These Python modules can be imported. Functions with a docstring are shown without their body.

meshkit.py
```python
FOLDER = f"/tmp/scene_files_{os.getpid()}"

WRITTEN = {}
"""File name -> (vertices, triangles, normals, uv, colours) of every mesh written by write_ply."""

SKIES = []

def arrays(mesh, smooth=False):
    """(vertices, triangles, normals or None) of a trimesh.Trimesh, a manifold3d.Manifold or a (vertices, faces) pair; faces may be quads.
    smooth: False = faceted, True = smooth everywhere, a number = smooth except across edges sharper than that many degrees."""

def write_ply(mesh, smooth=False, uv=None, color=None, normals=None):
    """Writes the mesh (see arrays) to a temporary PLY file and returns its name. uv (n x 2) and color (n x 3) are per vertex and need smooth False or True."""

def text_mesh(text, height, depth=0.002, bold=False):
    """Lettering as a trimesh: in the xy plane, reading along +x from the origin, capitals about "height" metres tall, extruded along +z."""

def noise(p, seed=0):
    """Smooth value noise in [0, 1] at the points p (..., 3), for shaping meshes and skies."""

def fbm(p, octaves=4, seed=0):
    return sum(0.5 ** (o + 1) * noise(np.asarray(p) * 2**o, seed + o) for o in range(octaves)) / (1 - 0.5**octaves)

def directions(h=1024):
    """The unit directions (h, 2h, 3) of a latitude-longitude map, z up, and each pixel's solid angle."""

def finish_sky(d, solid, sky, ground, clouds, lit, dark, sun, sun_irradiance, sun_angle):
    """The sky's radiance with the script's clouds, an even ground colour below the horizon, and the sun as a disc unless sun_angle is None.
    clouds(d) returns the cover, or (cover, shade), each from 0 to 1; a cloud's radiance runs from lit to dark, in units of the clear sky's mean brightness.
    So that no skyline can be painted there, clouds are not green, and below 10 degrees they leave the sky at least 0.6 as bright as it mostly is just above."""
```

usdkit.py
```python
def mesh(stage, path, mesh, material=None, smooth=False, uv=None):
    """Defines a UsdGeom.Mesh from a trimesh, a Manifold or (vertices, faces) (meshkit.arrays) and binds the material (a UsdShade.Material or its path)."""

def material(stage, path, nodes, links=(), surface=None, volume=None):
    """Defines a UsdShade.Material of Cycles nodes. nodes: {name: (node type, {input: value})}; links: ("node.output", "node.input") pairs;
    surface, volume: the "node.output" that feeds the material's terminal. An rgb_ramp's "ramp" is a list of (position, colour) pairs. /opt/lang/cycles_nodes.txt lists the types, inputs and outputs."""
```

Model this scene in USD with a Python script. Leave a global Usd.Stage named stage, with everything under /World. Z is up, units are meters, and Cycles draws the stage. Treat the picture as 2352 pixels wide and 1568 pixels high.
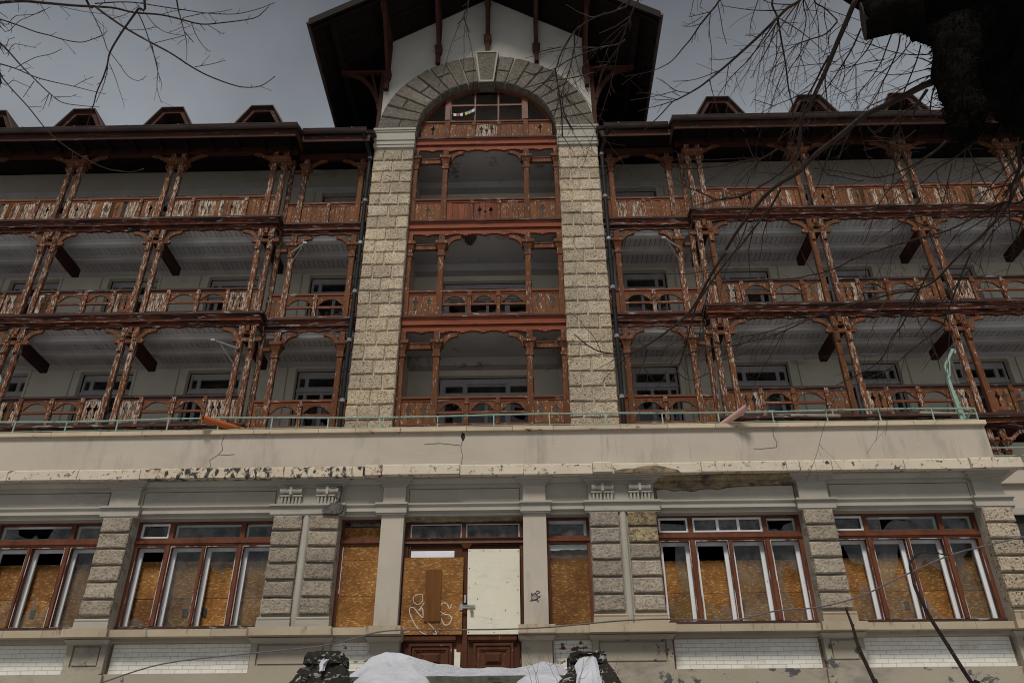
import math, random
import numpy as np
import shapely
from shapely import affinity
from shapely.geometry import Polygon, box as sbox, Point, LineString
import trimesh
import meshkit, usdkit
from pxr import Usd, UsdGeom, UsdLux, UsdShade, Gf, Sdf

stage = Usd.Stage.CreateInMemory()
UsdGeom.SetStageUpAxis(stage, 'Z')
UsdGeom.SetStageMetersPerUnit(stage, 1.0)
world = UsdGeom.Xform.Define(stage, '/World')
UsdGeom.Scope.Define(stage, '/World/Looks')

# ---------------------------------------------------------------- camera, sky, sun, exposure
cam = UsdGeom.Camera.Define(stage, '/World/camera')
PITCH, YAW, ROLL = 0.5457, -0.0178, -0.0058
cp, sp, cy, sy, cr, sr = math.cos(PITCH), math.sin(PITCH), math.cos(YAW), math.sin(YAW), math.cos(ROLL), math.sin(ROLL)
Zr = np.array([[cy, sy, 0], [-sy, cy, 0], [0, 0, 1]])
_r, _f, _u = Zr @ np.array([1, 0, 0.]), Zr @ np.array([0, cp, sp]), Zr @ np.array([0, -sp, cp])
_r, _u = cr * _r + sr * _u, -sr * _r + cr * _u
M = np.eye(4)
M[0, :3], M[1, :3], M[2, :3], M[3, :3] = _r, _u, -_f, (1.01, 0.0, 1.6)
cam.AddTransformOp().Set(Gf.Matrix4d(*M.ravel().tolist()))
cam.CreateHorizontalApertureAttr(36.0)
cam.CreateVerticalApertureAttr(24.0)
cam.CreateFocalLengthAttr(36.0 * 1900 / 2352)
cam.CreateClippingRangeAttr(Gf.Vec2f(0.05, 5000))
cam.CreateExposureAttr(0.78)

SUN = np.array([-0.10, -0.607, 0.788]); SUN /= np.linalg.norm(SUN)
sun = UsdLux.DistantLight.Define(stage, '/World/sun')
sun.CreateIntensityAttr(0.4)
sun.CreateAngleAttr(14.0)
sun.CreateNormalizeAttr(True)
sun.CreateColorAttr(Gf.Vec3f(1.0, 0.95, 0.88))
zax = SUN
xax = np.cross([0, 0, 1.0], zax); xax /= np.linalg.norm(xax)
yax = np.cross(zax, xax)
M = np.eye(4); M[0, :3], M[1, :3], M[2, :3] = xax, yax, zax
sun.AddTransformOp().Set(Gf.Matrix4d(*M.ravel().tolist()))

sky = UsdLux.DomeLight.Define(stage, '/World/sky')
skym = usdkit.material(stage, '/World/Looks/overcast_sky', {
    'sky': ('sky_texture', {'sky_type': 'single_scattering', 'sun_disc': False, 'sun_elevation': math.asin(SUN[2]),
                            'sun_rotation': math.atan2(SUN[0], SUN[1]), 'aerosol_density': 3.0}),
    'geo': ('geometry', {}), 'sep': ('separate_xyz', {}),
    'inv': ('vector_math', {'math_type': 'absolute'}),
    'n': ('noise_texture', {'scale': 2.6, 'detail': 5.0, 'roughness': 0.55, 'distortion': 0.4}),
    'c': ('rgb_ramp', {'ramp': [(0.3, (0.80, 0.80, 0.815)), (0.7, (1.16, 1.16, 1.15))]}),
    'r': ('rgb_ramp', {'ramp': [(0.0, (2.35, 2.5, 2.7)), (0.66, (2.35, 2.5, 2.73)), (0.80, (1.02, 1.10, 1.23)), (1.0, (0.98, 1.06, 1.18))]}),
    'x': ('mix', {'mix_type': 'multiply', 'fac': 1.0}),
    'm': ('mix', {'fac': 0.975}),
    'bg': ('background_shader', {'strength': 0.07})},
    [('geo.position', 'n.vector'), ('geo.position', 'inv.vector1'), ('inv.vector', 'sep.vector'), ('sep.z', 'r.fac'), ('n.fac', 'c.fac'), ('r.color', 'x.color1'), ('c.color', 'x.color2'),
     ('sky.color', 'm.color1'), ('x.color', 'm.color2'), ('m.color', 'bg.color')],
    surface='bg.background')
UsdShade.MaterialBindingAPI.Apply(sky.GetPrim()).Bind(skym)

# ---------------------------------------------------------------- helpers
counts = {}


def path_of(parent, name):
    base = parent.GetPath().pathString if parent is not None else '/World'
    n = counts.get((base, name), 0)
    counts[(base, name)] = n + 1
    return f'{base}/{name}' + (f'_{n:03d}' if n else '')


def tag(p, label=None, cat=None, group=None, kind=None):
    for k, v in (('label', label), ('category', cat), ('group', group), ('kind', kind)):
        if v:
            p.SetCustomDataByKey(k, v)
    return p


def thing(name, label=None, cat=None, group=None, kind=None, loc=(0, 0, 0)):
    x = UsdGeom.Xform.Define(stage, path_of(None, name))
    if any(loc):
        x.AddTranslateOp().Set(Gf.Vec3d(*loc))
    return tag(x.GetPrim(), label, cat, group, kind)


MIRROR = False


class MB:
    """collects shapes that become one mesh"""
    def __init__(self):
        self.v, self.f, self.n = [], [], 0

    def add(self, v, f):
        v, f = np.asarray(v, float), np.asarray(f, int)
        if len(v):
            self.v.append(v); self.f.append(f + self.n); self.n += len(v)
        return self

    def box(self, x0, x1, y0, y1, z0, z1):
        x0, x1 = min(x0, x1), max(x0, x1); y0, y1 = min(y0, y1), max(y0, y1); z0, z1 = min(z0, z1), max(z0, z1)
        v = [(x, y, z) for x in (x0, x1) for y in (y0, y1) for z in (z0, z1)]
        f = [(0, 1, 3), (0, 3, 2), (4, 6, 7), (4, 7, 5), (0, 4, 5), (0, 5, 1), (2, 3, 7), (2, 7, 6), (0, 2, 6), (0, 6, 4), (1, 5, 7), (1, 7, 3)]
        return self.add(v, f)

    def prism(self, poly, y0, y1):
        """a shapely polygon drawn in x,z and given depth from y0 (front) to y1"""
        for g in getattr(poly, 'geoms', [poly]):
            if g.is_empty or g.area < 1e-7:
                continue
            m = trimesh.creation.extrude_polygon(g, y1 - y0, engine='earcut')
            v = np.array(m.vertices)
            self.add(np.stack([v[:, 0], y1 - v[:, 2], v[:, 1]], 1), m.faces)
        return self

    def profile_x(self, pts, x0, x1):
        """a y,z outline (counterclockwise seen from +x) run along x"""
        m = trimesh.creation.extrude_polygon(Polygon(pts), abs(x1 - x0), engine='earcut')
        v = np.array(m.vertices)
        return self.add(np.stack([min(x0, x1) + v[:, 2], v[:, 0], v[:, 1]], 1), m.faces)

    def profile_y(self, pts, y0, y1):
        """an x,z outline run along y"""
        return self.prism(Polygon(pts), y0, y1)

    def frus(self, cx, cy, z0, z1, a0, b0, a1, b1):
        """square frustum: half sizes a (x), b (y) at z0 and z1"""
        v = [(cx + sx * a, cy + s_y * b, z) for z, a, b in ((z0, a0, b0), (z1, a1, b1)) for sx, s_y in ((-1, -1), (1, -1), (1, 1), (-1, 1))]
        f = [(0, 2, 1), (0, 3, 2), (4, 5, 6), (4, 6, 7)]
        for i in range(4):
            j = (i + 1) % 4
            f += [(i, j, 4 + j), (i, 4 + j, 4 + i)]
        return self.add(v, f)

    def tube(self, pts, rad, n=8, caps=True):
        pts = np.asarray(pts, float); k = len(pts)
        rad = np.broadcast_to(np.asarray(rad, float), (k,))
        t = np.gradient(pts, axis=0); t /= np.maximum(np.linalg.norm(t, axis=1, keepdims=True), 1e-9)
        ref = np.array([0, 0, 1.0]) if abs(t[0, 2]) < 0.9 else np.array([1.0, 0, 0])
        a = np.cross(t[0], ref); a /= np.linalg.norm(a)
        V = []
        for i in range(k):
            a = a - t[i] * (a @ t[i]); a /= max(np.linalg.norm(a), 1e-9)
            b = np.cross(t[i], a)
            ang = np.arange(n) / n * 2 * math.pi
            V.append(pts[i] + rad[i] * (np.cos(ang)[:, None] * a + np.sin(ang)[:, None] * b))
        F = []
        for i in range(k - 1):
            for j in range(n):
                p, q = i * n + j, i * n + (j + 1) % n
                F += [(p, q, q + n), (p, q + n, p + n)]
        V = np.concatenate(V)
        if caps:
            V = np.vstack([V, pts[0], pts[-1]])
            for j in range(n):
                F += [(k * n, (j + 1) % n, j), (k * n + 1, (k - 1) * n + j, (k - 1) * n + (j + 1) % n)]
        return self.add(V, F)

    def bar(self, p, q, w, h):
        """a rectangular bar from p to q"""
        p, q = np.asarray(p, float), np.asarray(q, float)
        d = q - p; d /= np.linalg.norm(d)
        up = np.array([0, 0, 1.0]) if abs(d[2]) < 0.95 else np.array([0, 1.0, 0])
        a = np.cross(d, up); a /= np.linalg.norm(a); b = np.cross(a, d)
        v = [c + sx * a * w / 2 + s_y * b * h / 2 for c in (p, q) for sx, s_y in ((-1, -1), (1, -1), (1, 1), (-1, 1))]
        f = [(0, 2, 1), (0, 3, 2), (4, 5, 6), (4, 6, 7)]
        for i in range(4):
            j = (i + 1) % 4
            f += [(i, j, 4 + j), (i, 4 + j, 4 + i)]
        m = trimesh.Trimesh(v, f, process=False)
        if m.volume < 0:
            f = [t[::-1] for t in f]
        return self.add(v, f)

    def build(self, name, mat, parent, smooth=False, label=None):
        v, f = np.concatenate(self.v), np.concatenate(self.f)
        if MIRROR:
            v = v * [-1, 1, 1]; f = f[:, ::-1]
        m = usdkit.mesh(stage, path_of(parent, name), (v, f), mat, smooth=smooth)
        p = m.GetPrim()
        if label:
            tag(p, label)
        return p


def rough_block(x0, x1, y0, y1, z0, z1, rng, c=0.02, jit=0.008):
    """a stone block: chamfered front, uneven edges"""
    def rect(d):
        return [(x0 + d, z0 + d), ((x0 + x1) / 2, z0 + d), (x1 - d, z0 + d), (x1 - d, (z0 + z1) / 2), (x1 - d, z1 - d), ((x0 + x1) / 2, z1 - d), (x0 + d, z1 - d), (x0 + d, (z0 + z1) / 2)]
    V = []
    for y, d, j in ((y1, 0, 0), (y0 + c, 0, jit), (y0, c, jit)):
        for x, z in rect(d):
            V.append((x + rng.uniform(-j, j), y + rng.uniform(-j, j) * 0.7, z + rng.uniform(-j, j)))
    V.append(((x0 + x1) / 2, y0 + rng.uniform(-jit, jit), (z0 + z1) / 2))
    F = []
    for r in (0, 1):
        for i in range(8):
            a, b = r * 8 + i, r * 8 + (i + 1) % 8
            F += [(a, b, b + 8), (a, b + 8, a + 8)]
    for i in range(8):
        F.append((16 + i, 16 + (i + 1) % 8, 24))
    F = [t for t in F]
    m = MB(); m.add(V, F)
    return m


# ---------------------------------------------------------------- materials
def noisy(name, c1, c2, nscale=(3, 3, 3), overlays=(), bump=None, rough=0.8, spec=0.12, detail=5.0, metallic=0.0, lo=0.3, hi=0.7, vary=0.0):
    """a base colour drifting between c1 and c2; overlays: (colour, noise scale xyz, from, to, detail[, distortion]); bump: (scale xyz, strength, distance)"""
    n = {'g': ('geometry', {}), 'm0': ('mapping', {'mapping_type': 'point', 'scale': nscale}), 'n0': ('noise_texture', {'scale': 1.0, 'detail': detail, 'roughness': 0.6}),
         'r0': ('rgb_ramp', {'ramp': [(lo, c1), (hi, c2)]}), 'p': ('principled_bsdf', {'roughness': rough, 'specular_ior_level': spec, 'metallic': metallic})}
    l = [('g.position', 'm0.vector'), ('m0.vector', 'n0.vector'), ('n0.fac', 'r0.fac')]
    last = 'r0.color'
    for i, o in enumerate(overlays):
        col, sc, a, b, det = o[:5]
        loc = (13.7 * (i + 1), 5.3 * (i + 1), 7.9 * (i + 1))
        n[f'om{i}'] = ('mapping', {'mapping_type': 'point', 'scale': sc, 'location': loc})
        n[f'on{i}'] = ('noise_texture', {'scale': 1.0, 'detail': det, 'roughness': 0.65, 'distortion': o[5] if len(o) > 5 else 0.0})
        n[f'or{i}'] = ('rgb_ramp', {'ramp': [(a, (0, 0, 0)), (b, (1, 1, 1))]})
        n[f'ox{i}'] = ('mix', {'color2': col})
        l += [('g.position', f'om{i}.vector'), (f'om{i}.vector', f'on{i}.vector'), (f'on{i}.fac', f'or{i}.fac'), (f'or{i}.color', f'ox{i}.fac'), (last, f'ox{i}.color1')]
        last = f'ox{i}.color'
    if vary:
        n['oi'] = ('object_info', {}); n['vr'] = ('rgb_ramp', {'ramp': [(0, (1 - vary,) * 3), (1, (1 + vary * 0.8,) * 3)]}); n['vx'] = ('mix', {'mix_type': 'multiply', 'fac': 1.0})
        l += [('oi.random', 'vr.fac'), (last, 'vx.color1'), ('vr.color', 'vx.color2')]
        last = 'vx.color'
    l.append((last, 'p.base_color'))
    if bump:
        n['bm'] = ('mapping', {'mapping_type': 'point', 'scale': bump[0]})
        n['bn'] = ('noise_texture', {'scale': 1.0, 'detail': 6.0, 'roughness': 0.65})
        n['b'] = ('bump', {'strength': bump[1], 'distance': bump[2]})
        l += [('g.position', 'bm.vector'), ('bm.vector', 'bn.vector'), ('bn.fac', 'b.height'), ('b.normal', 'p.normal')]
    return usdkit.material(stage, f'/World/Looks/{name}', n, l, surface='p.BSDF')


def stone_mat(name, c1, c2, pit, speck, pf=0.9):
    """bush-hammered artificial stone with pits and coloured grains"""
    n = {'g': ('geometry', {}), 'n0': ('noise_texture', {'scale': 9.0, 'detail': 6.0, 'roughness': 0.7}), 'r0': ('rgb_ramp', {'ramp': [(0.35, c1), (0.65, c2)]}),
         'v': ('noise_texture', {'scale': 27.0, 'detail': 2.0, 'roughness': 0.5, 'distortion': 0.4}), 'rv': ('rgb_ramp', {'ramp': [(0.33, (pf, pf, pf)), (0.44, (0, 0, 0))]}), 'xv': ('mix', {'color2': pit}),
         's': ('noise_texture', {'scale': 28.0, 'detail': 2.0}), 'rs': ('rgb_ramp', {'ramp': [(0.60, (0, 0, 0)), (0.70, (1, 1, 1))]}), 'xs': ('mix', {'color2': speck}),
         'big': ('noise_texture', {'scale': 0.7, 'detail': 3.0}), 'rb': ('rgb_ramp', {'ramp': [(0.3, (0.78, 0.78, 0.8)), (0.7, (1.08, 1.05, 1.0))]}), 'xb': ('mix', {'mix_type': 'multiply', 'fac': 1.0}), 'oi': ('object_info', {}), 'vr': ('rgb_ramp', {'ramp': [(0, (0.80, 0.79, 0.78)), (0.5, (1.0, 0.99, 0.97)), (1, (1.12, 1.13, 1.15))]}), 'vx': ('mix', {'mix_type': 'multiply', 'fac': 1.0}),
         'b': ('bump', {'strength': 0.9, 'distance': 0.035}), 'b2': ('bump', {'strength': 0.5, 'distance': 0.015}), 'p': ('principled_bsdf', {'roughness': 0.95, 'specular_ior_level': 0.08})}
    l = [('g.position', x + '.vector') for x in ('n0', 'v', 's', 'big')] + [('n0.fac', 'r0.fac'), ('v.fac', 'rv.fac'), ('s.fac', 'rs.fac'), ('big.fac', 'rb.fac'),
         ('r0.color', 'xs.color1'), ('rs.color', 'xs.fac'), ('xs.color', 'xv.color1'), ('rv.color', 'xv.fac'), ('xv.color', 'xb.color1'), ('rb.color', 'xb.color2'), ('oi.random', 'vr.fac'), ('xb.color', 'vx.color1'), ('vr.color', 'vx.color2'), ('vx.color', 'p.base_color'),
         ('v.fac', 'b.height'), ('n0.fac', 'b2.height'), ('b.normal', 'b2.normal'), ('b2.normal', 'p.normal')]
    return usdkit.material(stage, f'/World/Looks/{name}', n, l, surface='p.BSDF')


def osb_mat(name, c=(0.0, 0.0, 0.0), k=1.0):
    k = k * 1.35
    """pressed strand board: long flakes in several directions"""
    n = {'g': ('geometry', {}), 'p': ('principled_bsdf', {'roughness': 0.75, 'specular_ior_level': 0.25})}
    l = []
    for i, (ang, sc) in enumerate(((0.2, (22, 22, 75)), (-0.7, (20, 20, 64)), (1.0, (24, 24, 66)))):
        n[f'm{i}'] = ('mapping', {'mapping_type': 'point', 'rotation': (0, ang, 0), 'scale': sc, 'location': (3.1 * i, 1.7, 2.3 * i)})
        n[f'v{i}'] = ('voronoi_texture', {'scale': 1.0, 'randomness': 1.0})
        n[f's{i}'] = ('separate_color', {'color_type': 'rgb'})
        l += [('g.position', f'm{i}.vector'), (f'm{i}.vector', f'v{i}.vector'), (f'v{i}.color', f's{i}.color')]
    n['r0'] = ('rgb_ramp', {'ramp': [(0, (0.125 * k, 0.050 * k, 0.009 * k)), (0.5, (0.155 * k, 0.065 * k, 0.013 * k)), (1, (0.20 * k, 0.088 * k, 0.02 * k))]})
    n['r1'] = ('rgb_ramp', {'ramp': [(0, (0.115 * k, 0.044 * k, 0.008 * k)), (0.5, (0.15 * k, 0.062 * k, 0.012 * k)), (1, (0.19 * k, 0.084 * k, 0.02 * k))]})
    n['k1'] = ('rgb_ramp', {'ramp': [(0.5, (0, 0, 0)), (0.52, (1, 1, 1))]})
    n['k2'] = ('rgb_ramp', {'ramp': [(0.88, (0, 0, 0)), (0.90, (0.55, 0.55, 0.55))]})
    n['x1'] = ('mix', {}); n['x2'] = ('mix', {'color2': (0.36 * k, 0.22 * k, 0.09 * k)})
    n['big'] = ('noise_texture', {'scale': 1.3, 'detail': 5.0, 'roughness': 0.6}); n['rb'] = ('rgb_ramp', {'ramp': [(0.32, (0.55, 0.5, 0.45)), (0.5, (1.0, 1.0, 1.0)), (0.62, (1.25, 1.35, 1.5)), (0.72, (1.6, 1.9, 2.6))]}); n['xb'] = ('mix', {'mix_type': 'multiply', 'fac': 1.0})
    n['b'] = ('bump', {'strength': 0.3, 'distance': 0.004})
    l += [('s0.r', 'r0.fac'), ('s1.g', 'r1.fac'), ('s1.r', 'k1.fac'), ('s2.r', 'k2.fac'), ('r0.color', 'x1.color1'), ('r1.color', 'x1.color2'), ('k1.color', 'x1.fac'),
          ('x1.color', 'x2.color1'), ('k2.color', 'x2.fac'), ('g.position', 'big.vector'), ('big.fac', 'rb.fac'), ('x2.color', 'xb.color1'), ('rb.color', 'xb.color2'), ('xb.color', 'p.base_color'), ('s0.r', 'b.height'), ('b.normal', 'p.normal')]
    return usdkit.material(stage, f'/World/Looks/{name}', n, l, surface='p.BSDF')


def glass_mat(name, tint=(0.9, 0.93, 0.92), dirt_glare=0.12):
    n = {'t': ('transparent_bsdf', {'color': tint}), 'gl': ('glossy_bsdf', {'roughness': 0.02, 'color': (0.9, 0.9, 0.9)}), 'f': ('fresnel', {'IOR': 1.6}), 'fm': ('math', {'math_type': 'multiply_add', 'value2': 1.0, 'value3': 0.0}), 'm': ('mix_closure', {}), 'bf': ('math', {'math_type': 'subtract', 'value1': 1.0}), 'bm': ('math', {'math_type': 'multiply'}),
         'g': ('geometry', {}), 'n': ('noise_texture', {'scale': 3.5, 'detail': 6.0, 'roughness': 0.65}), 'r': ('rgb_ramp', {'ramp': [(0.40, (0, 0, 0)), (0.75, (dirt_glare, dirt_glare, dirt_glare))]}), 'd': ('diffuse_bsdf', {'color': (0.50, 0.46, 0.40)}), 'm2': ('mix_closure', {})}  # pale film: pane dirt plus reflected sky and snow, painted as diffuse colour
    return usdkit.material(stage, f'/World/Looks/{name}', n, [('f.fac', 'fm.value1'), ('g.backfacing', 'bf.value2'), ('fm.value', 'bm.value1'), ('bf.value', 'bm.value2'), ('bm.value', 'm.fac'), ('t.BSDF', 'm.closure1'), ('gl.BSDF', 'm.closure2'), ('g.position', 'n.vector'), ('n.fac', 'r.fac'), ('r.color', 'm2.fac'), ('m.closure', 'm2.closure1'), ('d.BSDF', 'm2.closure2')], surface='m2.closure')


PALE = (0.36, 0.31, 0.26)
L = {}
L['post_paint'] = noisy('post_paint', (0.085, 0.031, 0.013), (0.150, 0.057, 0.024), (5, 5, 1.2), [(PALE, (26, 26, 7.0), 0.60, 0.66, 5.0, 0.3), ((0.05, 0.022, 0.015), (3, 3, 2), 0.60, 0.72, 4.0)], ((30, 30, 6), 0.5, 0.01), 0.7, vary=0.15)
L['post_worn'] = noisy('post_worn', (0.09, 0.030, 0.012), (0.155, 0.056, 0.021), (5, 5, 1.2), [((0.38, 0.33, 0.28), (34, 34, 7.0), 0.52, 0.60, 6.0, 0.4), ((0.05, 0.025, 0.018), (3, 3, 2), 0.60, 0.72, 4.0)], ((30, 30, 6), 0.6, 0.01), 0.75, vary=0.18)
L['beam_paint'] = noisy('beam_paint', (0.15, 0.034, 0.015), (0.215, 0.058, 0.024), (1.0, 5, 6), [((0.06, 0.018, 0.012), (1.5, 4, 9), 0.56, 0.70, 5.0), ((0.3, 0.22, 0.18), (2.5, 9, 16), 0.66, 0.70, 6.0, 0.4)], ((4, 30, 40), 0.4, 0.008), 0.6)
L['beam_worn'] = noisy('beam_worn', (0.075, 0.022, 0.012), (0.125, 0.036, 0.017), (1.0, 5, 6), [((0.022, 0.012, 0.011), (1.2, 4, 9), 0.46, 0.60, 6.0), ((0.33, 0.29, 0.27), (3.0, 14, 26), 0.585, 0.63, 6.0, 0.4)], ((4, 30, 40), 0.5, 0.01), 0.7, vary=0.15)
L['board_paint'] = noisy('board_paint', (0.115, 0.043, 0.017), (0.175, 0.070, 0.028), (7, 7, 1.5), [((0.44, 0.38, 0.29), (28, 28, 9.0), 0.585, 0.66, 5.0, 0.3)], ((40, 40, 5), 0.5, 0.006), 0.7, vary=0.22)
L['board_worn'] = noisy('board_worn', (0.095, 0.037, 0.019), (0.155, 0.061, 0.030), (7, 7, 1.5), [((0.42, 0.36, 0.28), (42, 42, 6.0), 0.46, 0.56, 6.0, 0.3), ((0.035, 0.016, 0.011), (9, 9, 1.0), 0.63, 0.72, 3.0)], ((40, 40, 5), 0.6, 0.006), 0.75, vary=0.22)
L['board_red'] = noisy('board_red', (0.13, 0.035, 0.018), (0.20, 0.055, 0.027), (7, 7, 1.5), [((0.44, 0.38, 0.28), (30, 30, 10), 0.64, 0.69, 5.0, 0.3)], ((40, 40, 5), 0.5, 0.006), 0.7, vary=0.2)
L['board_rotten'] = noisy('board_rotten', (0.02, 0.011, 0.007), (0.12, 0.055, 0.018), (9, 9, 1.5), [], ((40, 40, 5), 0.8, 0.01), 0.9)
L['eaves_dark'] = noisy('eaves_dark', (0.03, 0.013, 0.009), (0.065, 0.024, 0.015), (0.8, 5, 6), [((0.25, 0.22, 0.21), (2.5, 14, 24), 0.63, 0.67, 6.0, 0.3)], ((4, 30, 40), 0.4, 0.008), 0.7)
L['rail_dark'] = noisy('rail_dark', (0.028, 0.020, 0.017), (0.085, 0.040, 0.030), (0.8, 5, 6), [((0.28, 0.27, 0.26), (2.0, 9, 15), 0.60, 0.65, 6.0, 0.3)], ((4, 30, 40), 0.5, 0.01), 0.7, vary=0.25)
L['rail_paint'] = noisy('rail_paint', (0.11, 0.038, 0.019), (0.16, 0.055, 0.027), (0.8, 5, 6), [((0.33, 0.27, 0.22), (2.5, 9, 18), 0.60, 0.64, 6.0, 0.3)], ((4, 30, 40), 0.5, 0.008), 0.65, vary=0.15)
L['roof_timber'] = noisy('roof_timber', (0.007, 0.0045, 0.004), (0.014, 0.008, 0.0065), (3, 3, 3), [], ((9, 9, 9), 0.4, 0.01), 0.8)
L['bracket_timber'] = noisy('bracket_timber', (0.03, 0.011, 0.007), (0.055, 0.020, 0.012), (4, 4, 1.2), [], ((20, 20, 6), 0.4, 0.01), 0.75)
L['dark_beam'] = noisy('dark_beam', (0.028, 0.012, 0.010), (0.055, 0.022, 0.017), (4, 2, 4), [], ((20, 6, 20), 0.4, 0.01), 0.75)
L['roof_sheet'] = noisy('roof_sheet', (0.05, 0.035, 0.03), (0.08, 0.055, 0.045), (2, 2, 2), [], None, 0.6)
L['gutter_metal'] = noisy('gutter_metal', (0.045, 0.035, 0.032), (0.08, 0.06, 0.052), (1.5, 5, 5), [((0.14, 0.07, 0.05), (1.5, 6, 9), 0.58, 0.66, 5.0)], None, 0.5)
L['wall_cream'] = noisy('wall_cream', (0.58, 0.54, 0.44), (0.66, 0.62, 0.52), (1.2, 1.2, 1.2), [((0.34, 0.31, 0.24), (0.7, 0.7, 1.5), 0.58, 0.75, 5.0)], ((35, 35, 35), 0.12, 0.004), 0.9, 0.2)
L['gable_plaster'] = noisy('gable_plaster', (0.36, 0.34, 0.30), (0.44, 0.42, 0.37), (0.9, 0.9, 0.9), [((0.30, 0.28, 0.24), (2.0, 2.0, 2.0), 0.72, 0.735, 5.0), ((0.38, 0.35, 0.3), (0.8, 0.8, 1.6), 0.6, 0.75, 5.0)], ((30, 30, 30), 0.15, 0.004), 0.9, 0.2)
L['plank_white'] = noisy('plank_white', (0.44, 0.43, 0.42), (0.54, 0.53, 0.52), (3, 0.6, 3), [((0.28, 0.26, 0.24), (1.0, 0.6, 1.0), 0.62, 0.8, 5.0)], ((30, 4, 30), 0.2, 0.004), 0.75, vary=0.07)
L['ceiling_plaster'] = noisy('ceiling_plaster', (0.36, 0.35, 0.34), (0.44, 0.43, 0.42), (0.9, 0.9, 0.9), [((0.20, 0.185, 0.17), (1.1, 1.1, 1.1), 0.60, 0.66, 6.0)], ((25, 25, 25), 0.15, 0.004), 0.9, 0.2)
L['frame_grey'] = noisy('frame_grey', (0.36, 0.355, 0.36), (0.46, 0.455, 0.46), (5, 5, 2), [((0.20, 0.17, 0.15), (14, 14, 5), 0.66, 0.72, 5.0)], None, 0.6)
L['frame_white'] = noisy('frame_white', (0.62, 0.62, 0.63), (0.76, 0.76, 0.77), (6, 6, 1.5), [((0.14, 0.06, 0.04), (13, 13, 4.5), 0.67, 0.695, 6.0, 0.4)], ((40, 40, 8), 0.4, 0.006), 0.7)
L['frame_brown'] = noisy('frame_brown', (0.090, 0.031, 0.017), (0.15, 0.053, 0.026), (5, 5, 1.2), [((0.05, 0.018, 0.012), (3, 3, 2), 0.55, 0.75, 4.0), ((0.40, 0.37, 0.33), (18, 18, 8), 0.72, 0.745, 5.0)], ((30, 30, 8), 0.25, 0.006), 0.5)
L['putty_worn'] = noisy('putty_worn', (0.12, 0.05, 0.03), (0.5, 0.48, 0.46), (6, 6, 2.0), [], None, 0.8, lo=0.46, hi=0.56)
L['door_red'] = noisy('door_red', (0.055, 0.020, 0.010), (0.095, 0.034, 0.016), (5, 5, 1.2), [((0.27, 0.22, 0.20), (16, 16, 4), 0.65, 0.68, 6.0, 0.3)], ((30, 30, 8), 0.3, 0.006), 0.45)
L['board_cream'] = noisy('board_cream', (0.60, 0.56, 0.44), (0.66, 0.625, 0.50), (2, 2, 2), [((0.52, 0.52, 0.43), (3, 3, 14), 0.56, 0.68, 4.0), ((0.12, 0.09, 0.05), (30, 30, 30), 0.80, 0.82, 1.0)], None, 0.6)
L['strip_white'] = noisy('strip_white', (0.62, 0.62, 0.66), (0.70, 0.70, 0.74), (3, 3, 3), [], None, 0.6)
L['plank_brown'] = noisy('plank_brown', (0.09, 0.034, 0.009), (0.15, 0.062, 0.016), (9, 9, 1.0), [((0.045, 0.018, 0.008), (9, 9, 7), 0.66, 0.74, 3.0)], ((50, 50, 5), 0.4, 0.005), 0.7)
L['brown_sheet'] = noisy('brown_sheet', (0.10, 0.055, 0.035), (0.15, 0.085, 0.055), (2, 2, 2), [], None, 0.9)
L['osb'] = osb_mat('osb')
L['osb_dark'] = osb_mat('osb_dark', k=0.72)
L['osb_pale'] = osb_mat('osb_pale', k=1.18)
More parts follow.
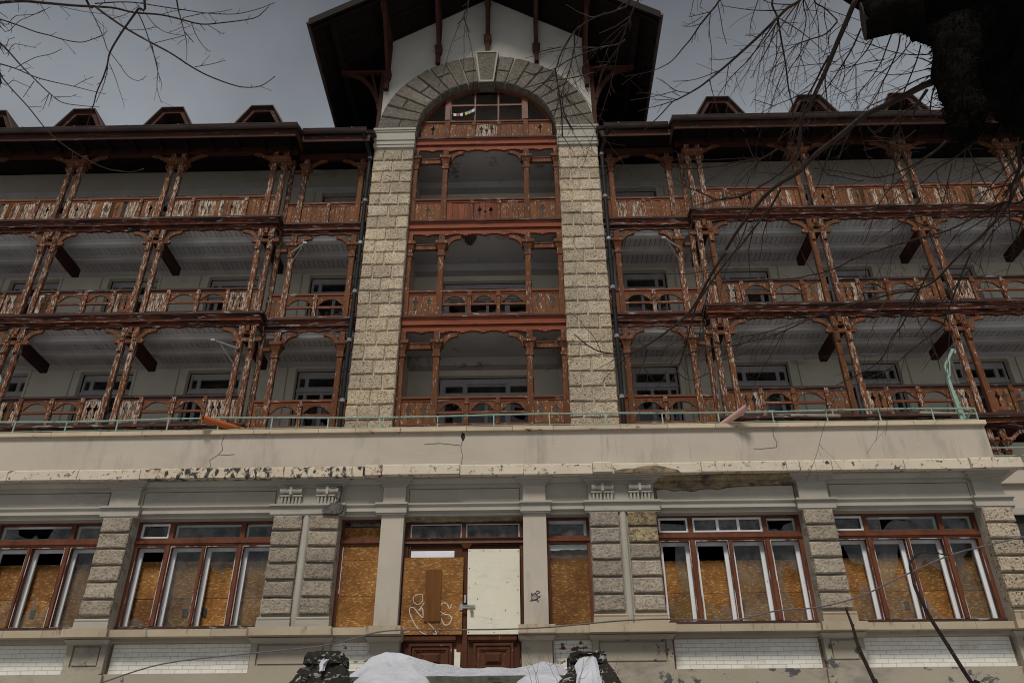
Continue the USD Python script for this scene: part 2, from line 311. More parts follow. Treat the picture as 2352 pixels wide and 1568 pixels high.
L['plaster_beige'] = noisy('plaster_beige', (0.385, 0.338, 0.275), (0.455, 0.405, 0.335), (0.6, 0.6, 0.9), [((0.25, 0.22, 0.18), (5.5, 5.5, 0.45), 0.62, 0.78, 6.0), ((0.30, 0.265, 0.215), (2.2, 2.2, 0.5), 0.54, 0.74, 6.0), ((0.50, 0.38, 0.31), (2.0, 2, 9), 0.60, 0.75, 5.0)], ((22, 22, 22), 0.15, 0.005), 0.9, 0.2)
L['moulding'] = noisy('moulding', (0.315, 0.292, 0.245), (0.385, 0.355, 0.30), (0.9, 0.9, 1.3), [((0.23, 0.205, 0.17), (0.7, 0.7, 2.2), 0.55, 0.75, 6.0), ((0.44, 0.33, 0.2), (1.1, 1.1, 3.5), 0.66, 0.76, 5.0)], ((26, 26, 26), 0.15, 0.004), 0.9, 0.2)
L['moulding_decayed'] = noisy('moulding_decayed', (0.17, 0.13, 0.085), (0.34, 0.25, 0.14), (6, 6, 9), [((0.08, 0.07, 0.06), (3, 3, 5), 0.5, 0.62, 6.0), ((0.42, 0.38, 0.33), (4, 4, 6), 0.60, 0.66, 6.0)], ((14, 14, 20), 0.9, 0.04), 0.95, 0.1)
L['broken_core'] = noisy('broken_core', (0.05, 0.045, 0.04), (0.17, 0.155, 0.14), (14, 14, 14), [], ((20, 20, 20), 1.0, 0.04), 0.95)
L['cornice_cream'] = noisy('cornice_cream', (0.50, 0.43, 0.33), (0.60, 0.52, 0.41), (1.5, 1.5, 1.5), [((0.33, 0.22, 0.12), (2.5, 2.5, 5), 0.62, 0.72, 6.0), ((0.05, 0.05, 0.053), (9.0, 9.0, 8.0), 0.575, 0.64, 7.0, 0.8), ((0.16, 0.08, 0.03), (3.3, 3, 4), 0.69, 0.74, 6.0)], ((20, 20, 20), 0.3, 0.01), 0.9, 0.2)
L['cornice_black'] = noisy('cornice_black', (0.48, 0.40, 0.29), (0.58, 0.49, 0.37), (1.5, 1.5, 1.5), [((0.33, 0.22, 0.12), (2.5, 2.5, 5), 0.60, 0.72, 6.0), ((0.04, 0.04, 0.043), (8.0, 8.0, 5.0), 0.49, 0.56, 7.0, 0.8), ((0.14, 0.06, 0.02), (3.3, 3, 4), 0.66, 0.72, 6.0)], ((20, 20, 20), 0.3, 0.01), 0.9, 0.2)
L['coping'] = noisy('coping', (0.43, 0.34, 0.235), (0.52, 0.43, 0.31), (1.5, 1.5, 1.5), [((0.17, 0.075, 0.035), (4, 4, 9), 0.63, 0.68, 6.0, 0.4)], ((20, 20, 20), 0.3, 0.008), 0.9, 0.2, vary=0.1)
L['sill_stone'] = noisy('sill_stone', (0.33, 0.27, 0.185), (0.41, 0.34, 0.24), (1.5, 1.5, 1.5), [((0.17, 0.13, 0.08), (7, 7, 2.0), 0.58, 0.70, 6.0), ((0.06, 0.05, 0.04), (5, 5, 5), 0.70, 0.74, 6.0)], ((20, 20, 20), 0.3, 0.006), 0.9, 0.2, vary=0.1)
L['plinth'] = noisy('plinth', (0.30, 0.26, 0.20), (0.36, 0.315, 0.245), (0.8, 0.8, 1.1), [((0.20, 0.18, 0.15), (1.0, 1.0, 2.0), 0.56, 0.7, 6.0), ((0.09, 0.085, 0.08), (3.0, 3.0, 3.0), 0.70, 0.72, 6.0, 0.3)], ((22, 22, 22), 0.2, 0.006), 0.9, 0.2)
L['plinth_decayed'] = noisy('plinth_decayed', (0.30, 0.26, 0.20), (0.36, 0.315, 0.245), (0.8, 0.8, 1.1), [((0.20, 0.18, 0.15), (1.0, 1.0, 2.0), 0.5, 0.64, 6.0), ((0.08, 0.08, 0.078), (2.6, 2.6, 3.2), 0.575, 0.60, 7.0, 0.5), ((0.14, 0.06, 0.03), (3, 3, 3), 0.68, 0.7, 6.0)], ((16, 16, 16), 0.5, 0.015), 0.9, 0.2)
L['brick_white'] = noisy('brick_white', (0.64, 0.62, 0.54), (0.74, 0.72, 0.64), (2, 2, 4), [((0.54, 0.49, 0.38), (1.2, 1.2, 3.0), 0.62, 0.74, 5.0)], None, 0.35, 0.4, vary=0.06)
L['brick_chipped'] = noisy('brick_chipped', (0.64, 0.62, 0.54), (0.74, 0.72, 0.64), (2, 2, 4), [((0.11, 0.032, 0.022), (4.2, 4.2, 7), 0.60, 0.615, 5.0, 0.3)], ((14, 14, 14), 0.2, 0.006), 0.45, 0.4, vary=0.06)
L['mortar'] = noisy('mortar', (0.16, 0.11, 0.08), (0.25, 0.19, 0.14), (9, 9, 9), [], None, 0.95, 0.1)
L['stone_pale'] = stone_mat('stone_pale', (0.37, 0.31, 0.225), (0.56, 0.48, 0.36), (0.07, 0.06, 0.052), (0.40, 0.22, 0.13))
L['stone_grey'] = stone_mat('stone_grey', (0.26, 0.228, 0.18), (0.40, 0.355, 0.285), (0.10, 0.09, 0.078), (0.34, 0.23, 0.16), 0.6)
L['stone_yellowed'] = stone_mat('stone_yellowed', (0.13, 0.11, 0.08), (0.42, 0.33, 0.19), (0.06, 0.055, 0.05), (0.40, 0.27, 0.12))
L['stone_arch_shaded'] = stone_mat('stone_arch_shaded', (0.115, 0.107, 0.09), (0.19, 0.176, 0.15), (0.075, 0.07, 0.06), (0.28, 0.19, 0.14))  # greyer arch stone, shade of the roof overhang darkened into its colour
L['joint_pale'] = noisy('joint_pale', (0.40, 0.335, 0.245), (0.48, 0.41, 0.31), (4, 4, 4), [], ((30, 30, 30), 0.2, 0.005), 0.9, 0.2)
L['joint_grey'] = noisy('joint_grey', (0.28, 0.25, 0.20), (0.34, 0.305, 0.25), (4, 4, 4), [], ((30, 30, 30), 0.2, 0.005), 0.9, 0.2)
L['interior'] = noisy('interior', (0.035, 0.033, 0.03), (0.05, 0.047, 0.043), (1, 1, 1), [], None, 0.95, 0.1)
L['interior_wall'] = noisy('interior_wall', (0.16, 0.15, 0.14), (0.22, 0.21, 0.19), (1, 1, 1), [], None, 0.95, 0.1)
L['glass'] = glass_mat('glass', dirt_glare=0.075)
L['glass_dirt_glare'] = glass_mat('glass_dirt_glare', dirt_glare=0.16)
L['green_paint'] = noisy('green_paint', (0.20, 0.30, 0.245), (0.30, 0.40, 0.34), (6, 6, 6), [((0.07, 0.17, 0.11), (9, 9, 9), 0.58, 0.64, 5.0), ((0.15, 0.07, 0.04), (14, 14, 14), 0.68, 0.71, 5.0)], None, 0.5)
L['pipe_orange'] = noisy('pipe_orange', (0.34, 0.095, 0.03), (0.42, 0.125, 0.04), (4, 4, 4), [], None, 0.4)
L['pipe_pink'] = noisy('pipe_pink', (0.40, 0.24, 0.20), (0.48, 0.31, 0.27), (6, 6, 6), [], None, 0.5)
L['pipe_inside_shade'] = noisy('pipe_inside_shade', (0.05, 0.012, 0.006), (0.07, 0.02, 0.01), (4, 4, 4), [], None, 0.8)
L['black_plastic'] = noisy('black_plastic', (0.010, 0.010, 0.011), (0.018, 0.018, 0.019), (2, 2, 2), [], None, 0.6, 0.12)
L['collar_grey'] = noisy('collar_grey', (0.16, 0.16, 0.16), (0.28, 0.28, 0.28), (9, 9, 9), [], None, 0.5)
L['zinc'] = noisy('zinc', (0.20, 0.20, 0.20), (0.30, 0.30, 0.30), (9, 9, 9), [], None, 0.45, 0.5)
L['brass'] = noisy('brass', (0.20, 0.14, 0.06), (0.30, 0.22, 0.10), (30, 30, 30), [], None, 0.4, 0.5, metallic=0.6)
L['chalk'] = noisy('chalk', (0.40, 0.34, 0.28), (0.70, 0.64, 0.58), (40, 40, 40), [], None, 0.95, 0.1)
L['ink'] = noisy('ink', (0.03, 0.03, 0.03), (0.05, 0.05, 0.05), (20, 20, 20), [], None, 0.9, 0.1)
L['crack'] = noisy('crack', (0.02, 0.016, 0.013), (0.04, 0.032, 0.025), (9, 9, 9), [], None, 0.95, 0.1)
L['snow'] = noisy('snow', (0.42, 0.435, 0.47), (0.55, 0.565, 0.60), (3, 3, 3), [((0.26, 0.26, 0.27), (7, 7, 7), 0.60, 0.75, 7.0), ((0.10, 0.08, 0.06), (45, 45, 45), 0.74, 0.78, 2.0)], ((28, 28, 28), 0.7, 0.03), 0.9, 0.1)
L['patchy_snow'] = noisy('patchy_snow', (0.045, 0.038, 0.03), (0.54, 0.55, 0.58), (0.35, 0.35, 0.35), [], ((16, 16, 16), 0.3, 0.02), 0.8, 0.3, lo=0.45, hi=0.52)
L['wet_stone'] = noisy('wet_stone', (0.012, 0.011, 0.009), (0.03, 0.027, 0.021), (5, 5, 5), [((0.30, 0.28, 0.25), (7, 7, 12), 0.575, 0.60, 6.0, 1.2)], ((9, 9, 9), 0.8, 0.05), 0.7, 0.15)
L['step_stone'] = noisy('step_stone', (0.055, 0.053, 0.042), (0.12, 0.115, 0.09), (7, 7, 5), [((0.02, 0.02, 0.017), (3, 3, 6), 0.54, 0.66, 6.0)], ((20, 20, 20), 0.6, 0.015), 0.85, 0.3)
L['bark'] = noisy('bark', (0.022, 0.015, 0.012), (0.05, 0.034, 0.025), (9, 9, 9), [((0.15, 0.13, 0.11), (7, 7, 7), 0.62, 0.70, 5.0)], ((40, 40, 40), 0.4, 0.006), 0.85, 0.2)
L['bark_trunk'] = noisy('bark_trunk', (0.004, 0.0035, 0.003), (0.010, 0.008, 0.007), (9, 9, 5), [((0.010, 0.010, 0.008), (5, 5, 5), 0.55, 0.65, 5.0)], ((14, 14, 9), 1.0, 0.05), 1.0, 0.0)
L['bark_twig'] = noisy('bark_twig', (0.035, 0.018, 0.012), (0.085, 0.045, 0.03), (9, 9, 9), [], None, 0.8, 0.2)
L['cable_grey'] = noisy('cable_grey', (0.09, 0.08, 0.08), (0.15, 0.135, 0.135), (5, 5, 5), [], None, 0.6)
for nm, c in (('white', (0.55, 0.55, 0.55)), ('red', (0.35, 0.10, 0.10)), ('yellow', (0.45, 0.42, 0.12)), ('blue', (0.30, 0.38, 0.48))):
    L['flag_' + nm] = noisy('flag_' + nm, tuple(x * 0.85 for x in c), c, (9, 9, 9), [], None, 0.9)

# ---------------------------------------------------------------- ground
R0 = random.Random(5)


def ground_z(x, y):
    t = np.clip((np.asarray(y, float) - 3.0) / 10.5, 0, 1)
    return 3.25 * (t * t * (3 - 2 * t)) * 0.95 + 0.0 * x


def sheet(xs, ys, fz):
    X, Y = np.meshgrid(xs, ys)
    Zv = fz(X, Y)
    v = np.stack([X.ravel(), Y.ravel(), Zv.ravel()], 1)
    nx, ny = len(xs), len(ys)
    F = []
    for j in range(ny - 1):
        for i in range(nx - 1):
            a = j * nx + i
            F += [(a, a + 1, a + nx + 1), (a, a + nx + 1, a + nx)]
    return v, F


xs = np.unique(np.concatenate([np.linspace(-400, -25, 16), np.linspace(-25, 25, 60), np.linspace(25, 400, 16)]))
ys = np.unique(np.concatenate([np.linspace(-400, -20, 16), np.linspace(-20, 20, 60), np.linspace(20, 400, 16)]))


def gz(X, Y):
    n = meshkit.fbm(np.stack([X * 0.45, Y * 0.45, 0 * X], -1), 4, 3) - 0.5
    return ground_z(X, Y) + n * 0.35 * (np.abs(Y) < 14.0) - 0.1


g = MB(); g.add(*sheet(xs, ys, gz))
tag(g.build('snowy_ground', L['patchy_snow'], None, smooth=True), kind='structure')

# ---------------------------------------------------------------- shared building pieces
DECK = [9.78, 12.81, 15.84, 18.87]


def cutout(x, z, s, h):
    """a cross-shaped flower on a stem, point up: centre x, foot z, half width s, height h"""
    w = s
    pts = [(0, h), (w * 0.45, h * 0.84), (w * 0.5, h * 0.72), (w, h * 0.70), (w, h * 0.56), (w * 0.5, h * 0.52), (w * 0.32, h * 0.40), (w * 0.22, h * 0.16), (w * 0.5, h * 0.08), (w * 0.3, 0.0)]
    pts = pts + [(-a, b) for a, b in pts[::-1]]
    return Polygon([(x + a, z + b) for a, b in pts])


def boards(parent, x0, x1, z0, z1, y, n, mats, rng, cuts=(), missing=(), rotten=()):
    """upright boards side by side, some with cut-outs, warped and uneven"""
    w = (x1 - x0) / n
    for i in range(n):
        if i in missing:
            continue
        a, b = x0 + i * w + 0.004, x0 + (i + 1) * w - 0.004
        p = sbox(a, z0 + rng.uniform(-0.01, 0.01), b, z1 + 0.0)
        for c in cuts:
            p = p.difference(c)
        dy = rng.uniform(-0.008, 0.008)
        m = MB(); m.prism(p, y + dy, y + dy + 0.025)
        m.build('board', L['board_rotten'] if i in rotten else L[rng.choice(mats)], parent)


def arch_rail(x0, x1, z0, z1):
    """the small sawn arch between two balustrade posts"""
    w = x1 - x0
    pts = [(x0, z1), (x0, z0 + 0.02), (x0 + 0.035, z0), (x0 + 0.07, z0 + 0.02), (x0 + 0.06, z0 + 0.05), (x0 + 0.10, z0 + 0.06)]
    k = 9
    left = pts
    arc = []
    for i in range(k):
        t = i / (k - 1)
        xx = x0 + 0.10 + (w - 0.20) * t
        arc.append((xx, z0 + 0.06 + (z1 - z0 - 0.105) * math.sin(math.pi * t) ** 0.55))
    right = [(x0 + x1 - a, b) for a, b in left[::-1]]
    return Polygon(left + arc[1:-1] + right).buffer(0)


def brace(xp, z0, dx, dz, th=0.075, k=10):
    """a sawn curved bracket from the post (xp, z0) out and up by dx, dz"""
    s = 1 if dx > 0 else -1
    dx = abs(dx)
    outer, inner = [], []
    for i in range(k + 1):
        t = i / k * math.pi / 2
        outer.append((dx * (1 - math.cos(t)), dz * math.sin(t)))
    for i in range(k + 1):
        t = i / k * math.pi / 2
        inner.append((th * 1.15 + (dx - th * 0.3) * (1 - math.cos(t)), -th * 0.6 + dz * 0.86 * math.sin(t)))
    tip = [(dx + 0.05, dz), (dx + 0.07, dz - 0.03), (dx + 0.03, dz - 0.06)]
    p = outer + tip + inner[::-1]
    return Polygon([(xp + s * a, z0 + b) for a, b in p]).buffer(0)


def straight_brace(xp, z0, dx, dz, th=0.09):
    s = 1 if dx > 0 else -1
    dx = abs(dx)
    p = [(0, 0), (0, -0.0), (dx * 0.75, dz), (dx + 0.08, dz), (dx + 0.09, dz - 0.04), (dx + 0.02, dz - 0.05), (dx * 0.95, dz - 0.08), (dx * 0.78, dz - 0.085), (0.02, -th)]
    return Polygon([(xp + s * a, z0 + b) for a, b in p]).buffer(0)


def post_mesh(x, y, z0, z1, hw=0.065, ch=0.02, stops=()):
    """a square post with chamfered arrises between stops"""
    m = MB()
    zs = [z0] + sorted(stops) + [z1]
    for i in range(len(zs) - 1):
        a, b = zs[i], zs[i + 1]
        c = ch if i % 2 == 1 else 0.0
        if c:
            for (p, q, cc) in ((a, a + 0.04, None), (a + 0.04, b - 0.04, c), (b - 0.04, b, None)):
                if cc is None:
                    m.frus(x, y, p, q, hw, hw, hw, hw)
                else:
                    o = [(-hw + c, -hw), (hw - c, -hw), (hw, -hw + c), (hw, hw - c), (hw - c, hw), (-hw + c, hw), (-hw, hw - c), (-hw, -hw + c)]
                    v = [(x + u_, y + v_, z) for z in (p, q) for u_, v_ in o]
                    f = []
                    for k in range(8):
                        j = (k + 1) % 8
                        f += [(k, j, 8 + j), (k, 8 + j, 8 + k)]
                    m.add(v, f)
        else:
            m.frus(x, y, a, b, hw, hw, hw, hw)
    return m


def capital_mesh(x, y, zb, zt, hw, spread=0.075):
    m = MB()
    h = zt - zb
    m.frus(x, y, zb, zb + 0.18 * h, hw + 0.02, hw + 0.02, hw + 0.02, hw + 0.02)
    m.frus(x, y, zb + 0.18 * h, zb + 0.45 * h, hw + 0.005, hw + 0.005, hw + 0.01, hw + 0.01)
    m.frus(x, y, zb + 0.45 * h, zb + 0.80 * h, hw + 0.012, hw + 0.012, hw + spread * 0.8, hw + spread * 0.8)
    m.frus(x, y, zb + 0.80 * h, zt, hw + spread, hw + spread, hw + spread, hw + spread)
    return m


def scallop_strip(x0, x1, zt, zb, pitch=0.5, d=0.03):
    """fascia with a sawn lower edge: shallow notches"""
    n = max(1, round((x1 - x0) / pitch))
    w = (x1 - x0) / n
    pts = [(x1, zt), (x0, zt), (x0, zb)]
    for i in range(n):
        a = x0 + i * w
        pts += [(a + 0.10 * w, zb), (a + 0.16 * w, zb + d), (a + 0.22 * w, zb + 0.3 * d), (a + 0.30 * w, zb + d), (a + 0.70 * w, zb + d), (a + 0.78 * w, zb + 0.3 * d), (a + 0.84 * w, zb + d), (a + 0.90 * w, zb)]
    pts.append((x1, zb))
    return Polygon(pts)


def window_unit(parent, xc, z0, ztop, hw, y, panes, mat, rng, broken=0.3):
    """frame with openings; panes: list of (x0, x1, z0, z1) relative to centre x and absolute z"""
    p = sbox(xc - hw, z0, xc + hw, ztop)
    for (a, b, c, d) in panes:
        p = p.difference(sbox(xc + a, c, xc + b, d))
    m = MB(); m.prism(p, y, y + 0.05)
    # raised mouldings round the panes
    for (a, b, c, d) in panes:
        rim = sbox(xc + a - 0.025, c - 0.025, xc + b + 0.025, d + 0.025).difference(sbox(xc + a, c, xc + b, d))
        m.prism(rim, y - 0.015, y - 0.001)
    w = m.build('window', mat, parent)
    for (a, b, c, d) in panes:
        if rng.random() < broken and (d - c) > 0.3:
            cx, cz = xc + (a + b) / 2, c + (d - c) * rng.uniform(0.4, 0.9)
            hole = Polygon([(cx + math.cos(t) * rng.uniform(0.08, 0.22), cz + math.sin(t) * rng.uniform(0.1, 0.3)) for t in np.linspace(0, 2 * math.pi, 9)[:-1]]).buffer(0)
            pane = sbox(xc + a, c, xc + b, d).difference(hole)
        else:
            pane = sbox(xc + a, c, xc + b, d)
        q = MB(); q.prism(pane, y + 0.02, y + 0.024)
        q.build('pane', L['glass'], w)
    return w


# ---------------------------------------------------------------- balcony wings
def build_wing(right):
    global MIRROR
    MIRROR = not right
    rng = random.Random(21 if right else 8)
    t = thing('balcony_wing', 'right wing of stacked timber balconies with orange-brown paint, behind bare branches' if right
              else 'left wing of stacked timber balconies with badly flaked red-brown paint', 'building', 'timber balcony wings')
    PAIRS = [(5.58, 5.87), (8.455, 8.75), (11.27, 11.56), (14.10, 14.39), (16.95, 17.24)]
    XE = 17.4
    bm = ['board_paint', 'board_paint', 'board_worn'] if right else ['board_worn', 'board_worn', 'board_paint']
    pm = ['post_paint', 'post_worn', 'post_worn'] if right else ['post_worn']
    YN = 17.25    # plane of the narrow bay beside the tower
    YF = 16.92    # front of the main posts
    # back wall with door-window openings
    centres = [(4.3, 0.68)] + [((PAIRS[i][1] + PAIRS[i + 1][0]) / 2, 0.68) for i in range(4)]
    wall = sbox(3.06, 5.5, XE, 19.36)
    for z0 in DECK[:3]:
        for xc, hw in centres:
            wall = wall.difference(sbox(xc - hw - 0.03, z0 + 0.02, xc + hw + 0.03, z0 + 2.54))
    bw = MB(); bw.prism(wall, 18.9, 19.05)
    bwall = bw.build('back_wall', L['wall_cream'], t)
    for z0 in DECK[:3]:      # thin plaster pilaster lines and a cornice on the back wall
        cm = MB()
        cm.profile_x([(18.78, z0 + 2.70), (18.9, z0 + 2.60), (18.9, z0 + 2.70)], 3.06, XE)
        cm.build('cove', L['plank_white'], bwall)
        for xc, hw in centres:
            lm = MB(); lm.prism(sbox(xc - hw - 0.09, z0 + 0.02, xc + hw + 0.09, z0 + 2.60).difference(sbox(xc - hw - 0.03, z0, xc + hw + 0.03, z0 + 2.54)), 18.87, 18.899)
            lm.build('architrave', L['wall_cream'], bwall)
        for pr in PAIRS[:4]:
            st = MB(); st.box(pr[0] - 0.35, pr[0] - 0.33, 18.88, 18.899, z0 + 0.02, z0 + 2.6); st.build('wall_strip', L['moulding'], bwall)
    for z0 in DECK[:3]:
        for xc, hw in centres:
            P = [(-0.62, -0.48, z0 + 2.08, z0 + 2.34), (-0.39, 0.39, z0 + 2.08, z0 + 2.34), (0.48, 0.62, z0 + 2.08, z0 + 2.34)]
            P += [(-0.62, -0.48, z0 + 0.6, z0 + 1.86), (-0.40, -0.04, z0 + 0.35, z0 + 1.86), (0.04, 0.40, z0 + 0.35, z0 + 1.86), (0.48, 0.62, z0 + 0.6, z0 + 1.86)]
            w = window_unit(t, xc, z0 + 0.02, z0 + 2.52, hw, 19.06, P, L['frame_grey'], rng)
            tr = MB(); tr.box(xc - hw, xc + hw, 19.01, 19.059, z0 + 1.92, z0 + 1.99); tr.build('transom', L['frame_grey'], w)
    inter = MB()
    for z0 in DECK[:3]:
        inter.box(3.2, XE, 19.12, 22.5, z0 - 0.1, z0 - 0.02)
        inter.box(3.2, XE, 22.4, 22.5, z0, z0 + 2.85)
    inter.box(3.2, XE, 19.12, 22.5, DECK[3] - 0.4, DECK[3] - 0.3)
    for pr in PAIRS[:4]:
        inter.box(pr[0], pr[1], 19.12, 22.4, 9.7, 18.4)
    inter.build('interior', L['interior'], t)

    # floors: deck slab, fascia, ceilings
    for lev, z0 in enumerate(DECK[:3]):
        fb = MB()
        xm0 = PAIRS[0][0] - 0.10
        fb.prism(scallop_strip(xm0, XE, z0 - 0.22, z0 - 0.37), YF + 0.02, YF + 0.10)
        fb.profile_x([(YF - 0.06, z0 - 0.235), (YF + 0.10, z0 - 0.235), (YF + 0.10, z0 - 0.07), (YF - 0.09, z0 - 0.07), (YF - 0.09, z0 - 0.10), (YF - 0.05, z0 - 0.13), (YF - 0.03, z0 - 0.19)], xm0 - 0.04, XE)
        fb.box(xm0 - 0.02, xm0 + 0.06, YF + 0.101, YN - 0.03, z0 - 0.36, z0 - 0.072)          # return along the corner
        fb.prism(scallop_strip(3.16, xm0 - 0.021, z0 - 0.22, z0 - 0.37), YN + 0.0, YN + 0.08)
        fb.profile_x([(YN - 0.06, z0 - 0.235), (YN + 0.08, z0 - 0.235), (YN + 0.08, z0 - 0.07), (YN - 0.08, z0 - 0.07), (YN - 0.08, z0 - 0.10), (YN - 0.05, z0 - 0.13), (YN - 0.04, z0 - 0.19)], 3.16, xm0 - 0.045)
        f = fb.build('floor_beam', L['beam_worn'], t)
        eb = MB()
        eb.box(xm0 - 0.10, XE, YF - 0.115, YF + 0.5, z0 - 0.068, z0 - 0.01)
        eb.box(3.16, xm0 - 0.102, YN - 0.11, YN + 0.5, z0 - 0.068, z0 - 0.01)
        eb.build('floor_edge', L['rail_dark'], f)
        dk = MB(); dk.box(3.08, XE, YN + 0.51, 18.895, z0 - 0.09, z0 - 0.02); dk.build('deck', L['dark_beam'], t)
        if lev == 0:
            un = MB(); un.box(3.08, XE, YF + 0.12, 18.88, z0 - 0.30, z0 - 0.27); un.build('underside', L['dark_beam'], t)
            continue
        zc = z0 - 0.33
        cl = MB(); cl.box(5.5, XE, YF + 0.101, 18.89, zc + 0.012, zc + 0.03); cl.box(3.08, 5.499, YN + 0.085, 18.89, zc + 0.0121, zc + 0.03)
        c = cl.build('ceiling', L['dark_beam'], t)
        for yb in (17.36, 18.05):
            cl = MB()
            cl.box(3.08, XE, yb, yb + 0.15, zc - 0.14, zc - 0.005)
            cl.box(3.08, XE, yb - 0.05, yb + 0.2, zc - 0.05, zc - 0.0051)
            cl.build('ceiling_beam', L['plank_white'], c)
        x = 3.1
        while x < 15.6:
            pl = MB(); pl.box(x, x + 0.121, YF + 0.102 if x > 5.5 else YN + 0.09, 18.885, zc + rng.uniform(-0.003, 0.003), zc + 0.011)
            pl.build('plank', L['plank_white'], c)
            x += 0.136
    # top: plate beam, dark ceiling, eaves
    tb = MB()
    tb.box(PAIRS[0][0] - 0.30, XE, YF - 0.02, YF + 0.14, 18.20, 18.38)
    tb.box(3.16, PAIRS[0][0] - 0.301, YN - 0.04, YN + 0.10, 18.20, 18.38)
    tb.build('wall_plate', L['bracket_timber'], t)
    dc = MB()
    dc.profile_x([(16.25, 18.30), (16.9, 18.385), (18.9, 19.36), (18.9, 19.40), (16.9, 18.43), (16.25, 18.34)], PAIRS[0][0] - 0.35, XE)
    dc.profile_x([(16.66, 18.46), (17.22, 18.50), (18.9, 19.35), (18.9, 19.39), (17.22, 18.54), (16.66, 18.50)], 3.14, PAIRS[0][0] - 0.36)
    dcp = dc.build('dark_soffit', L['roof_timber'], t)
    k = 0
    x = 5.4
    while x < 16.5:
        rf = MB(); rf.box(x, x + 0.09, 16.3, 16.89, 18.22, 18.299); rf.build('rafter', L['roof_timber'], dcp)
        x += 0.72
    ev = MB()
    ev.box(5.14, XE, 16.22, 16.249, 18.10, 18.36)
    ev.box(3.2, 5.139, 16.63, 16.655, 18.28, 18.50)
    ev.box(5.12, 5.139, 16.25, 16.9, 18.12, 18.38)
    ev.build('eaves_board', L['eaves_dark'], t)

    def gutter(y, z, x0, x1):
        m = MB()
        r = 0.085
        arc = [(y + r * math.cos(a), z + r * math.sin(a)) for a in np.linspace(math.pi, 2 * math.pi, 10)]
        arc2 = [(y + (r - 0.012) * math.cos(a), z + (r - 0.012) * math.sin(a)) for a in np.linspace(2 * math.pi, math.pi, 10)]
        m.profile_x(arc + arc2, x0, x1)
        m.tube([(x0, y - r, z + 0.005), (x1, y - r, z + 0.005)], 0.016, 6)
        gp = m.build('gutter', L['gutter_metal'], t)
        xx = x0 + 0.4
        while xx < x1:
            b = MB(); b.box(xx, xx + 0.03, y - r - 0.012, y - r - 0.001, z - 0.02, z + 0.04); b.build('gutter_strap', L['gutter_metal'], gp)
            xx += 1.43
    gutter(16.125, 18.41, 5.08, XE)
    gutter(16.54, 18.60, 3.28, 5.06)
    rs = MB()
    rs.profile_x([(16.14, 18.38), (22.5, 21.2), (22.5, 21.3), (16.10, 18.46)], 5.10, XE)
    rs.profile_x([(16.66, 18.60), (22.5, 21.2), (22.5, 21.3), (16.60, 18.66)], 3.10, 5.099)
    rf = rs.build('roof', L['roof_sheet'], t)
    sg = MB()
    for xx in np.arange(3.4, 5.0, 0.55):
        sg.box(xx, xx + 0.05, 16.75, 16.80, 18.70, 18.78)
    sg.build('snow_guard', L['gutter_metal'], rf)
    # dormers with clipped gables
    for i in range(4):
        xc = (PAIRS[i][1] + PAIRS[i + 1][0]) / 2
        y0 = 18.4
        zb, zt = 20.72, 21.56
        o = [(-0.80, zb - 0.9), (0.80, zb - 0.9), (0.80, zb), (0.33, zt), (-0.33, zt), (-0.80, zb)]
        inn = [(-0.55, zb - 0.9), (0.55, zb - 0.9), (0.55, zb + 0.10), (0.24, zt - 0.16), (-0.24, zt - 0.16), (-0.55, zb + 0.10)]
        m = MB(); m.prism(Polygon([(xc + a, b) for a, b in o]).difference(Polygon([(xc + a, b) for a, b in inn])), y0, y0 + 0.12)
        d = m.build('dormer', L['eaves_dark'], t)
        b = MB(); b.prism(Polygon([(xc + a * 0.99, b_) for a, b_ in inn]), y0 + 0.35, y0 + 0.40); b.build('dormer_board', L['roof_timber'], d)
        b = MB()
        b.prism(sbox(xc - 0.50, zb - 0.08, xc - 0.42, zb + 0.06).union(sbox(xc + 0.42, zb - 0.08, xc + 0.50, zb + 0.06)), y0 - 0.02, y0 + 0.1)
        b.build('dormer_bracket', L['eaves_dark'], d)
        r = MB()
        rim = [(0.86, zb - 0.06), (0.35, zt + 0.03), (-0.35, zt + 0.03), (-0.86, zb - 0.06), (-0.82, zb - 0.09), (-0.33, zt + 0.001), (0.33, zt + 0.001), (0.82, zb - 0.09)]
        r.prism(Polygon([(xc + a, b_) for a, b_ in rim]), y0 - 0.10, y0 + 2.6); r.build('dormer_roof', L['roof_sheet'], d)

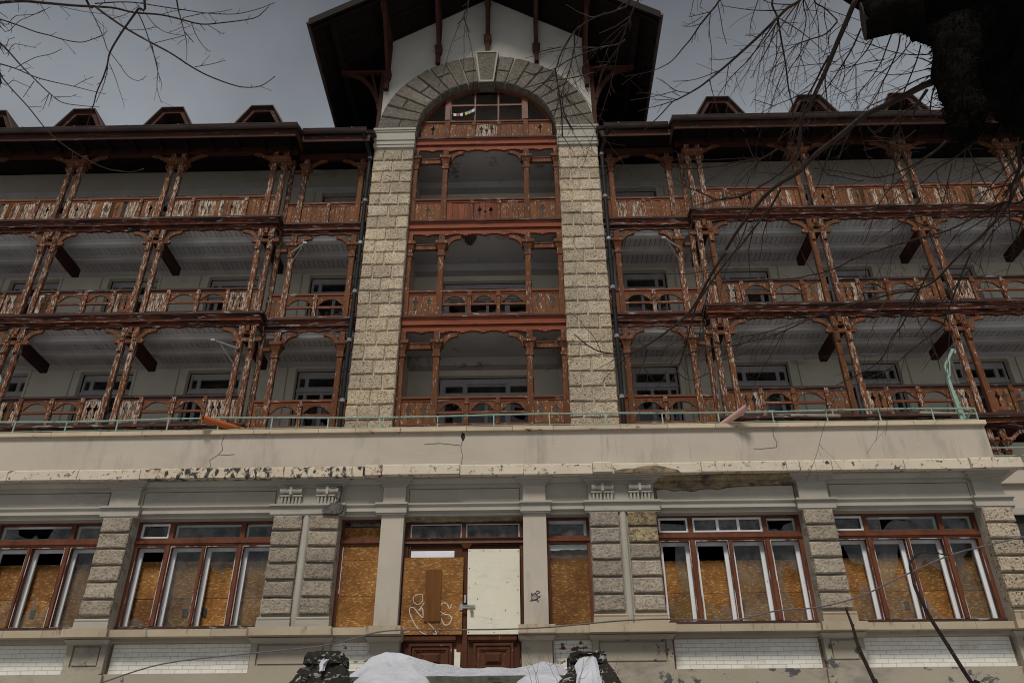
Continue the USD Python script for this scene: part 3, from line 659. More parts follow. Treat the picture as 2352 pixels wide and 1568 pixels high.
    # posts of the main bays
    for lev, z0 in enumerate(DECK[:3]):
        for pi, pr in enumerate(PAIRS[:4]):
            xm = (pr[0] + pr[1]) / 2
            kids = None
            for qi, x in enumerate(pr):
                m = post_mesh(x, YF + 0.065, z0 - 0.01, z0 + (2.66 if lev < 2 else 2.36), 0.065, 0.018, (z0 + 0.82, z0 + 2.0 if lev < 2 else z0 + 1.75))
                if lev < 2:
                    m.box(x - 0.045, x + 0.045, YF - 0.028, YF - 0.002, z0 + 1.98, z0 + 2.20)
                    m.frus(x, YF - 0.012, z0 + 1.98, z0 + 2.03, 0.05, 0.028, 0.05, 0.028)
                    m.frus(x, YF - 0.012, z0 + 2.36, z0 + 2.43, 0.05, 0.028, 0.05, 0.028)
                    m.box(x - 0.04, x + 0.04, YF - 0.025, YF - 0.002, z0 + 2.3, z0 + 2.5)
                else:
                    m.frus(x, YF + 0.065, z0 + 1.74, z0 + 1.80, 0.085, 0.085, 0.085, 0.085)
                p = m.build('post', L[rng.choice(pm)], t)
                if qi == 0:
                    kids = p
            # ties, capitals and braces
            m = MB()
            if lev < 2:
                tie = sbox(pr[0] - 0.17, z0 + 2.24, pr[1] + 0.17, z0 + 2.34)
                for sx in (-1, 1):
                    xx = pr[0] - 0.17 if sx < 0 else pr[1] + 0.17
                    tie = tie.union(Point(xx, z0 + 2.30).buffer(0.055, 4))
                m.prism(tie, YF + 0.025, YF + 0.10)
                m.box(pr[0] + 0.066, pr[1] - 0.066, YF + 0.01, YF + 0.12, z0 + 2.44, z0 + 2.54)
                m.box(pr[0] + 0.10, pr[1] - 0.10, YF - 0.03, YF + 0.08, z0 + 2.50, z0 + 2.66)
                m.build('tie', L['post_paint'], t)
                for sx, x in ((-1, pr[0] - 0.066), (1, pr[1] + 0.066)):
                    if sx < 0 and pi == 0:
                        continue
                    b = MB(); b.prism(brace(x, z0 + 2.345, sx * 0.36, 0.30, 0.07), YF + 0.03, YF + 0.095)
                    b.build('brace', L['post_paint'], kids)
            else:
                m.box(pr[0] - 0.10, pr[1] + 0.10, YF - 0.05, YF + 0.18, z0 + 1.93, z0 + 2.02)
                m.frus(xm, YF + 0.065, z0 + 2.02, z0 + 2.07, 0.26, 0.13, 0.30, 0.16)
                m.box(xm - 0.31, xm + 0.31, YF - 0.11, YF + 0.24, z0 + 2.07, z0 + 2.11)
                m.box(pr[0] - 0.14, pr[0] - 0.09, YF + 0.0, YF + 0.13, z0 + 1.84, z0 + 1.93)
                m.box(pr[1] + 0.09, pr[1] + 0.14, YF + 0.0, YF + 0.13, z0 + 1.84, z0 + 1.93)
                m.build('capital', L['post_paint'], kids)
                for sx, x in ((-1, pr[0] - 0.066), (1, pr[1] + 0.066)):
                    if sx < 0 and pi == 0:
                        continue
                    b = MB(); b.prism(straight_brace(x, z0 + 2.13, sx * 0.48, 0.225), YF + 0.03, YF + 0.10)
                    b.build('brace', L['post_paint'], kids)
            if lev < 2:
                m = MB(); m.box(xm - 0.09, xm + 0.09, YF + 0.16, 18.42, z0 + 2.26, z0 + 2.52)
                m.build('joist', L['dark_beam'], t)
    # rear posts at the step between the main and the narrow bay
    for lev, z0 in enumerate(DECK[:3]):
        m = post_mesh(5.46, YN + 0.07, z0 - 0.01, z0 + 2.66 if lev < 2 else z0 + 2.36, 0.06, 0.015, (z0 + 0.9, z0 + 2.0))
        m.build('post', L['post_worn'], t)
        # narrow bay posts
        for x in (3.48, 5.08):
            m = post_mesh(x, YN + 0.07, z0 - 0.01, z0 + (2.66 if lev < 2 else 2.36), 0.07, 0.018, (z0 + 0.82, z0 + (1.85 if lev < 2 else 1.75)))
            p = m.build('post', L[('post_paint' if x < 4 else rng.choice(pm))], t)
            zb, zt = (z0 + 1.93, z0 + 2.36) if lev < 2 else (z0 + 1.74, z0 + 2.14)
            capital_mesh(x, YN + 0.07, zb, zt, 0.07, 0.085).build('capital', L['post_paint'], p)
            sx = 1 if x < 4 else -1
            b = MB()
            if lev < 2:
                b.prism(brace(x + sx * 0.071, zt - 0.06, sx * 0.34, z0 + 2.66 - zt + 0.06, 0.075), YN + 0.035, YN + 0.105)
            else:
                b.prism(straight_brace(x + sx * 0.071, zt + 0.02, sx * 0.42, 18.205 - zt - 0.02), YN + 0.035, YN + 0.105)
            b.build('brace', L['post_paint'], p)
        m = MB()
        zt = z0 + 2.30 if lev < 2 else z0 + 2.05
        m.box(5.16, 5.40, YN + 0.03, YN + 0.10, zt - 0.15, zt - 0.06); m.box(3.14, 3.40, YN + 0.03, YN + 0.10, zt - 0.15, zt - 0.06)
        m.build('tie', L['post_paint'], t)

    # balustrades
    for lev, z0 in enumerate(DECK[:3]):
        H = 0.80
        yb = YF + 0.05
        for i in range(-2, 4):
            if i >= 0:
                x0, x1 = PAIRS[i][1] + 0.066, PAIRS[i + 1][0] - 0.066
                y = yb
            elif i == -1:
                x0, x1, y = PAIRS[0][0] + 0.066, PAIRS[0][1] - 0.066, yb
            else:
                x0, x1, y = 3.55, 5.01, YN + 0.05
            m = MB()
            m.box(x0, x1, y - 0.02, y + 0.10, z0 + H - 0.055, z0 + H)
            m.box(x0, x1, y + 0.005, y + 0.07, z0 + H - 0.12, z0 + H - 0.056)
            m.box(x0, x1, y + 0.0, y + 0.075, z0 + 0.07, z0 + 0.13)
            br = m.build('balustrade', L['rail_dark' if (i >= -1 and lev < 2) else 'rail_paint'], t)
            zb, zt = z0 + 0.131, z0 + H - 0.121

            def sp(x):
                q = MB(); q.box(x - 0.045, x + 0.045, y - 0.035, y + 0.072, z0 + 0.04, z0 + H - 0.057)
                q.box(x - 0.055, x + 0.055, y - 0.05, y + 0.06, z0 + H - 0.20, z0 + H - 0.13)
                q.box(x - 0.052, x + 0.052, y - 0.045, y + 0.05, z0 + 0.30, z0 + 0.36)
                q.build('small_post', L[rng.choice(pm)], br)

            def arch(a, b):
                q = MB(); q.prism(arch_rail(a, b, zb + 0.33, zt), y + 0.01, y + 0.055); q.build('sawn_arch', L['post_paint'], br)
                q = MB(); q.box(a, b, y + 0.015, y + 0.06, z0 + 0.37, z0 + 0.43); q.build('middle_rail', L['rail_paint'], br)
            W = x1 - x0
            if i == -1:
                boards(br, x0, x1, zb, zt, y + 0.015, 2, bm, rng)
            elif lev < 2:
                if i >= 0:
                    f = [0, 0.175, 0.215, 0.475, 0.515, 0.785, 0.825, 1.0]
                    X = [x0 + a * W for a in (0.195, 0.495, 0.805)]
                    for x in X:
                        sp(x)
                    for a, b in ((x0 + 0.005, X[0] - 0.046), (X[2] + 0.046, x1 - 0.005)):
                        c = [cutout(a + (b - a) * q, zb + 0.10, 0.055, 0.40) for q in (0.31, 0.69)]
                        # boards meet on the cut-outs' centre lines
                        xs_ = [a, a + (b - a) * 0.31, a + (b - a) * 0.69, b]
                        gone = rng.random() < (0.3 if (right or lev == 0) else 0.1)
                        for k in range(3):
                            pl = sbox(xs_[k] + 0.003, zb, xs_[k + 1] - 0.003, zt)
                            for cc in c:
                                pl = pl.difference(cc)
                            q = MB(); q.prism(pl, y + 0.012, y + 0.036)
                            q.build('board', L['board_rotten'] if (gone and k == 1) else L[rng.choice(bm)], br)
                    arch(X[0] + 0.046, X[1] - 0.046); arch(X[1] + 0.046, X[2] - 0.046)
                else:
                    xm = (x0 + x1) / 2
                    sp(xm); arch(x0 + 0.004, xm - 0.046); arch(xm + 0.046, x1 - 0.004)
            else:
                if i >= 0:
                    X = [x0 + 0.2 * W, x0 + 0.79 * W]
                    for x in X:
                        sp(x)
                    cs = [cutout(x0 + q * W, zb + 0.08, 0.05, 0.36) for q in (0.36, 0.46, 0.60, 0.68, 0.92, 0.08)]
                    boards(br, x0 + 0.004, X[0] - 0.046, zb - 0.03, zt, y + 0.015, 4, bm, rng, cs[5:] if rng.random() < .5 else ())
                    ms = {8} if (i == 2) else ({3} if (not right and i == 1) else set())
                    boards(br, X[0] + 0.046, X[1] - 0.046, zb - 0.03, zt, y + 0.015, 12, bm, rng, cs[:4] if i != 1 else cs[1:3], missing=ms, rotten={6} if i in (1, 2) else ())
                    boards(br, X[1] + 0.046, x1 - 0.004, zb - 0.03, zt, y + 0.015, 4, bm, rng, cs[4:5] if rng.random() < .5 else ())
                else:
                    xm = (x0 + x1) / 2
                    sp(xm)
                    b2 = ['board_paint'] if not right else ['board_paint', 'board_paint', 'board_worn']
                    boards(br, x0 + 0.004, xm - 0.046, zb - 0.03, zt, y + 0.015, 5, b2, rng)
                    boards(br, xm + 0.046, x1 - 0.004, zb - 0.03, zt, y + 0.015, 5, b2, rng)
        # short panels beside the tower and beside the main bay
        for (a, b, cut) in ((3.16, 3.41, False), (5.15, 5.40, lev < 2)):
            m = MB()
            y = YN + 0.05
            m.box(a, b, y - 0.02, y + 0.10, z0 + H - 0.055, z0 + H); m.box(a, b, y + 0.005, y + 0.07, z0 + H - 0.12, z0 + H - 0.056)
            m.box(a, b, y, y + 0.075, z0 + 0.07, z0 + 0.13)
            br = m.build('balustrade', L['rail_paint'], t)
            c = [cutout((a + b) / 2, z0 + 0.23, 0.055, 0.40)] if cut else []
            boards(br, a, b, z0 + 0.131, z0 + H - 0.121, y + 0.015, 2, ['board_paint'], rng, c)
    MIRROR = False
    return t


LEFT_WING = build_wing(False)
RIGHT_WING = build_wing(True)

# ---------------------------------------------------------------- tower
def build_tower():
    rng = random.Random(33)
    t = thing('central_tower', 'tall middle bay between two rusticated stone piers under a round arch and dark gable roof', 'tower')
    YP, YT = 17.0, 17.22
    # piers
    for s in (-1, 1):
        b = MB(); b.box(s * 2.05, s * 3.12, YP + 0.05, 18.9, 7.9, 18.30)
        pier = b.build('pier', L['joint_pale'], t)
        for i in range(-1, 25):
            zt = 18.27 - 0.40 * i
            if i < 0 or zt < 8.2:
                continue
            if i % 2 == 0:
                e = [2.035, 2.34, 2.84, 3.13] if s < 0 else [2.035, 2.34, 2.85, 3.13]
            else:
                e = [2.035, 2.58, 3.13]
            for k in range(len(e) - 1):
                g0 = 0.0 if k == 0 else 0.016
                g1 = 0.0 if k == len(e) - 2 else 0.016
                a, c = s * (e[k] + g0), s * (e[k + 1] - g1)
                m = rough_block(min(a, c), max(a, c), YP + 0.005, YP + 0.10 if 0 < k < len(e) - 2 else YP + 0.26, zt - 0.40 + 0.034, zt, rng, 0.022, 0.011)
                m.build('stone_block', L['stone_pale'], pier)
        # impost with mouldings
        m = MB()
        for z0, z1, o in ((18.27, 18.345, -0.02), (18.345, 18.44, 0.035), (18.44, 18.50, 0.055), (18.50, 18.60, 0.04), (18.60, 18.66, 0.065), (18.66, 18.72, 0.05), (18.72, 18.93, 0.025), (18.93, 18.99, 0.05), (18.99, 19.06, 0.075)):
            x0, x1 = (s * (2.03 - o * 0.5), s * (3.12 + o))
            m.box(x0, x1, YP - o, YP + 0.5, z0, z1 - 0.0005)
        m.build('impost', L['moulding'], t)
    # arch of voussoirs
    ring = MB()
    n = 40
    for (r0, r1, ya, yb) in ((1.99, 3.07, YP + 0.02, YP + 0.4),):
        p = Point(0, 18.96).buffer(r1, 48).difference(Point(0, 18.96).buffer(r0, 48)).intersection(sbox(-4, 19.062, 4, 23))
        ring.prism(p, ya, yb)
    arch = ring.build('arch_ring', L['joint_grey'], t)
    zc = 18.96
    a0 = math.asin((19.062 - zc) / 2.5)
    akey = math.pi / 2 - 0.12
    NV = 9
    for s in (-1, 1):
        for i in range(NV):
            t0, t1 = a0 + (akey - a0) * i / NV, a0 + (akey - a0) * (i + 1) / NV
            cuts = [1.985, 3.10] if i % 2 == 1 else ([1.985, 2.48, 3.10] if i % 4 == 0 else [1.985, 2.62, 3.10])
            for k in range(len(cuts) - 1):
                r0, r1 = cuts[k] + (0.014 if k else 0), cuts[k + 1] - (0.014 if k < len(cuts) - 2 else 0)
                g_ = 0.012
                V = []
                na = 4

                def ring_pts(y, d, j):
                    P = []
                    A = [t0 + g_ / 2 + d / 2.5 + (t1 - t0 - g_ - 2 * d / 2.5) * q / na for q in range(na + 1)]
                    for a in A:
                        P.append((r0 + d, a))
                    for a in A[::-1]:
                        P.append((r1 - d, a))
                    return [(s * (r * math.cos(a)) + rng.uniform(-j, j), y + rng.uniform(-j, j), zc + r * math.sin(a) + rng.uniform(-j, j)) for r, a in P]
                N = 2 * na + 2
                V = ring_pts(YP + 0.26, 0, 0) + ring_pts(YP - 0.01, 0, 0.008) + ring_pts(YP - 0.035, 0.022, 0.007)
                F = []
                for r in (0, 1):
                    for q in range(N):
                        a, b = r * N + q, r * N + (q + 1) % N
                        F += [(a, b, b + N), (a, b + N, a + N)]
                c0 = np.mean(V[2 * N:], axis=0); V.append(tuple(c0))
                for q in range(N):
                    F.append((2 * N + q, 2 * N + (q + 1) % N, 3 * N))
                F = [f[::-1] for f in F] if s > 0 else F
                m = MB(); m.add(V, F)
                m.build('voussoir', L['stone_arch_shaded'], arch)
    kp = Polygon([(-0.355, 22.13), (0.355, 22.13), (0.215, 20.80), (-0.215, 20.80)])
    m = MB(); m.prism(kp, YP - 0.13, YP + 0.25)
    key = m.build('keystone', L['stone_arch_shaded'], t)
    m = MB(); m.prism(kp.difference(Polygon([(-0.30, 22.08), (0.30, 22.08), (0.18, 20.87), (-0.18, 20.87)])), YP - 0.155, YP - 0.131); m.build('keystone_rim', L['joint_grey'], key)
    # gable wall and flanks
    gw = Polygon([(-3.06, 18.3), (3.06, 18.3), (3.06, 22.95), (0, 25.0), (-3.06, 22.95)]).difference(Point(0, zc).buffer(2.6, 48)).difference(sbox(-2.5, 18.2, 2.5, zc))
    m = MB(); m.prism(gw, YP + 0.06, YP + 0.35); m.build('gable_wall', L['gable_plaster'], t)
    for s in (-1, 1):
        m = MB(); m.box(s * 2.8, s * 3.055, YP + 0.36, 21.5, 17.8, 22.9); m.build('flank_wall', L['gable_plaster'], t)
    m = MB(); m.box(-3.05, 3.05, 21.5, 21.7, 9, 24); m.build('rear_wall', L['interior'], t)
    # roof
    SL = 0.672
    for s in (-1, 1):
        def strip(u0, u1, th0, th1, y0, y1):
            # slab along the slope between horizontal distances u0, u1, thickness offsets th0 (bottom) .. th1 (top)
            z = lambda u: 24.97 - SL * u
            P = [(s * u0, z(u0) + th0), (s * u1, z(u1) + th0), (s * u1, z(u1) + th1), (s * u0, z(u0) + th1)]
            q = MB(); q.prism(Polygon(P), y0, y1)
            return q
        rp = strip(0.0, 4.99, 0.03, 0.10, 15.32, 23).build('roof', L['roof_sheet'], t)
        # soffit boards run along the ridge direction
        u = 0.02
        while u < 4.9:
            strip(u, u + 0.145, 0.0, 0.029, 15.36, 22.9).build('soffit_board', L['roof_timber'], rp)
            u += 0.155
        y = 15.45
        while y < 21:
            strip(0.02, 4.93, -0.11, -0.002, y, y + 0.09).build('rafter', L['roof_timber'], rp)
            y += 0.78
        strip(0.0, 5.0, -0.16, 0.12, 15.26, 15.315).build('verge_board', L['roof_timber'], rp)
        for u in (1.44, 2.93, 4.3):
            strip(u, u + 0.14, -0.29, -0.112, 15.5, 21).build('purlin', L['bracket_timber'] if u < 4 else L['roof_timber'], rp)
        q = MB(); q.tube([(s * 5.03, 15.28, 21.62), (s * 5.03, 22, 21.62)], 0.05, 8); q.build('gutter', L['gutter_metal'], rp)
    q = MB(); q.box(-0.09, 0.09, 15.5, 21, 24.45, 24.72); q.build('ridge_purlin', L['bracket_timber'], t)
    # upright brackets against the gable
    for x, zf, ztop in ((-2.98, 20.69, 22.66), (-1.49, 21.77, 23.68), (0.01, 22.2, 24.45), (1.50, 21.77, 23.68), (2.97, 20.69, 22.66)):
        m = MB(); m.box(x - 0.065, x + 0.065, YP - 0.09, YP + 0.055, zf, ztop)
        m.frus(x, YP - 0.02, zf + 0.50, zf + 0.70, 0.10, 0.11, 0.12, 0.13)
        m.frus(x, YP - 0.02, zf + 0.42, zf + 0.50, 0.075, 0.08, 0.10, 0.11)
        b = m.build('bracket', L['bracket_timber'], t)
        k = MB(); k.bar((x, YP - 0.05, zf + 0.72), (x, 15.75, ztop - 0.02), 0.10, 0.11); k.build('strut', L['bracket_timber'], b)
    for s in (-1, 1):
        m = MB(); m.box(s * 3.058, s * 4.42, YP + 0.10, YP + 0.22, 21.58, 21.68)
        b = m.build('eaves_bracket', L['bracket_timber'], t)
        k = MB()
        pts = [(s * (3.12 + 1.10 * (1 - math.cos(q))), YP + 0.16, 19.35 + 2.2 * math.sin(q)) for q in np.linspace(0, math.pi / 2, 12)]
        for a, c in zip(pts[:-1], pts[1:]):
            k.bar(a, np.array(c) + (np.array(c) - np.array(a)) * 0.1, 0.09, 0.10)
        k.build('curved_brace', L['bracket_timber'], b)
        k = MB(); k.bar((s * 3.14, YP + 0.16, 20.1), (s * 3.50, YP + 0.16, 21.6), 0.07, 0.08); k.box(s * 3.058, s * 3.19, YP + 0.09, YP + 0.23, 19.0, 21.6)
        k.build('strut', L['bracket_timber'], b)

    # timber frontage
    XI, XO = 1.13, 1.965
    for lev, z0 in enumerate(DECK):
        top = lev == 3
        fb = MB()
        if True:
            fb.prism(scallop_strip(-2.03, 2.03, z0 - 0.24, z0 - 0.47, 0.5, 0.045), YT + 0.0, YT + 0.07)
            fb.profile_x([(YT - 0.05, z0 - 0.26), (YT + 0.09, z0 - 0.26), (YT + 0.09, z0 - 0.06), (YT - 0.06, z0 - 0.06), (YT - 0.06, z0 - 0.09), (YT - 0.03, z0 - 0.12), (YT - 0.03, z0 - 0.22)], -2.03, 2.03)
            f = fb.build('floor_beam', L['beam_paint'], t)
            e = MB(); e.box(-2.03, 2.03, YT - 0.085, YT + 0.4, z0 - 0.058, z0 - 0.01); e.build('floor_edge', L['rail_dark'], f)
        dk = MB(); dk.box(-2.04, 2.04, YT + 0.41, 19.0, z0 - 0.1, z0 - 0.02); dk.build('deck', L['dark_beam'], t)
        if lev:
            c = MB(); c.box(-2.6, 2.6, YT + 0.10, 18.9, z0 - 0.36, z0 - 0.34)
            if lev == 2:
                hole = Polygon([(-0.62, 17.30), (-0.28, 17.30), (-0.25, 17.42), (-0.32, 17.58), (-0.45, 17.72), (-0.55, 17.60), (-0.60, 17.45)])
            cp = c.build('ceiling', L['ceiling_plaster'], t)
            bmq = MB(); bmq.box(-2.6, 2.6, 18.62, 18.9, z0 - 0.60, z0 - 0.361); bmq.build('downstand_beam', L['ceiling_plaster'], cp)
        if lev == 2:
            lt = MB()
            for k in range(9):
                x = -0.60 + k * 0.042
                ln = 0.10 + 0.32 * math.sin((k + 0.6) / 9.2 * math.pi) + rng.uniform(-0.04, 0.04)
                lt.box(x, x + 0.028, 17.36, 17.36 + ln, z0 - 0.375 - rng.uniform(0, 0.012), z0 - 0.361)
            lt.build('torn_laths', L['board_rotten'], cp)
            q = MB(); q.prism(Polygon([(0.28, 0), (0.62, 0), (0.6, 0.14), (0.45, 0.2), (0.3, 0.12)]), 0, 0.004)
            v = np.concatenate(q.v); v = np.stack([v[:, 0], 17.4 + v[:, 2], z0 - 0.364 + v[:, 1]], 1)
            qq = MB(); qq.add(v, np.concatenate(q.f)[:, ::-1]); qq.build('bare_patch', L['joint_grey'], cp)
        if not top:
            zt = z0 + 2.60
            for s in (-1, 1):
                for x, hw in ((s * XI, 0.075), (s * XO, 0.065)):
                    m = post_mesh(x, YT + 0.06, z0 - 0.01, zt, hw, 0.018, (z0 + 0.85, z0 + 1.80))
                    p = m.build('post', L['post_paint'], t)
                    capital_mesh(x, YT + 0.06, z0 + 1.88, z0 + 2.33, hw, 0.085).build('capital', L['post_paint'], p)
                    if hw > 0.07:
                        b = MB(); b.prism(brace(x - s * 0.076, z0 + 2.20, -s * 0.36, 0.36, 0.08), YT + 0.02, YT + 0.09); b.build('brace', L['post_paint'], p)
                m = MB(); m.box(s * (XI + 0.08), s * (XO - 0.07), YT + 0.02, YT + 0.11, z0 + 2.12, z0 + 2.28)
                m.box(s * (XI + 0.08), s * (XO - 0.07), YT + 0.0, YT + 0.13, z0 + 2.25, z0 + 2.275)
                m.build('cross_rail', L['post_paint'], t)
        # balustrades
        H = 0.80 if not top else 0.72
        y = YT + 0.03
        for (x0, x1, kind) in ((-XI + 0.077, XI - 0.077, 'mid'), (-XO + 0.067, -XI - 0.077, 'side'), (XI + 0.077, XO - 0.067, 'side')):
            m = MB()
            m.box(x0, x1, y - 0.03, y + 0.10, z0 + H - 0.05, z0 + H); m.box(x0, x1, y + 0.0, y + 0.07, z0 + H - 0.115, z0 + H - 0.051)
            m.box(x0, x1, y + 0.0, y + 0.075, z0 + 0.06, z0 + 0.12)
            br = m.build('balustrade', L['rail_paint'], t)
            zb, zt2 = z0 + 0.121, z0 + H - 0.116

            def sp(x, tall=False):
                q = MB(); q.box(x - 0.045, x + 0.045, y - 0.035, y + 0.072, z0 + 0.03, z0 + H - 0.052)
                q.box(x - 0.055, x + 0.055, y - 0.05, y + 0.06, z0 + H - 0.2, z0 + H - 0.12)
                q.build('small_post', L['post_paint'], br)
            if kind == 'side':
                if lev < 2:
                    a, b = x0, x1
                    W = b - a
                    cs = [cutout(a + W * q, zb + 0.10, 0.065, 0.40) for q in (0.25, 0.75)]
                    ed = [a, a + W * 0.25, a + W * 0.5, a + W * 0.75, b]
                else:
                    W = x1 - x0
                    cs = [cutout(x0 + W * 0.5, zb + 0.10, 0.06, 0.36)]
                    ed = [x0 + W * q for q in (0, 0.25, 0.5, 0.75, 1)]
                for k in range(4):
                    pl = sbox(ed[k] + 0.003, zb - 0.02, ed[k + 1] - 0.003, zt2)
                    for c in cs:
                        pl = pl.difference(c)
                    q = MB(); q.prism(pl, y + 0.012 + rng.uniform(-.004, .004), y + 0.04); q.build('board', L['board_paint'], br)
            else:
                sp(-0.365); sp(0.365)
                if lev < 2:
                    for a, b in ((x0, -0.411), (-0.319, 0.319), (0.411, x1)):
                        q = MB(); q.prism(arch_rail(a, b, zb + 0.31, zt2), y + 0.01, y + 0.055); q.build('sawn_arch', L['post_paint'], br)
                        q = MB(); q.box(a, b, y + 0.015, y + 0.06, z0 + 0.37, z0 + 0.43); q.build('middle_rail', L['rail_paint'], br)
                else:
                    cs = [cutout(-0.15, zb + 0.12, 0.06, 0.30), cutout(0.15, zb + 0.12, 0.06, 0.30), Point(0, zb + 0.42).buffer(0.025, 4), Point(0, zb + 0.1).buffer(0.02, 4), Polygon([(-0.04, zb + 0.22), (0, zb + 0.30), (0.04, zb + 0.22), (0, zb + 0.16)])]
                    for a, b, mt in ((x0, -0.411, 'board_red' if lev == 2 else 'board_paint'), (-0.319, 0.319, 'board_red' if lev == 2 else 'board_worn'), (0.411, x1, 'board_paint')):
                        boards(br, a + 0.002, b - 0.002, zb - 0.02, zt2, y + 0.015, 4, [mt], rng, cs)
    # lunette window above the top balcony
    zl = DECK[3] + 0.73
    YL = YT + 0.02
    zc2 = 18.96
    half = Point(0, zc2).buffer(2.04, 48).intersection(sbox(-3, zl, 3, 23))
    frame = half.difference(Point(0, zc2).buffer(1.90, 48))
    m = MB(); m.prism(frame, YL, YL + 0.09)
    lun = m.build('lunette_window', L['frame_brown'], t)
    inner = Point(0, zc2).buffer(1.90, 48).intersection(sbox(-3, zl, 3, 23))
    bars = sbox(-1.21, zl, -1.06, 23).union(sbox(1.06, zl, 1.21, 23))
    m = MB(); m.prism(bars.intersection(inner), YL - 0.03, YL + 0.08)
    for s in (-1, 1):
        m.box(s * 1.06, s * 1.21, YL - 0.06, YL - 0.031, zl, zl + 0.55)
    m.build('mullion', L['frame_brown'], lun)
    thin = sbox(-0.365, zl, -0.32, 23).union(sbox(0.32, zl, 0.365, 23)).union(sbox(-1.06, 20.21, 1.06, 20.27)).union(sbox(-1.06, zl, -1.03, 23)).union(sbox(1.03, zl, 1.06, 23))
    m = MB(); m.prism(thin.intersection(inner), YL + 0.0, YL + 0.05); m.build('glazing_bar', L['frame_brown'], lun)
    for sx in (-1, 1):
        m = MB(); m.box(sx * 1.06, sx * 1.20, YT - 0.02, YT + 0.12, DECK[3] - 0.009, zl - 0.002); m.build('post', L['post_paint'], t)
    # back wall and its windows
    wall = sbox(-2.7, 8.0, 2.7, 22.5)
    for z0 in DECK[:3]:
        wall = wall.difference(sbox(-1.24, z0 + 0.02, 1.24, z0 + 2.27))
    m = MB(); m.prism(wall, 18.9, 19.05); m.build('back_wall', L['wall_cream'], t)
    for s in (-1, 1):
        m = MB(); m.box(s * 2.06, s * 2.7, YT + 0.2, 18.89, 9.0, 18.3); m.build('side_wall', L['wall_cream'], t)
    for z0 in DECK[:3]:
        P = [(-1.07, -0.62, z0 + 1.84, z0 + 2.03), (-0.50, 0.50, z0 + 1.84, z0 + 2.03), (0.62, 1.07, z0 + 1.84, z0 + 2.03),
             (-1.07, -0.62, z0 + 0.3, z0 + 1.68), (-0.48, -0.04, z0 + 0.2, z0 + 1.68), (0.04, 0.48, z0 + 0.2, z0 + 1.68), (0.62, 1.07, z0 + 0.3, z0 + 1.68)]
        w = window_unit(t, 0, z0 + 0.02, z0 + 2.25, 1.22, 19.06, P, L['frame_grey'], rng)
        tr = MB(); tr.box(-1.22, 1.22, 19.0, 19.059, z0 + 1.73, z0 + 1.80); tr.box(-0.58, -0.54, 19.01, 19.059, z0 + 1.8, z0 + 2.1); tr.box(0.54, 0.58, 19.01, 19.059, z0 + 1.8, z0 + 2.1); tr.box(-0.58, 0.58, 19.01, 19.059, z0 + 2.08, z0 + 2.12)
        tr.build('transom', L['frame_grey'], w)
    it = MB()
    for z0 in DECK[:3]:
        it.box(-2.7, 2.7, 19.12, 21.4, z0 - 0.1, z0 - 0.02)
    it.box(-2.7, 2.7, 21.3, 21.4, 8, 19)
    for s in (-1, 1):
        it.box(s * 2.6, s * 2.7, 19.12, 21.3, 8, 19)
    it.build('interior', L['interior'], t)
    return t


TOWER = build_tower()

# ---------------------------------------------------------------- ground-floor entrance block
def shard(pts):
    return Polygon(pts).buffer(0)


def stroke_ribbon(pts, w, closed=False):
    ls = LineString(pts + ([pts[0]] if closed else []))
    return ls.buffer(w / 2, 3)


def smooth_line(pts, k=8, closed=False):
    P = np.array(pts, float)
    n = len(P)
    out = []
    rngi = range(n if closed else n - 1)
    for i in rngi:
        p0, p1, p2, p3 = P[(i - 1) % n] if (closed or i > 0) else P[0], P[i], P[(i + 1) % n], P[(i + 2) % n] if (closed or i + 2 < n) else P[-1]
        for j in range(k):
            t = j / k
            out.append(tuple(0.5 * ((2 * p1) + (-p0 + p2) * t + (2 * p0 - 5 * p1 + 4 * p2 - p3) * t * t + (-p0 + 3 * p1 - 3 * p2 + p3) * t ** 3)))
    if not closed:
        out.append(tuple(P[-1]))
    return out


def jag_line(p, q, n, amp, rng):
    p, q = np.array(p, float), np.array(q, float)
    return [tuple(p + (q - p) * i / n + np.array([rng.uniform(-amp, amp), rng.uniform(-amp, amp)]) * (0 < i < n)) for i in range(n + 1)]


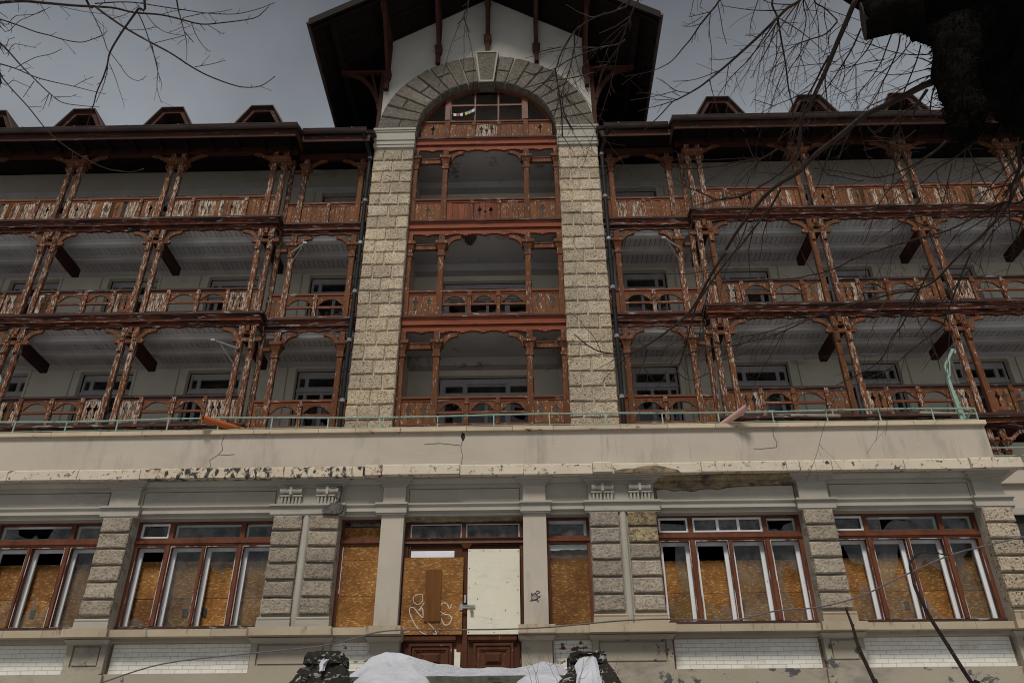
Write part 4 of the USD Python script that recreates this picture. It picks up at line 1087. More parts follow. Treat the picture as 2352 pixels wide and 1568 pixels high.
def build_block():
    rng = random.Random(77)
    t = thing('entrance_block', 'rendered single-storey front block with boarded windows, bossed stone pilasters and blackened cornice', 'building')
    XL, XR = -10.45, 10.02
    SG = [('pil', -6.93, -6.38), ('dbl', -3.72, -2.50), ('jamb', -1.71, -1.29), ('jamb', 0.93, 1.36), ('dbl', 2.17, 3.40), ('pil', 6.12, 6.66), ('end', 9.40, 9.94), ('end', -10.30, -9.76)]
    # attic wall and coping
    m = MB(); m.box(XL + 0.3, XR + 0.02, 15.0, 15.3, 7.60, 8.615); aw = m.build('attic_wall', L['plaster_beige'], t)
    m = MB(); m.box(XR - 0.28, XR + 0.02, 15.301, 17.3, 7.6, 8.615); m.build('side_attic', L['plaster_beige'], t)
    m = MB(); m.box(XL + 0.3, XR - 0.281, 15.301, 18.5, 8.2, 8.3); m.build('terrace_floor', L['plinth'], t)
    for cr in ([(-5.02, 8.60), (-5.05, 8.45), (-5.0, 8.3), (-5.07, 8.2), (-5.22, 8.08), (-5.18, 7.95), (-5.25, 7.82)], [(-0.25, 8.61), (-0.27, 8.55), (-0.24, 8.52)], [(-0.25, 8.42), (-0.28, 8.3), (-0.24, 8.1), (-0.26, 7.9), (-0.25, 7.8)],
               [(5.9, 8.6), (5.88, 8.45), (5.93, 8.3), (5.9, 8.2)], [(5.9, 8.2), (5.6, 8.17), (5.45, 8.18)], [(-0.3, 8.33), (-0.7, 8.38), (-1.0, 8.36)], [(-5.07, 8.2), (-4.9, 8.19), (-4.75, 8.2)]):
        q = MB(); q.prism(stroke_ribbon(cr, 0.009), 14.9965, 14.9995); q.build('crack', L['crack'], aw)
    blob = Polygon([(-0.26, 8.60), (-0.21, 8.58), (-0.20, 8.50), (-0.22, 8.44), (-0.25, 8.42), (-0.27, 8.48), (-0.29, 8.52)])
    q = MB(); q.prism(blob, 14.9960, 14.9993); q.build('hole', L['crack'], aw)
    x = XL + 0.3
    while x < XR:
        w = rng.uniform(0.7, 1.9)
        x1 = min(x + w, XR + 0.06)
        m = MB(); m.box(x, x1 - 0.008, 14.93, 15.36, 8.616, 8.70 + rng.uniform(-0.006, 0.006)); m.build('coping_stone', L['coping'], t)
        x = x1
    # cornice slab in cast pieces
    x = XL + 0.25
    cuts = [-8.9, -7.55, -6.35, -4.9, -3.6, -2.05, -1.72, -0.25, 0.95, 2.26, 2.62, 4.3, 5.9, 6.15, 6.75, 8.1, 9.32, 10.28]
    prev = XL + 0.2
    for c in cuts:
        black = -6.6 < prev < -1.8
        dz = rng.uniform(-0.008, 0.008)
        pr = 0.05 if (prev in (-2.05, -1.72, 2.26, 9.32)) else 0.0
        prof = [(14.62 - pr, 7.56 + dz), (15.0, 7.60 + dz), (15.0, 7.80), (14.66 - pr, 7.775 + dz), (14.62 - pr, 7.74 + dz)]
        m = MB()
        if prev == 2.62:      # broken lower edge, showing the rough core
            m.profile_x(prof, prev + 0.006, c - 0.006)
            core = Polygon([(2.66, 7.555), (2.66, 7.60), (2.85, 7.635), (3.05, 7.64), (3.2, 7.68), (3.45, 7.70), (3.62, 7.66), (3.85, 7.60), (3.9, 7.555)])
            q = MB(); q.prism(core, 14.608, 14.66); q.build('broken_edge', L['moulding_decayed'], t)
        else:
            m.profile_x(prof, prev + 0.006, c - 0.006)
        m.build('cornice_slab', L['cornice_black' if black else 'cornice_cream'], t)
        prev = c
    m = MB(); m.box(XR - 0.02, 10.27, 14.9, 17.3, 7.58, 7.76); m.build('side_cornice', L['cornice_cream'], t)
    # bays: entablature between piers
    bays = [(-9.76, -6.93), (-6.38, -3.72), (-2.50, -1.71), (-1.29, 0.93), (1.36, 2.17), (3.40, 6.12), (6.66, 9.40)]
    for a, b in bays:
        dec = abs(a - 3.40) < 0.01
        m = MB(); m.box(a + 0.001, b - 0.001, 14.985, 15.3, 6.90, 7.60)
        m.profile_x([(14.954, 7.50), (14.954, 7.575), (14.80, 7.575), (14.80, 7.545), (14.86, 7.53), (14.92, 7.50)], a + 0.001, b - 0.001)
        band = sbox(a + 0.002, 7.10, b - 0.002, 7.50)
        big = b - a > 1.2
        if dec:
            top = [(a + 0.07, 7.33), (a + 0.25, 7.345), (a + 0.4, 7.30), (a + 0.55, 7.32), (a + 0.75, 7.29), (a + 0.9, 7.33), (a + 1.1, 7.345), (a + 1.25, 7.32), (a + 1.4, 7.36), (a + 1.7, 7.385), (b - 0.07, 7.395)]
            panel = Polygon([(b - 0.07, 7.125), (a + 0.07, 7.125)] + top)
        else:
            panel = sbox(a + 0.07, 7.125, b - 0.07, 7.40)
        if big:
            m.prism(band.difference(panel.buffer(0.018, join_style=2)), 14.955, 14.9845)
        else:
            m.prism(band, 14.955, 14.9845)
        fr = m.build('frieze', L['moulding_decayed' if dec else 'moulding'], t)
        if big:
            m = MB(); m.prism(panel, 14.957, 14.9845); m.build('frieze_panel', L['moulding'], fr)
        m = MB()
        m.profile_x([(14.954, 6.93), (14.954, 7.10), (14.86, 7.10), (14.86, 7.075), (14.90, 7.05), (14.90, 6.98), (14.88, 6.97), (14.88, 6.955), (14.93, 6.945), (14.93, 6.93)], a + 0.001, b - 0.001)
        m.box(a + 0.001, b - 0.001, 14.94, 15.3, 6.88, 6.929)
        m.build('architrave', L['moulding'], t)
    # piers
    for kind, a, b in SG:
        xc = (a + b) / 2
        m = MB()
        body = 14.88 if kind != 'jamb' else 14.86
        m.box(a, b, body, 15.3, 4.80, 7.08)
        m.box(a + 0.0, b - 0.0, 14.88, 15.3, 7.081, 7.60)
        p = m.build('pilaster', L['moulding'] if kind != 'jamb' else L['plaster_beige'], t)
        e = 0.08 if kind != 'jamb' else 0.06
        if kind == 'jamb':
            a2, b2 = (a - 0.08, b + 0.02) if a < 0 else (a - 0.02, b + 0.06)
        else:
            a2, b2 = a - 0.06, b + 0.06
        m = MB()
        for (z0, z1, o) in ((6.868, 6.895, 0.05), (6.895, 6.93, 0.07), (6.93, 7.03, 0.06), (7.03, 7.05, 0.085), (7.05, 7.085, 0.11)):
            m.box(a2 - o * 0.4, b2 + o * 0.4, body - o, 14.9, z0, z1 - 0.0005)
        m.build('pilaster_cap', L['moulding'], p)
        m = MB()
        z = 7.47
        for (z0, z1, o) in ((7.43, 7.455, 0.02), (7.455, 7.485, 0.04), (7.485, 7.525, 0.08), (7.525, 7.578, 0.14)):
            m.box(a - o, b + o, 14.88 - o, 14.97, z0, z1 - 0.0005)
        m.build('pilaster_crown', L['moulding'], p)
        if kind in ('pil', 'dbl', 'end'):
            cols = [(a, b)] if kind != 'dbl' else [(a, a + 0.53), (b - 0.53, b)]
            for ci, (c0, c1) in enumerate(cols):
                for i in range(6):
                    zt = 6.865 - 0.3055 * i
                    mt = 'stone_pale' if kind == 'end' else 'stone_grey'
                    if a > 2 and kind == 'dbl' and ci == 1 and i < 2:
                        mt = 'stone_yellowed'
                    rough_block(c0, c1, 14.795, 15.04 if (ci == 0 or kind != 'dbl') else 15.04, zt - 0.262, zt, rng, 0.02, 0.008).build('stone_block', L[mt], p)
                m = MB()
                m.box(c0 - 0.03, c1 + 0.03, 14.77, 14.95, 4.825, 4.965)
                m.tube([(c0 - 0.025, 14.79, 4.99), (c1 + 0.025, 14.79, 4.99)], 0.028, 8)
                m.box(c0 - 0.02, c1 + 0.02, 14.80, 14.95, 4.966, 5.02)
                m.build('pilaster_base', L['sill_stone' if c0 > 2 else 'moulding'], p)
            if kind == 'dbl':   # carved volute consoles above
                for c0, c1 in cols:
                    xm = (c0 + c1) / 2
                    m = MB()
                    for sg in (-1, 1):
                        pts = [(xm + sg * (0.015 + 0.19 * q), 14.82, 7.345) for q in np.linspace(0, 1, 7)]
                        rad = [0.048 + 0.018 * abs(q * 2 - 1) ** 1.5 for q in np.linspace(0, 1, 7)]
                        m.tube(pts, rad, 12)
                        m.tube([(xm + sg * (0.03 + 0.17 * q), 14.80, 7.425 - 0.02 * math.sin(math.pi * q)) for q in np.linspace(0, 1, 7)], 0.012, 6)
                    m.box(xm - 0.022, xm + 0.022, 14.745, 14.879, 7.265, 7.41)
                    m.box(xm - 0.215, xm + 0.215, 14.80, 14.879, 7.243, 7.27)
                    v = m.build('volute', L['moulding'], p)
                    m = MB()
                    for k in range(6):
                        xx = xm - 0.17 + k * 0.068
                        m.tube([(xx, 14.845, 7.10), (xx, 14.835, 7.242)], 0.024, 8)
                    m.box(xm - 0.20, xm + 0.20, 14.862, 14.879, 7.09, 7.242)
                    m.build('flutes', L['moulding'], v)
                # rounded strip between the two columns of blocks
                m = MB(); m.tube([(xc, 14.90, 4.82), (xc, 14.90, 6.92)], 0.075, 12); m.build('round_strip', L['moulding'], p)
        # pedestal below the sill with a sunk panel
        e2 = 0.07 if kind != 'jamb' else 0.05
        q0, q1 = a - e2, b + e2
        m = MB()
        outer = sbox(q0, 4.10, q1, 4.66)
        if kind == 'jamb':
            m.prism(outer, 14.88, 15.2)
        else:
            panel = sbox(q0 + 0.10, 4.23, q1 - 0.10, 4.585)
            m.prism(outer.difference(panel), 14.86, 14.90)
            m.prism(outer, 14.9005, 15.2)
            m.prism(panel.buffer(-0.03), 14.878, 14.900)
        dec = kind == 'dbl' and a > 0
        m.build('pedestal', L['plinth_decayed' if (dec or kind == 'pil') else 'plinth'], p)
        m = MB(); m.box(q0 - 0.03, q1 + 0.03, 14.82, 15.0, 4.615, 4.668); m.frus((q0 + q1) / 2, 14.93, 4.60, 4.667, (q1 - q0) / 2 + 0.01, 0.09, (q1 - q0) / 2 + 0.06, 0.16); m.build('pedestal_moulding', L['plinth'], p)
        q = MB()
        q.box(q0 - 0.05, q1 + 0.05, 14.62, 15.2, 4.68, 4.82); q.build('sill_block', L['sill_stone'], p)
    # sills, brick panels, plinth under each bay
    nb = 0
    for a, b in bays:
        if abs(a + 1.29) < 0.01:
            continue
        a1, b1 = a + 0.12, b - 0.12
        if b - a < 1:
            a1, b1 = a + 0.07, b - 0.07
        x = a1 + 0.001
        while x < b1 - 0.01:
            x2 = min(b1 - 0.001, x + rng.uniform(0.6, 1.2))
            if b1 - x2 < 0.25:
                x2 = b1 - 0.001
            m = MB(); m.box(x, x2 - 0.005, 14.70, 15.2, 4.69, 4.812); m.build('sill_stone', L['sill_stone'], t)
            x = x2
        m = MB(); m.box(a1, b1, 14.86, 15.1, 4.63, 4.689); m.build('sill_moulding', L['plinth'], t)
        m = MB(); m.box(a1 - 0.05, b1 + 0.05, 15.012, 15.2, 4.05, 4.66)
        bp = m.build('brick_panel', L['mortar'], t)
        far_left = a < -9
        chip = b - a < 1
        joined = MB()
        z = 4.135
        r = 0
        while z < 4.62:
            z2 = min(z + 0.0655, 4.628)
            x = a1 + 0.001 - (0.117 if r % 2 else 0)
            while x < b1 - 0.003:
                x2 = x + 0.228
                u0, u1 = max(x, a1 + 0.001), min(x2, b1 - 0.001)
                if u1 - u0 > 0.02:
                    if far_left:
                        joined.box(u0, u1, 14.998 + rng.uniform(-.002, .002), 15.0119, z, z2)
                    else:
                        q = MB(); q.box(u0, u1, 14.998 + rng.uniform(-.002, .002), 15.0119, z, z2); q.build('brick', L['brick_chipped' if chip else 'brick_white'], bp); nb += 1
                x = x2 + 0.005
            z = z2 + 0.005
            r += 1
        if far_left:
            tag(joined.build('brickwork', L['brick_white'], bp), kind='stuff')
        m = MB(); m.box(a1 - 0.1, b1 + 0.1, 14.93, 15.2, 2.6, 4.126); m.build('plinth', L['plinth_decayed' if a1 > 1 else 'plinth'], t)
    for kind, a, b in SG:
        m = MB(); m.box(a - 0.10, b + 0.10, 14.85, 15.2, 2.6, 4.098); m.build('plinth', L['plinth_decayed' if a > 1 else 'plinth'], t)
    # the shell behind: side wall, inner room
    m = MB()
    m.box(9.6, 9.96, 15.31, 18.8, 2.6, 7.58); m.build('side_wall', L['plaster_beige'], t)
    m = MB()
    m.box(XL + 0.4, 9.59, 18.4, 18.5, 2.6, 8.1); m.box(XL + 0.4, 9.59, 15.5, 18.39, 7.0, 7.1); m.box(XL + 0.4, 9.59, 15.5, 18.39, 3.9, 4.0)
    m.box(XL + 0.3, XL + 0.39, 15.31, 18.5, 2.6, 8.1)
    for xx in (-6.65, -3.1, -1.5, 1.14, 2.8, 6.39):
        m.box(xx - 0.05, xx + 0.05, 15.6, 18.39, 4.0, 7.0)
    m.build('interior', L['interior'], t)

    # big four-part windows
    def big_window(x0, x1, osb_top, spec):
        z0, z1 = 4.90, 6.90
        W = x1 - x0
        out = sbox(x0, z0, x1, z1)
        mx = [x0 + 0.245 * W, x0 + 0.755 * W]
        xm = (x0 + x1) / 2
        holes_top = [(x0 + 0.07, mx[0] - 0.045), (mx[0] + 0.045, mx[1] - 0.045), (mx[1] + 0.045, x1 - 0.07)]
        holes = [(x0 + 0.07, mx[0] - 0.055), (mx[0] + 0.055, xm - 0.035), (xm + 0.035, mx[1] - 0.055), (mx[1] + 0.055, x1 - 0.07)]
        p = out
        ztb0, ztb1 = 6.40, 6.565
        for a, b in holes_top:
            p = p.difference(sbox(a, ztb1, b, z1 - 0.055))
        for a, b in holes:
            p = p.difference(sbox(a, z0 + 0.05, b, ztb0))
        m = MB(); m.prism(p, 15.13, 15.22)
        m.box(x0, x1, 15.10, 15.129, 6.455, 6.51); m.box(x0, x1, 15.115, 15.129, 6.43, 6.454)
        for xx in mx:
            m.box(xx - 0.03, xx + 0.03, 15.105, 15.129, z0 + 0.06, 6.42)
        m.box(xm - 0.022, xm + 0.022, 15.10, 15.129, z0 + 0.06, 6.40)
        w = m.build('window', L['frame_brown'], t)
        m = MB(); m.box(x0, x1, 15.09, 15.128, z0 - 0.001, z0 + 0.045); m.build('bottom_rail', L['rail_dark'], w)
        # white inner casements
        for i, (a, b) in enumerate(holes):
            q = sbox(a - 0.02, z0 + 0.03, b + 0.02, ztb0 + 0.02).difference(sbox(a + 0.062, z0 + 0.08, b - 0.062, ztb0 - 0.05))
            m = MB(); m.prism(q, 15.27, 15.315); c = m.build('casement', L['frame_white'], w)
            lip = sbox(a - 0.004, z0 + 0.046, b + 0.004, ztb0 + 0.004).difference(sbox(a + 0.007, z0 + 0.057, b - 0.007, ztb0 - 0.007))
            m = MB(); m.prism(lip, 15.124, 15.129); m.build('putty', L['putty_worn'], c)
            gp = sbox(a + 0.007, z0 + 0.05, b - 0.007, ztb0 - 0.007)
            st = spec['low'][i]
            if st == 'gone':
                pass
            else:
                if st != 'whole':
                    gp = gp.intersection(Polygon([(a + (b - a) * u, z0 + (ztb0 - z0) * v) for u, v in st]).buffer(0)) if isinstance(st, list) else gp.difference(Polygon([(a + (b - a) * u, z0 + (ztb0 - z0) * v) for u, v in st[1]]).buffer(0))
                m = MB(); m.prism(gp, 15.292, 15.296); m.build('pane', L['glass_dirt_glare' if spec.get('dirty_glare') else 'glass'], w)
        for i, (a, b) in enumerate(holes_top):
            q = sbox(a, ztb1, b, z1 - 0.055).difference(sbox(a + 0.035, ztb1 + 0.035, b - 0.035, z1 - 0.09))
            mt = spec['topframe'][i]
            m = MB(); m.prism(q, 15.145, 15.18) if mt == 'frame_white' else m.prism(q, 15.225, 15.26)
            if mt == 'frame_white' and spec.get('bars') == i:
                for u in (0.36, 0.66):
                    xx = a + (b - a) * u
                    m.box(xx - 0.025, xx + 0.025, 15.146, 15.179, ztb1 + 0.036, z1 - 0.091)
            c = m.build('top_light', L[mt if mt == 'frame_white' else 'frame_white'], w)
            gp = sbox(a + 0.0, ztb1 + 0.0, b - 0.0, z1 - 0.06)
            st = spec['top'][i]
            if st:
                gp = gp.difference(Polygon([(a + (b - a) * u, ztb1 + (z1 - 0.06 - ztb1) * v) for u, v in st]).buffer(0))
            m = MB(); m.prism(gp, 15.19, 15.194); m.build('pane', L['glass_dirt_glare'], w)
        # boards behind
        for u0, u1, mt in ((x0 + 0.05, xm - 0.004, rng.choice(['osb', 'osb_pale', 'osb_dark'])), (xm + 0.004, x1 - 0.05, rng.choice(['osb', 'osb_pale']))):
            m = MB(); m.box(u0, u1, 15.40 + rng.uniform(0, .01), 15.412, z0 + 0.0, 5.505); m.build('strand_board', L[mt], w)
        for u0, u1, mt in ((x0 + 0.05, xm - 0.01, rng.choice(['osb', 'osb_pale'])), (xm - 0.002, x1 - 0.05, rng.choice(['osb', 'osb_pale', 'osb_dark']))):
            m = MB(); m.box(u0, u1, 15.40 + rng.uniform(0, .01), 15.412, 5.513, osb_top + rng.uniform(-0.015, 0.01)); m.build('strand_board', L[mt], w)
        for xx in (spec.get('knobs') or []):
            m = MB(); m.prism(sbox(xx - 0.045, 5.18, xx + 0.045, 5.32), 15.385, 15.399); m.build('board_hole', L['ink'], w)
        return w
    rim = lambda *p: list(p)
    LL = [('hole', [(0.1, 1.2), (0.15, 0.75), (0.3, 0.62), (0.5, 0.68), (0.8, 0.6), (0.9, 0.8), (1.1, 1.2)]), 'whole', ('hole', [(0.0, 0.55), (0.3, 0.7), (0.6, 0.55), (1.1, 0.6), (1.1, 0.0), (0.9, 0.05), (0.4, 0.02), (0.1, 0.05)]), 'whole']
    big_window(-6.38, -3.72, 6.20, dict(low=[[(0, 0), (1, 0), (0.95, 0.12), (0.7, 0.06), (0.6, 0.14), (0.35, 0.17), (0.12, 0.13)], 'whole', [(0, 1), (1, 1), (1, 0.72), (0.75, 0.80), (0.6, 0.66), (0.2, 0.74), (0, 0.9)], 'whole'],
               topframe=['frame_white', 'x', 'x'], top=[None, None, None], knobs=[-5.28, -4.93]))
    big_window(-9.76, -6.93, 6.16, dict(low=[[(0, 0), (1, 0), (1, 0.5), (0.6, 0.35), (0.3, 0.6), (0, 0.4)], [(0.0, 0.0), (0.6, 0), (0.95, 0.2), (0.85, 0.5), (0.5, 0.28), (0.2, 0.33)], [(0, 0), (1, 0), (0.9, 0.4), (0.6, 0.2), (0.4, 0.46), (0.1, 0.1)], 'whole'],
               topframe=['x', 'x', 'x'], top=[None, [(0.2, 1.2), (0.25, 0.4), (0.35, 0.2), (0.45, 0.12), (0.5, 0.4), (0.55, 0.1), (0.68, 0.15), (0.75, 1.2)], None], knobs=[-8.1]))
    big_window(3.40, 6.12, 6.10, dict(low=[[(0, 0), (1, 0), (1, 1), (0.55, 1), (0.5, 0.72), (0.62, 0.5), (0.55, 0.35), (0.45, 0.32), (0.3, 0.4), (0.1, 0.28)], [(0.02, 0), (1, 0), (1, 0.35), (0.85, 0.2), (0.7, 0.27), (0.5, 0.15), (0.3, 0.3), (0.1, 0.2)], 'whole', ('hole', [(0.5, 0.75), (0.3, 0.55), (0.45, 0.3), (0.6, 0.12), (0.85, 0.2), (0.9, 0.6), (0.7, 0.65)])],
               topframe=['frame_white', 'frame_white', 'x'], bars=1, top=[[(0.1, 1.2), (0.12, 0.7), (0.9, 0.6), (0.9, 1.2)], None, [(0.05, 1.1), (0.1, 0.2), (0.3, 0.25), (0.45, 0.1), (0.6, 0.5), (0.9, 0.7), (0.9, 1.1)]], knobs=[4.88]))
    big_window(6.66, 9.40, 6.12, dict(low=[('hole', [(0.0, 0.9), (0.3, 0.95), (0.45, 0.75), (0.95, 0.7), (0.9, 0.45), (0.55, 0.5), (0.45, 0.3), (0.3, 0.2), (0.2, 0.45), (0.3, 0.6)]), ('hole', [(0.85, 0.95), (0.7, 0.7), (0.5, 0.55), (0.9, 0.5)]), ('hole', [(0.4, 0.75), (0.95, 0.6), (0.95, 0.05), (0.5, 0.1), (0.2, 0.3), (0.1, 0.62)]), ('hole', [(0.35, 1.0), (0.45, 0.85), (0.65, 0.6), (0.85, 0.9), (0.5, 0.8)])],
               topframe=['frame_white', 'x', 'x'], top=[None, [(0.2, 0.0), (0.3, 0.5), (0.4, 0.8), (0.55, 0.7), (0.7, 1.2), (0.2, 1.2)], None], knobs=[7.85, 8.17]))

    # narrow windows beside the door
    for (x0, x1, left) in ((-2.50, -1.71, True), (1.36, 2.17, False)):
        z0, z1 = 4.83, 6.90
        p = sbox(x0, z0, x1, z1).difference(sbox(x0 + 0.05, 6.53, x1 - 0.05, z1 - 0.06)).difference(sbox(x0 + 0.06, z0 + 0.04, x1 - 0.05, 6.38))
        m = MB(); m.prism(p, 15.13, 15.22); m.box(x0, x1, 15.10, 15.129, 6.42, 6.48)
        w = m.build('narrow_window', L['frame_brown'], t)
        if left:
            m = MB(); m.box(x0 + 0.052, x1 - 0.052, 15.20, 15.212, 6.531, 6.755); m.build('strand_board', L['osb'], w)
            m = MB(); m.box(x0 + 0.052, x1 - 0.052, 15.16, 15.164, 6.756, z1 - 0.062); m.build('pane', L['glass_dirt_glare'], w)
            for a, b in ((z0 + 0.041, 5.455), (5.461, 6.115), (6.121, 6.379)):
                m = MB(); m.box(x0 + 0.062, x1 - 0.052, 15.15, 15.162, a, b); m.build('strand_board', L['osb'], w)
            m = MB(); m.prism(Polygon(jag_line((x0 + 0.062, 5.5), (x0 + 0.062, 6.36), 14, 0.003, rng) + [(x0 + 0.072, 6.36), (x0 + 0.072, 5.5)]).buffer(0), 15.140, 15.149); m.build('putty', L['frame_white'], w)
        else:
            m = MB(); m.prism(sbox(x0 + 0.05, 6.53, x1 - 0.05, z1 - 0.06).difference(sbox(x0 + 0.05, 6.53, x1 - 0.10, z1 - 0.12)), 15.2, 15.23); c = m.build('casement', L['frame_white'], w)
            m = MB(); m.box(x0 + 0.052, x1 - 0.052, 15.16, 15.164, 6.531, z1 - 0.062); m.build('pane', L['glass_dirt_glare'], w)
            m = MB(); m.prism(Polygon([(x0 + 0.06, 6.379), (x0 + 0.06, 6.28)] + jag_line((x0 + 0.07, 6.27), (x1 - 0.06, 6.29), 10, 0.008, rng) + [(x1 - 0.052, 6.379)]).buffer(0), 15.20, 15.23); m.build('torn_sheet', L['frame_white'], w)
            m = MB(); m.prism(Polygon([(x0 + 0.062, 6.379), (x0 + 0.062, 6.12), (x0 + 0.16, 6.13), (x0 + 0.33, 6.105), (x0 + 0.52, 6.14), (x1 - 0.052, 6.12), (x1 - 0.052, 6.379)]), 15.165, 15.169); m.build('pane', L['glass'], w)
            m = MB(); m.box(x0 + 0.03, x1 - 0.02, 15.25, 15.262, z0, 5.44); m.build('strand_board', L['osb_dark'], w)
            m = MB(); m.box(x0 + 0.03, x1 - 0.02, 15.25, 15.262, 5.444, 6.09); m.build('strand_board', L['osb_dark'], w)
            m = MB(); m.box(x0 + 0.03, x1 - 0.02, 15.27, 15.28, 6.05, 6.38); m.build('brown_board', L['brown_sheet'], w)

    # entrance double door
    z0, z1 = 4.02, 6.86
    p = sbox(-1.29, z0, 0.93, z1).difference(sbox(-1.19, 6.50, -0.225, 6.78)).difference(sbox(-0.145, 6.50, 0.86, 6.78)).difference(sbox(-1.21, z0, 0.86, 6.36))
    m = MB(); m.prism(p, 15.10, 15.22)
    m.profile_x([(15.06, 6.385), (15.099, 6.385), (15.099, 6.49), (15.05, 6.49), (15.05, 6.47), (15.075, 6.455), (15.075, 6.42)], -1.288, 0.928)
    door = m.build('entrance_door', L['door_red'], t)
    for a, b in ((-1.19, -0.225), (-0.145, 0.86)):
        m = MB(); m.prism(sbox(a, 6.50, b, 6.78).difference(sbox(a + 0.02, 6.52, b - 0.02, 6.765)), 15.16, 15.175); m.build('putty', L['frame_white'], door)
        m = MB(); m.box(a, b, 15.18, 15.184, 6.50, 6.78); m.build('pane', L['glass_dirt_glare'], door)
    m = MB()
    pts = [(-1.28, 6.899), (-1.28, 6.80)] + jag_line((-1.27, 6.80), (0.92, 6.805), 30, 0.012, rng) + [(0.925, 6.899)]
    m.prism(Polygon(pts).buffer(0), 15.04, 15.095); m.build('spalled_lintel', L['moulding_decayed'], t)
    for (a, b, left) in ((-1.205, -0.165, True), (-0.075, 0.855, False)):
        m = MB(); m.box(a, b, 15.13, 15.18, z0, 6.355)
        leaf = m.build('door_leaf', L['door_red'], door)
        x0, x1 = (a + 0.11, b - 0.17) if left else (a + 0.11, b - 0.12)
        m = MB()
        for k, (d, y) in enumerate(((0.0, 15.075), (0.06, 15.095), (0.085, 15.112))):
            o = sbox(x0 + d, 4.12 + d, x1 - d, 4.61 - d); i_ = sbox(x0 + d + 0.045, 4.12 + d + 0.045, x1 - d - 0.045, 4.61 - d - 0.045)
            m.prism(o.difference(i_), y, 15.129)
        cx_, cz_ = (x0 + x1) / 2, 4.365
        hw, hh = (x1 - x0) / 2 - 0.2, 0.105
        V = [(cx_ - hw, 15.129, cz_ - hh), (cx_ + hw, 15.129, cz_ - hh), (cx_ + hw, 15.129, cz_ + hh), (cx_ - hw, 15.129, cz_ + hh)]
        V += [(cx_ - hw + 0.05, 15.09, cz_ - hh + 0.05), (cx_ + hw - 0.05, 15.09, cz_ - hh + 0.05), (cx_ + hw - 0.05, 15.09, cz_ + hh - 0.05), (cx_ - hw + 0.05, 15.09, cz_ + hh - 0.05)]
        F = [(4, 5, 6), (4, 6, 7)]
        for k in range(4):
            j = (k + 1) % 4
            F += [(k, j, 4 + j), (k, 4 + j, 4 + k)]
        m.add(V, F)
        m.box(x0 - 0.09, x1 + 0.06, 15.04, 15.10, 4.655, 4.735); m.box(x0 - 0.06, x1 + 0.04, 15.06, 15.11, 4.63, 4.654)
        m.build('door_panel', L['door_red'], door)
    m = MB(); m.box(-0.165, -0.075, 15.085, 15.13, z0, 6.36)
    m.frus(-0.12, 15.09, 6.28, 6.36, 0.05, 0.05, 0.10, 0.07); m.build('door_post', L['door_red'], door)
    m = MB(); m.box(-1.255, -0.168, 15.018, 15.030, 4.745, 6.105); m.build('strand_board', L['osb'], door)
    m = MB(); m.box(-0.848, -0.555, 14.992, 15.0175, 4.965, 5.875); m.build('plank', L['plank_brown'], door)
    m = MB(); m.box(-1.145, -0.345, 15.05, 15.06, 6.118, 6.24); m.build('white_strip', L['strip_white'], door)
    m = MB(); m.prism(Polygon([(-0.09, 6.255), (-0.075, 4.743), (0.862, 4.74), (0.858, 6.252)]), 15.012, 15.03); m.build('cream_board', L['board_cream'], door)
    m = MB(); m.prism(Polygon([(-0.295, 4.515), (-0.265, 4.515), (-0.262, 4.475), (-0.245, 4.462), (-0.19, 4.465), (-0.19, 4.05), (-0.295, 4.05)]), 15.105, 15.118); m.build('cream_offcut', L['board_cream'], door)
    m = MB()
    for xx, zz in ((-0.06, 6.22), (0.2, 6.225), (0.5, 6.22), (0.83, 6.21), (-0.055, 5.9), (0.83, 5.75), (-0.055, 5.55), (0.82, 5.5), (0.1, 5.35), (0.35, 5.0), (0.6, 5.15), (0.82, 5.1), (-0.05, 4.78), (0.4, 4.77), (0.83, 4.77), (0.06, 5.62), (0.63, 5.64)):
        m.prism(Point(xx, zz).buffer(0.009, 3), 15.008, 15.0115)
    tag(m.build('nails', L['ink'], door), kind='stuff')
    m = MB(); m.prism(Polygon([(-2.80, 6.88), (-2.55, 6.86), (-2.44, 6.90), (-2.42, 7.02), (-2.47, 7.09), (-2.56, 7.075), (-2.66, 7.08), (-2.74, 7.0), (-2.82, 6.94)]), 14.735, 14.80); m.build('broken_corner', L['broken_core'], t)
    m = MB(); m.prism(Polygon([(-2.60, 7.10), (-2.53, 7.11), (-2.51, 7.30), (-2.50, 7.44), (-2.58, 7.43), (-2.63, 7.36), (-2.62, 7.25), (-2.56, 7.18)]), 14.78, 14.879); m.build('broken_patch', L['broken_core'], t)
    m = MB(); m.prism(Polygon([(-2.09, 7.74), (-2.06, 7.74), (-2.055, 7.66), (-2.03, 7.61), (-2.05, 7.565), (-2.09, 7.58), (-2.085, 7.66)]), 14.606, 14.613); m.build('hole', L['crack'], t)
    # hasp and padlock
    m = MB(); m.box(-0.215, -0.165, 14.995, 15.005, 5.155, 5.265); m.box(-0.165, -0.02, 14.99, 15.002, 5.185, 5.225); m.box(-0.14, -0.105, 14.995, 15.006, 5.28, 5.42)
    m.tube([(-0.16, 14.985, 5.235), (-0.03, 14.985, 5.235)], 0.008, 6); m.box(-0.03, 0.06, 14.992, 15.004, 5.185, 5.24)
    m.build('hasp', L['zinc'], door)
    m = MB(); m.box(-0.025, 0.03, 14.95, 14.98, 5.105, 5.165)
    m.tube([(-0.015 + 0.018 * (1 - math.cos(q)), 14.965, 5.165 + 0.045 * math.sin(q)) for q in np.linspace(0, math.pi, 8)], 0.006, 6)
    m.build('padlock', L['brass'], door)
    # chalked letters on the strand board and the little turtle drawn on the jamb
    def chalk(pts, w, name='chalk_mark', closed=False, y=15.0145, par=door, mt='chalk'):
        q = MB(); q.prism(stroke_ribbon(smooth_line(pts, 6, closed), w), y, y + 0.003); q.build(name, L[mt], par)
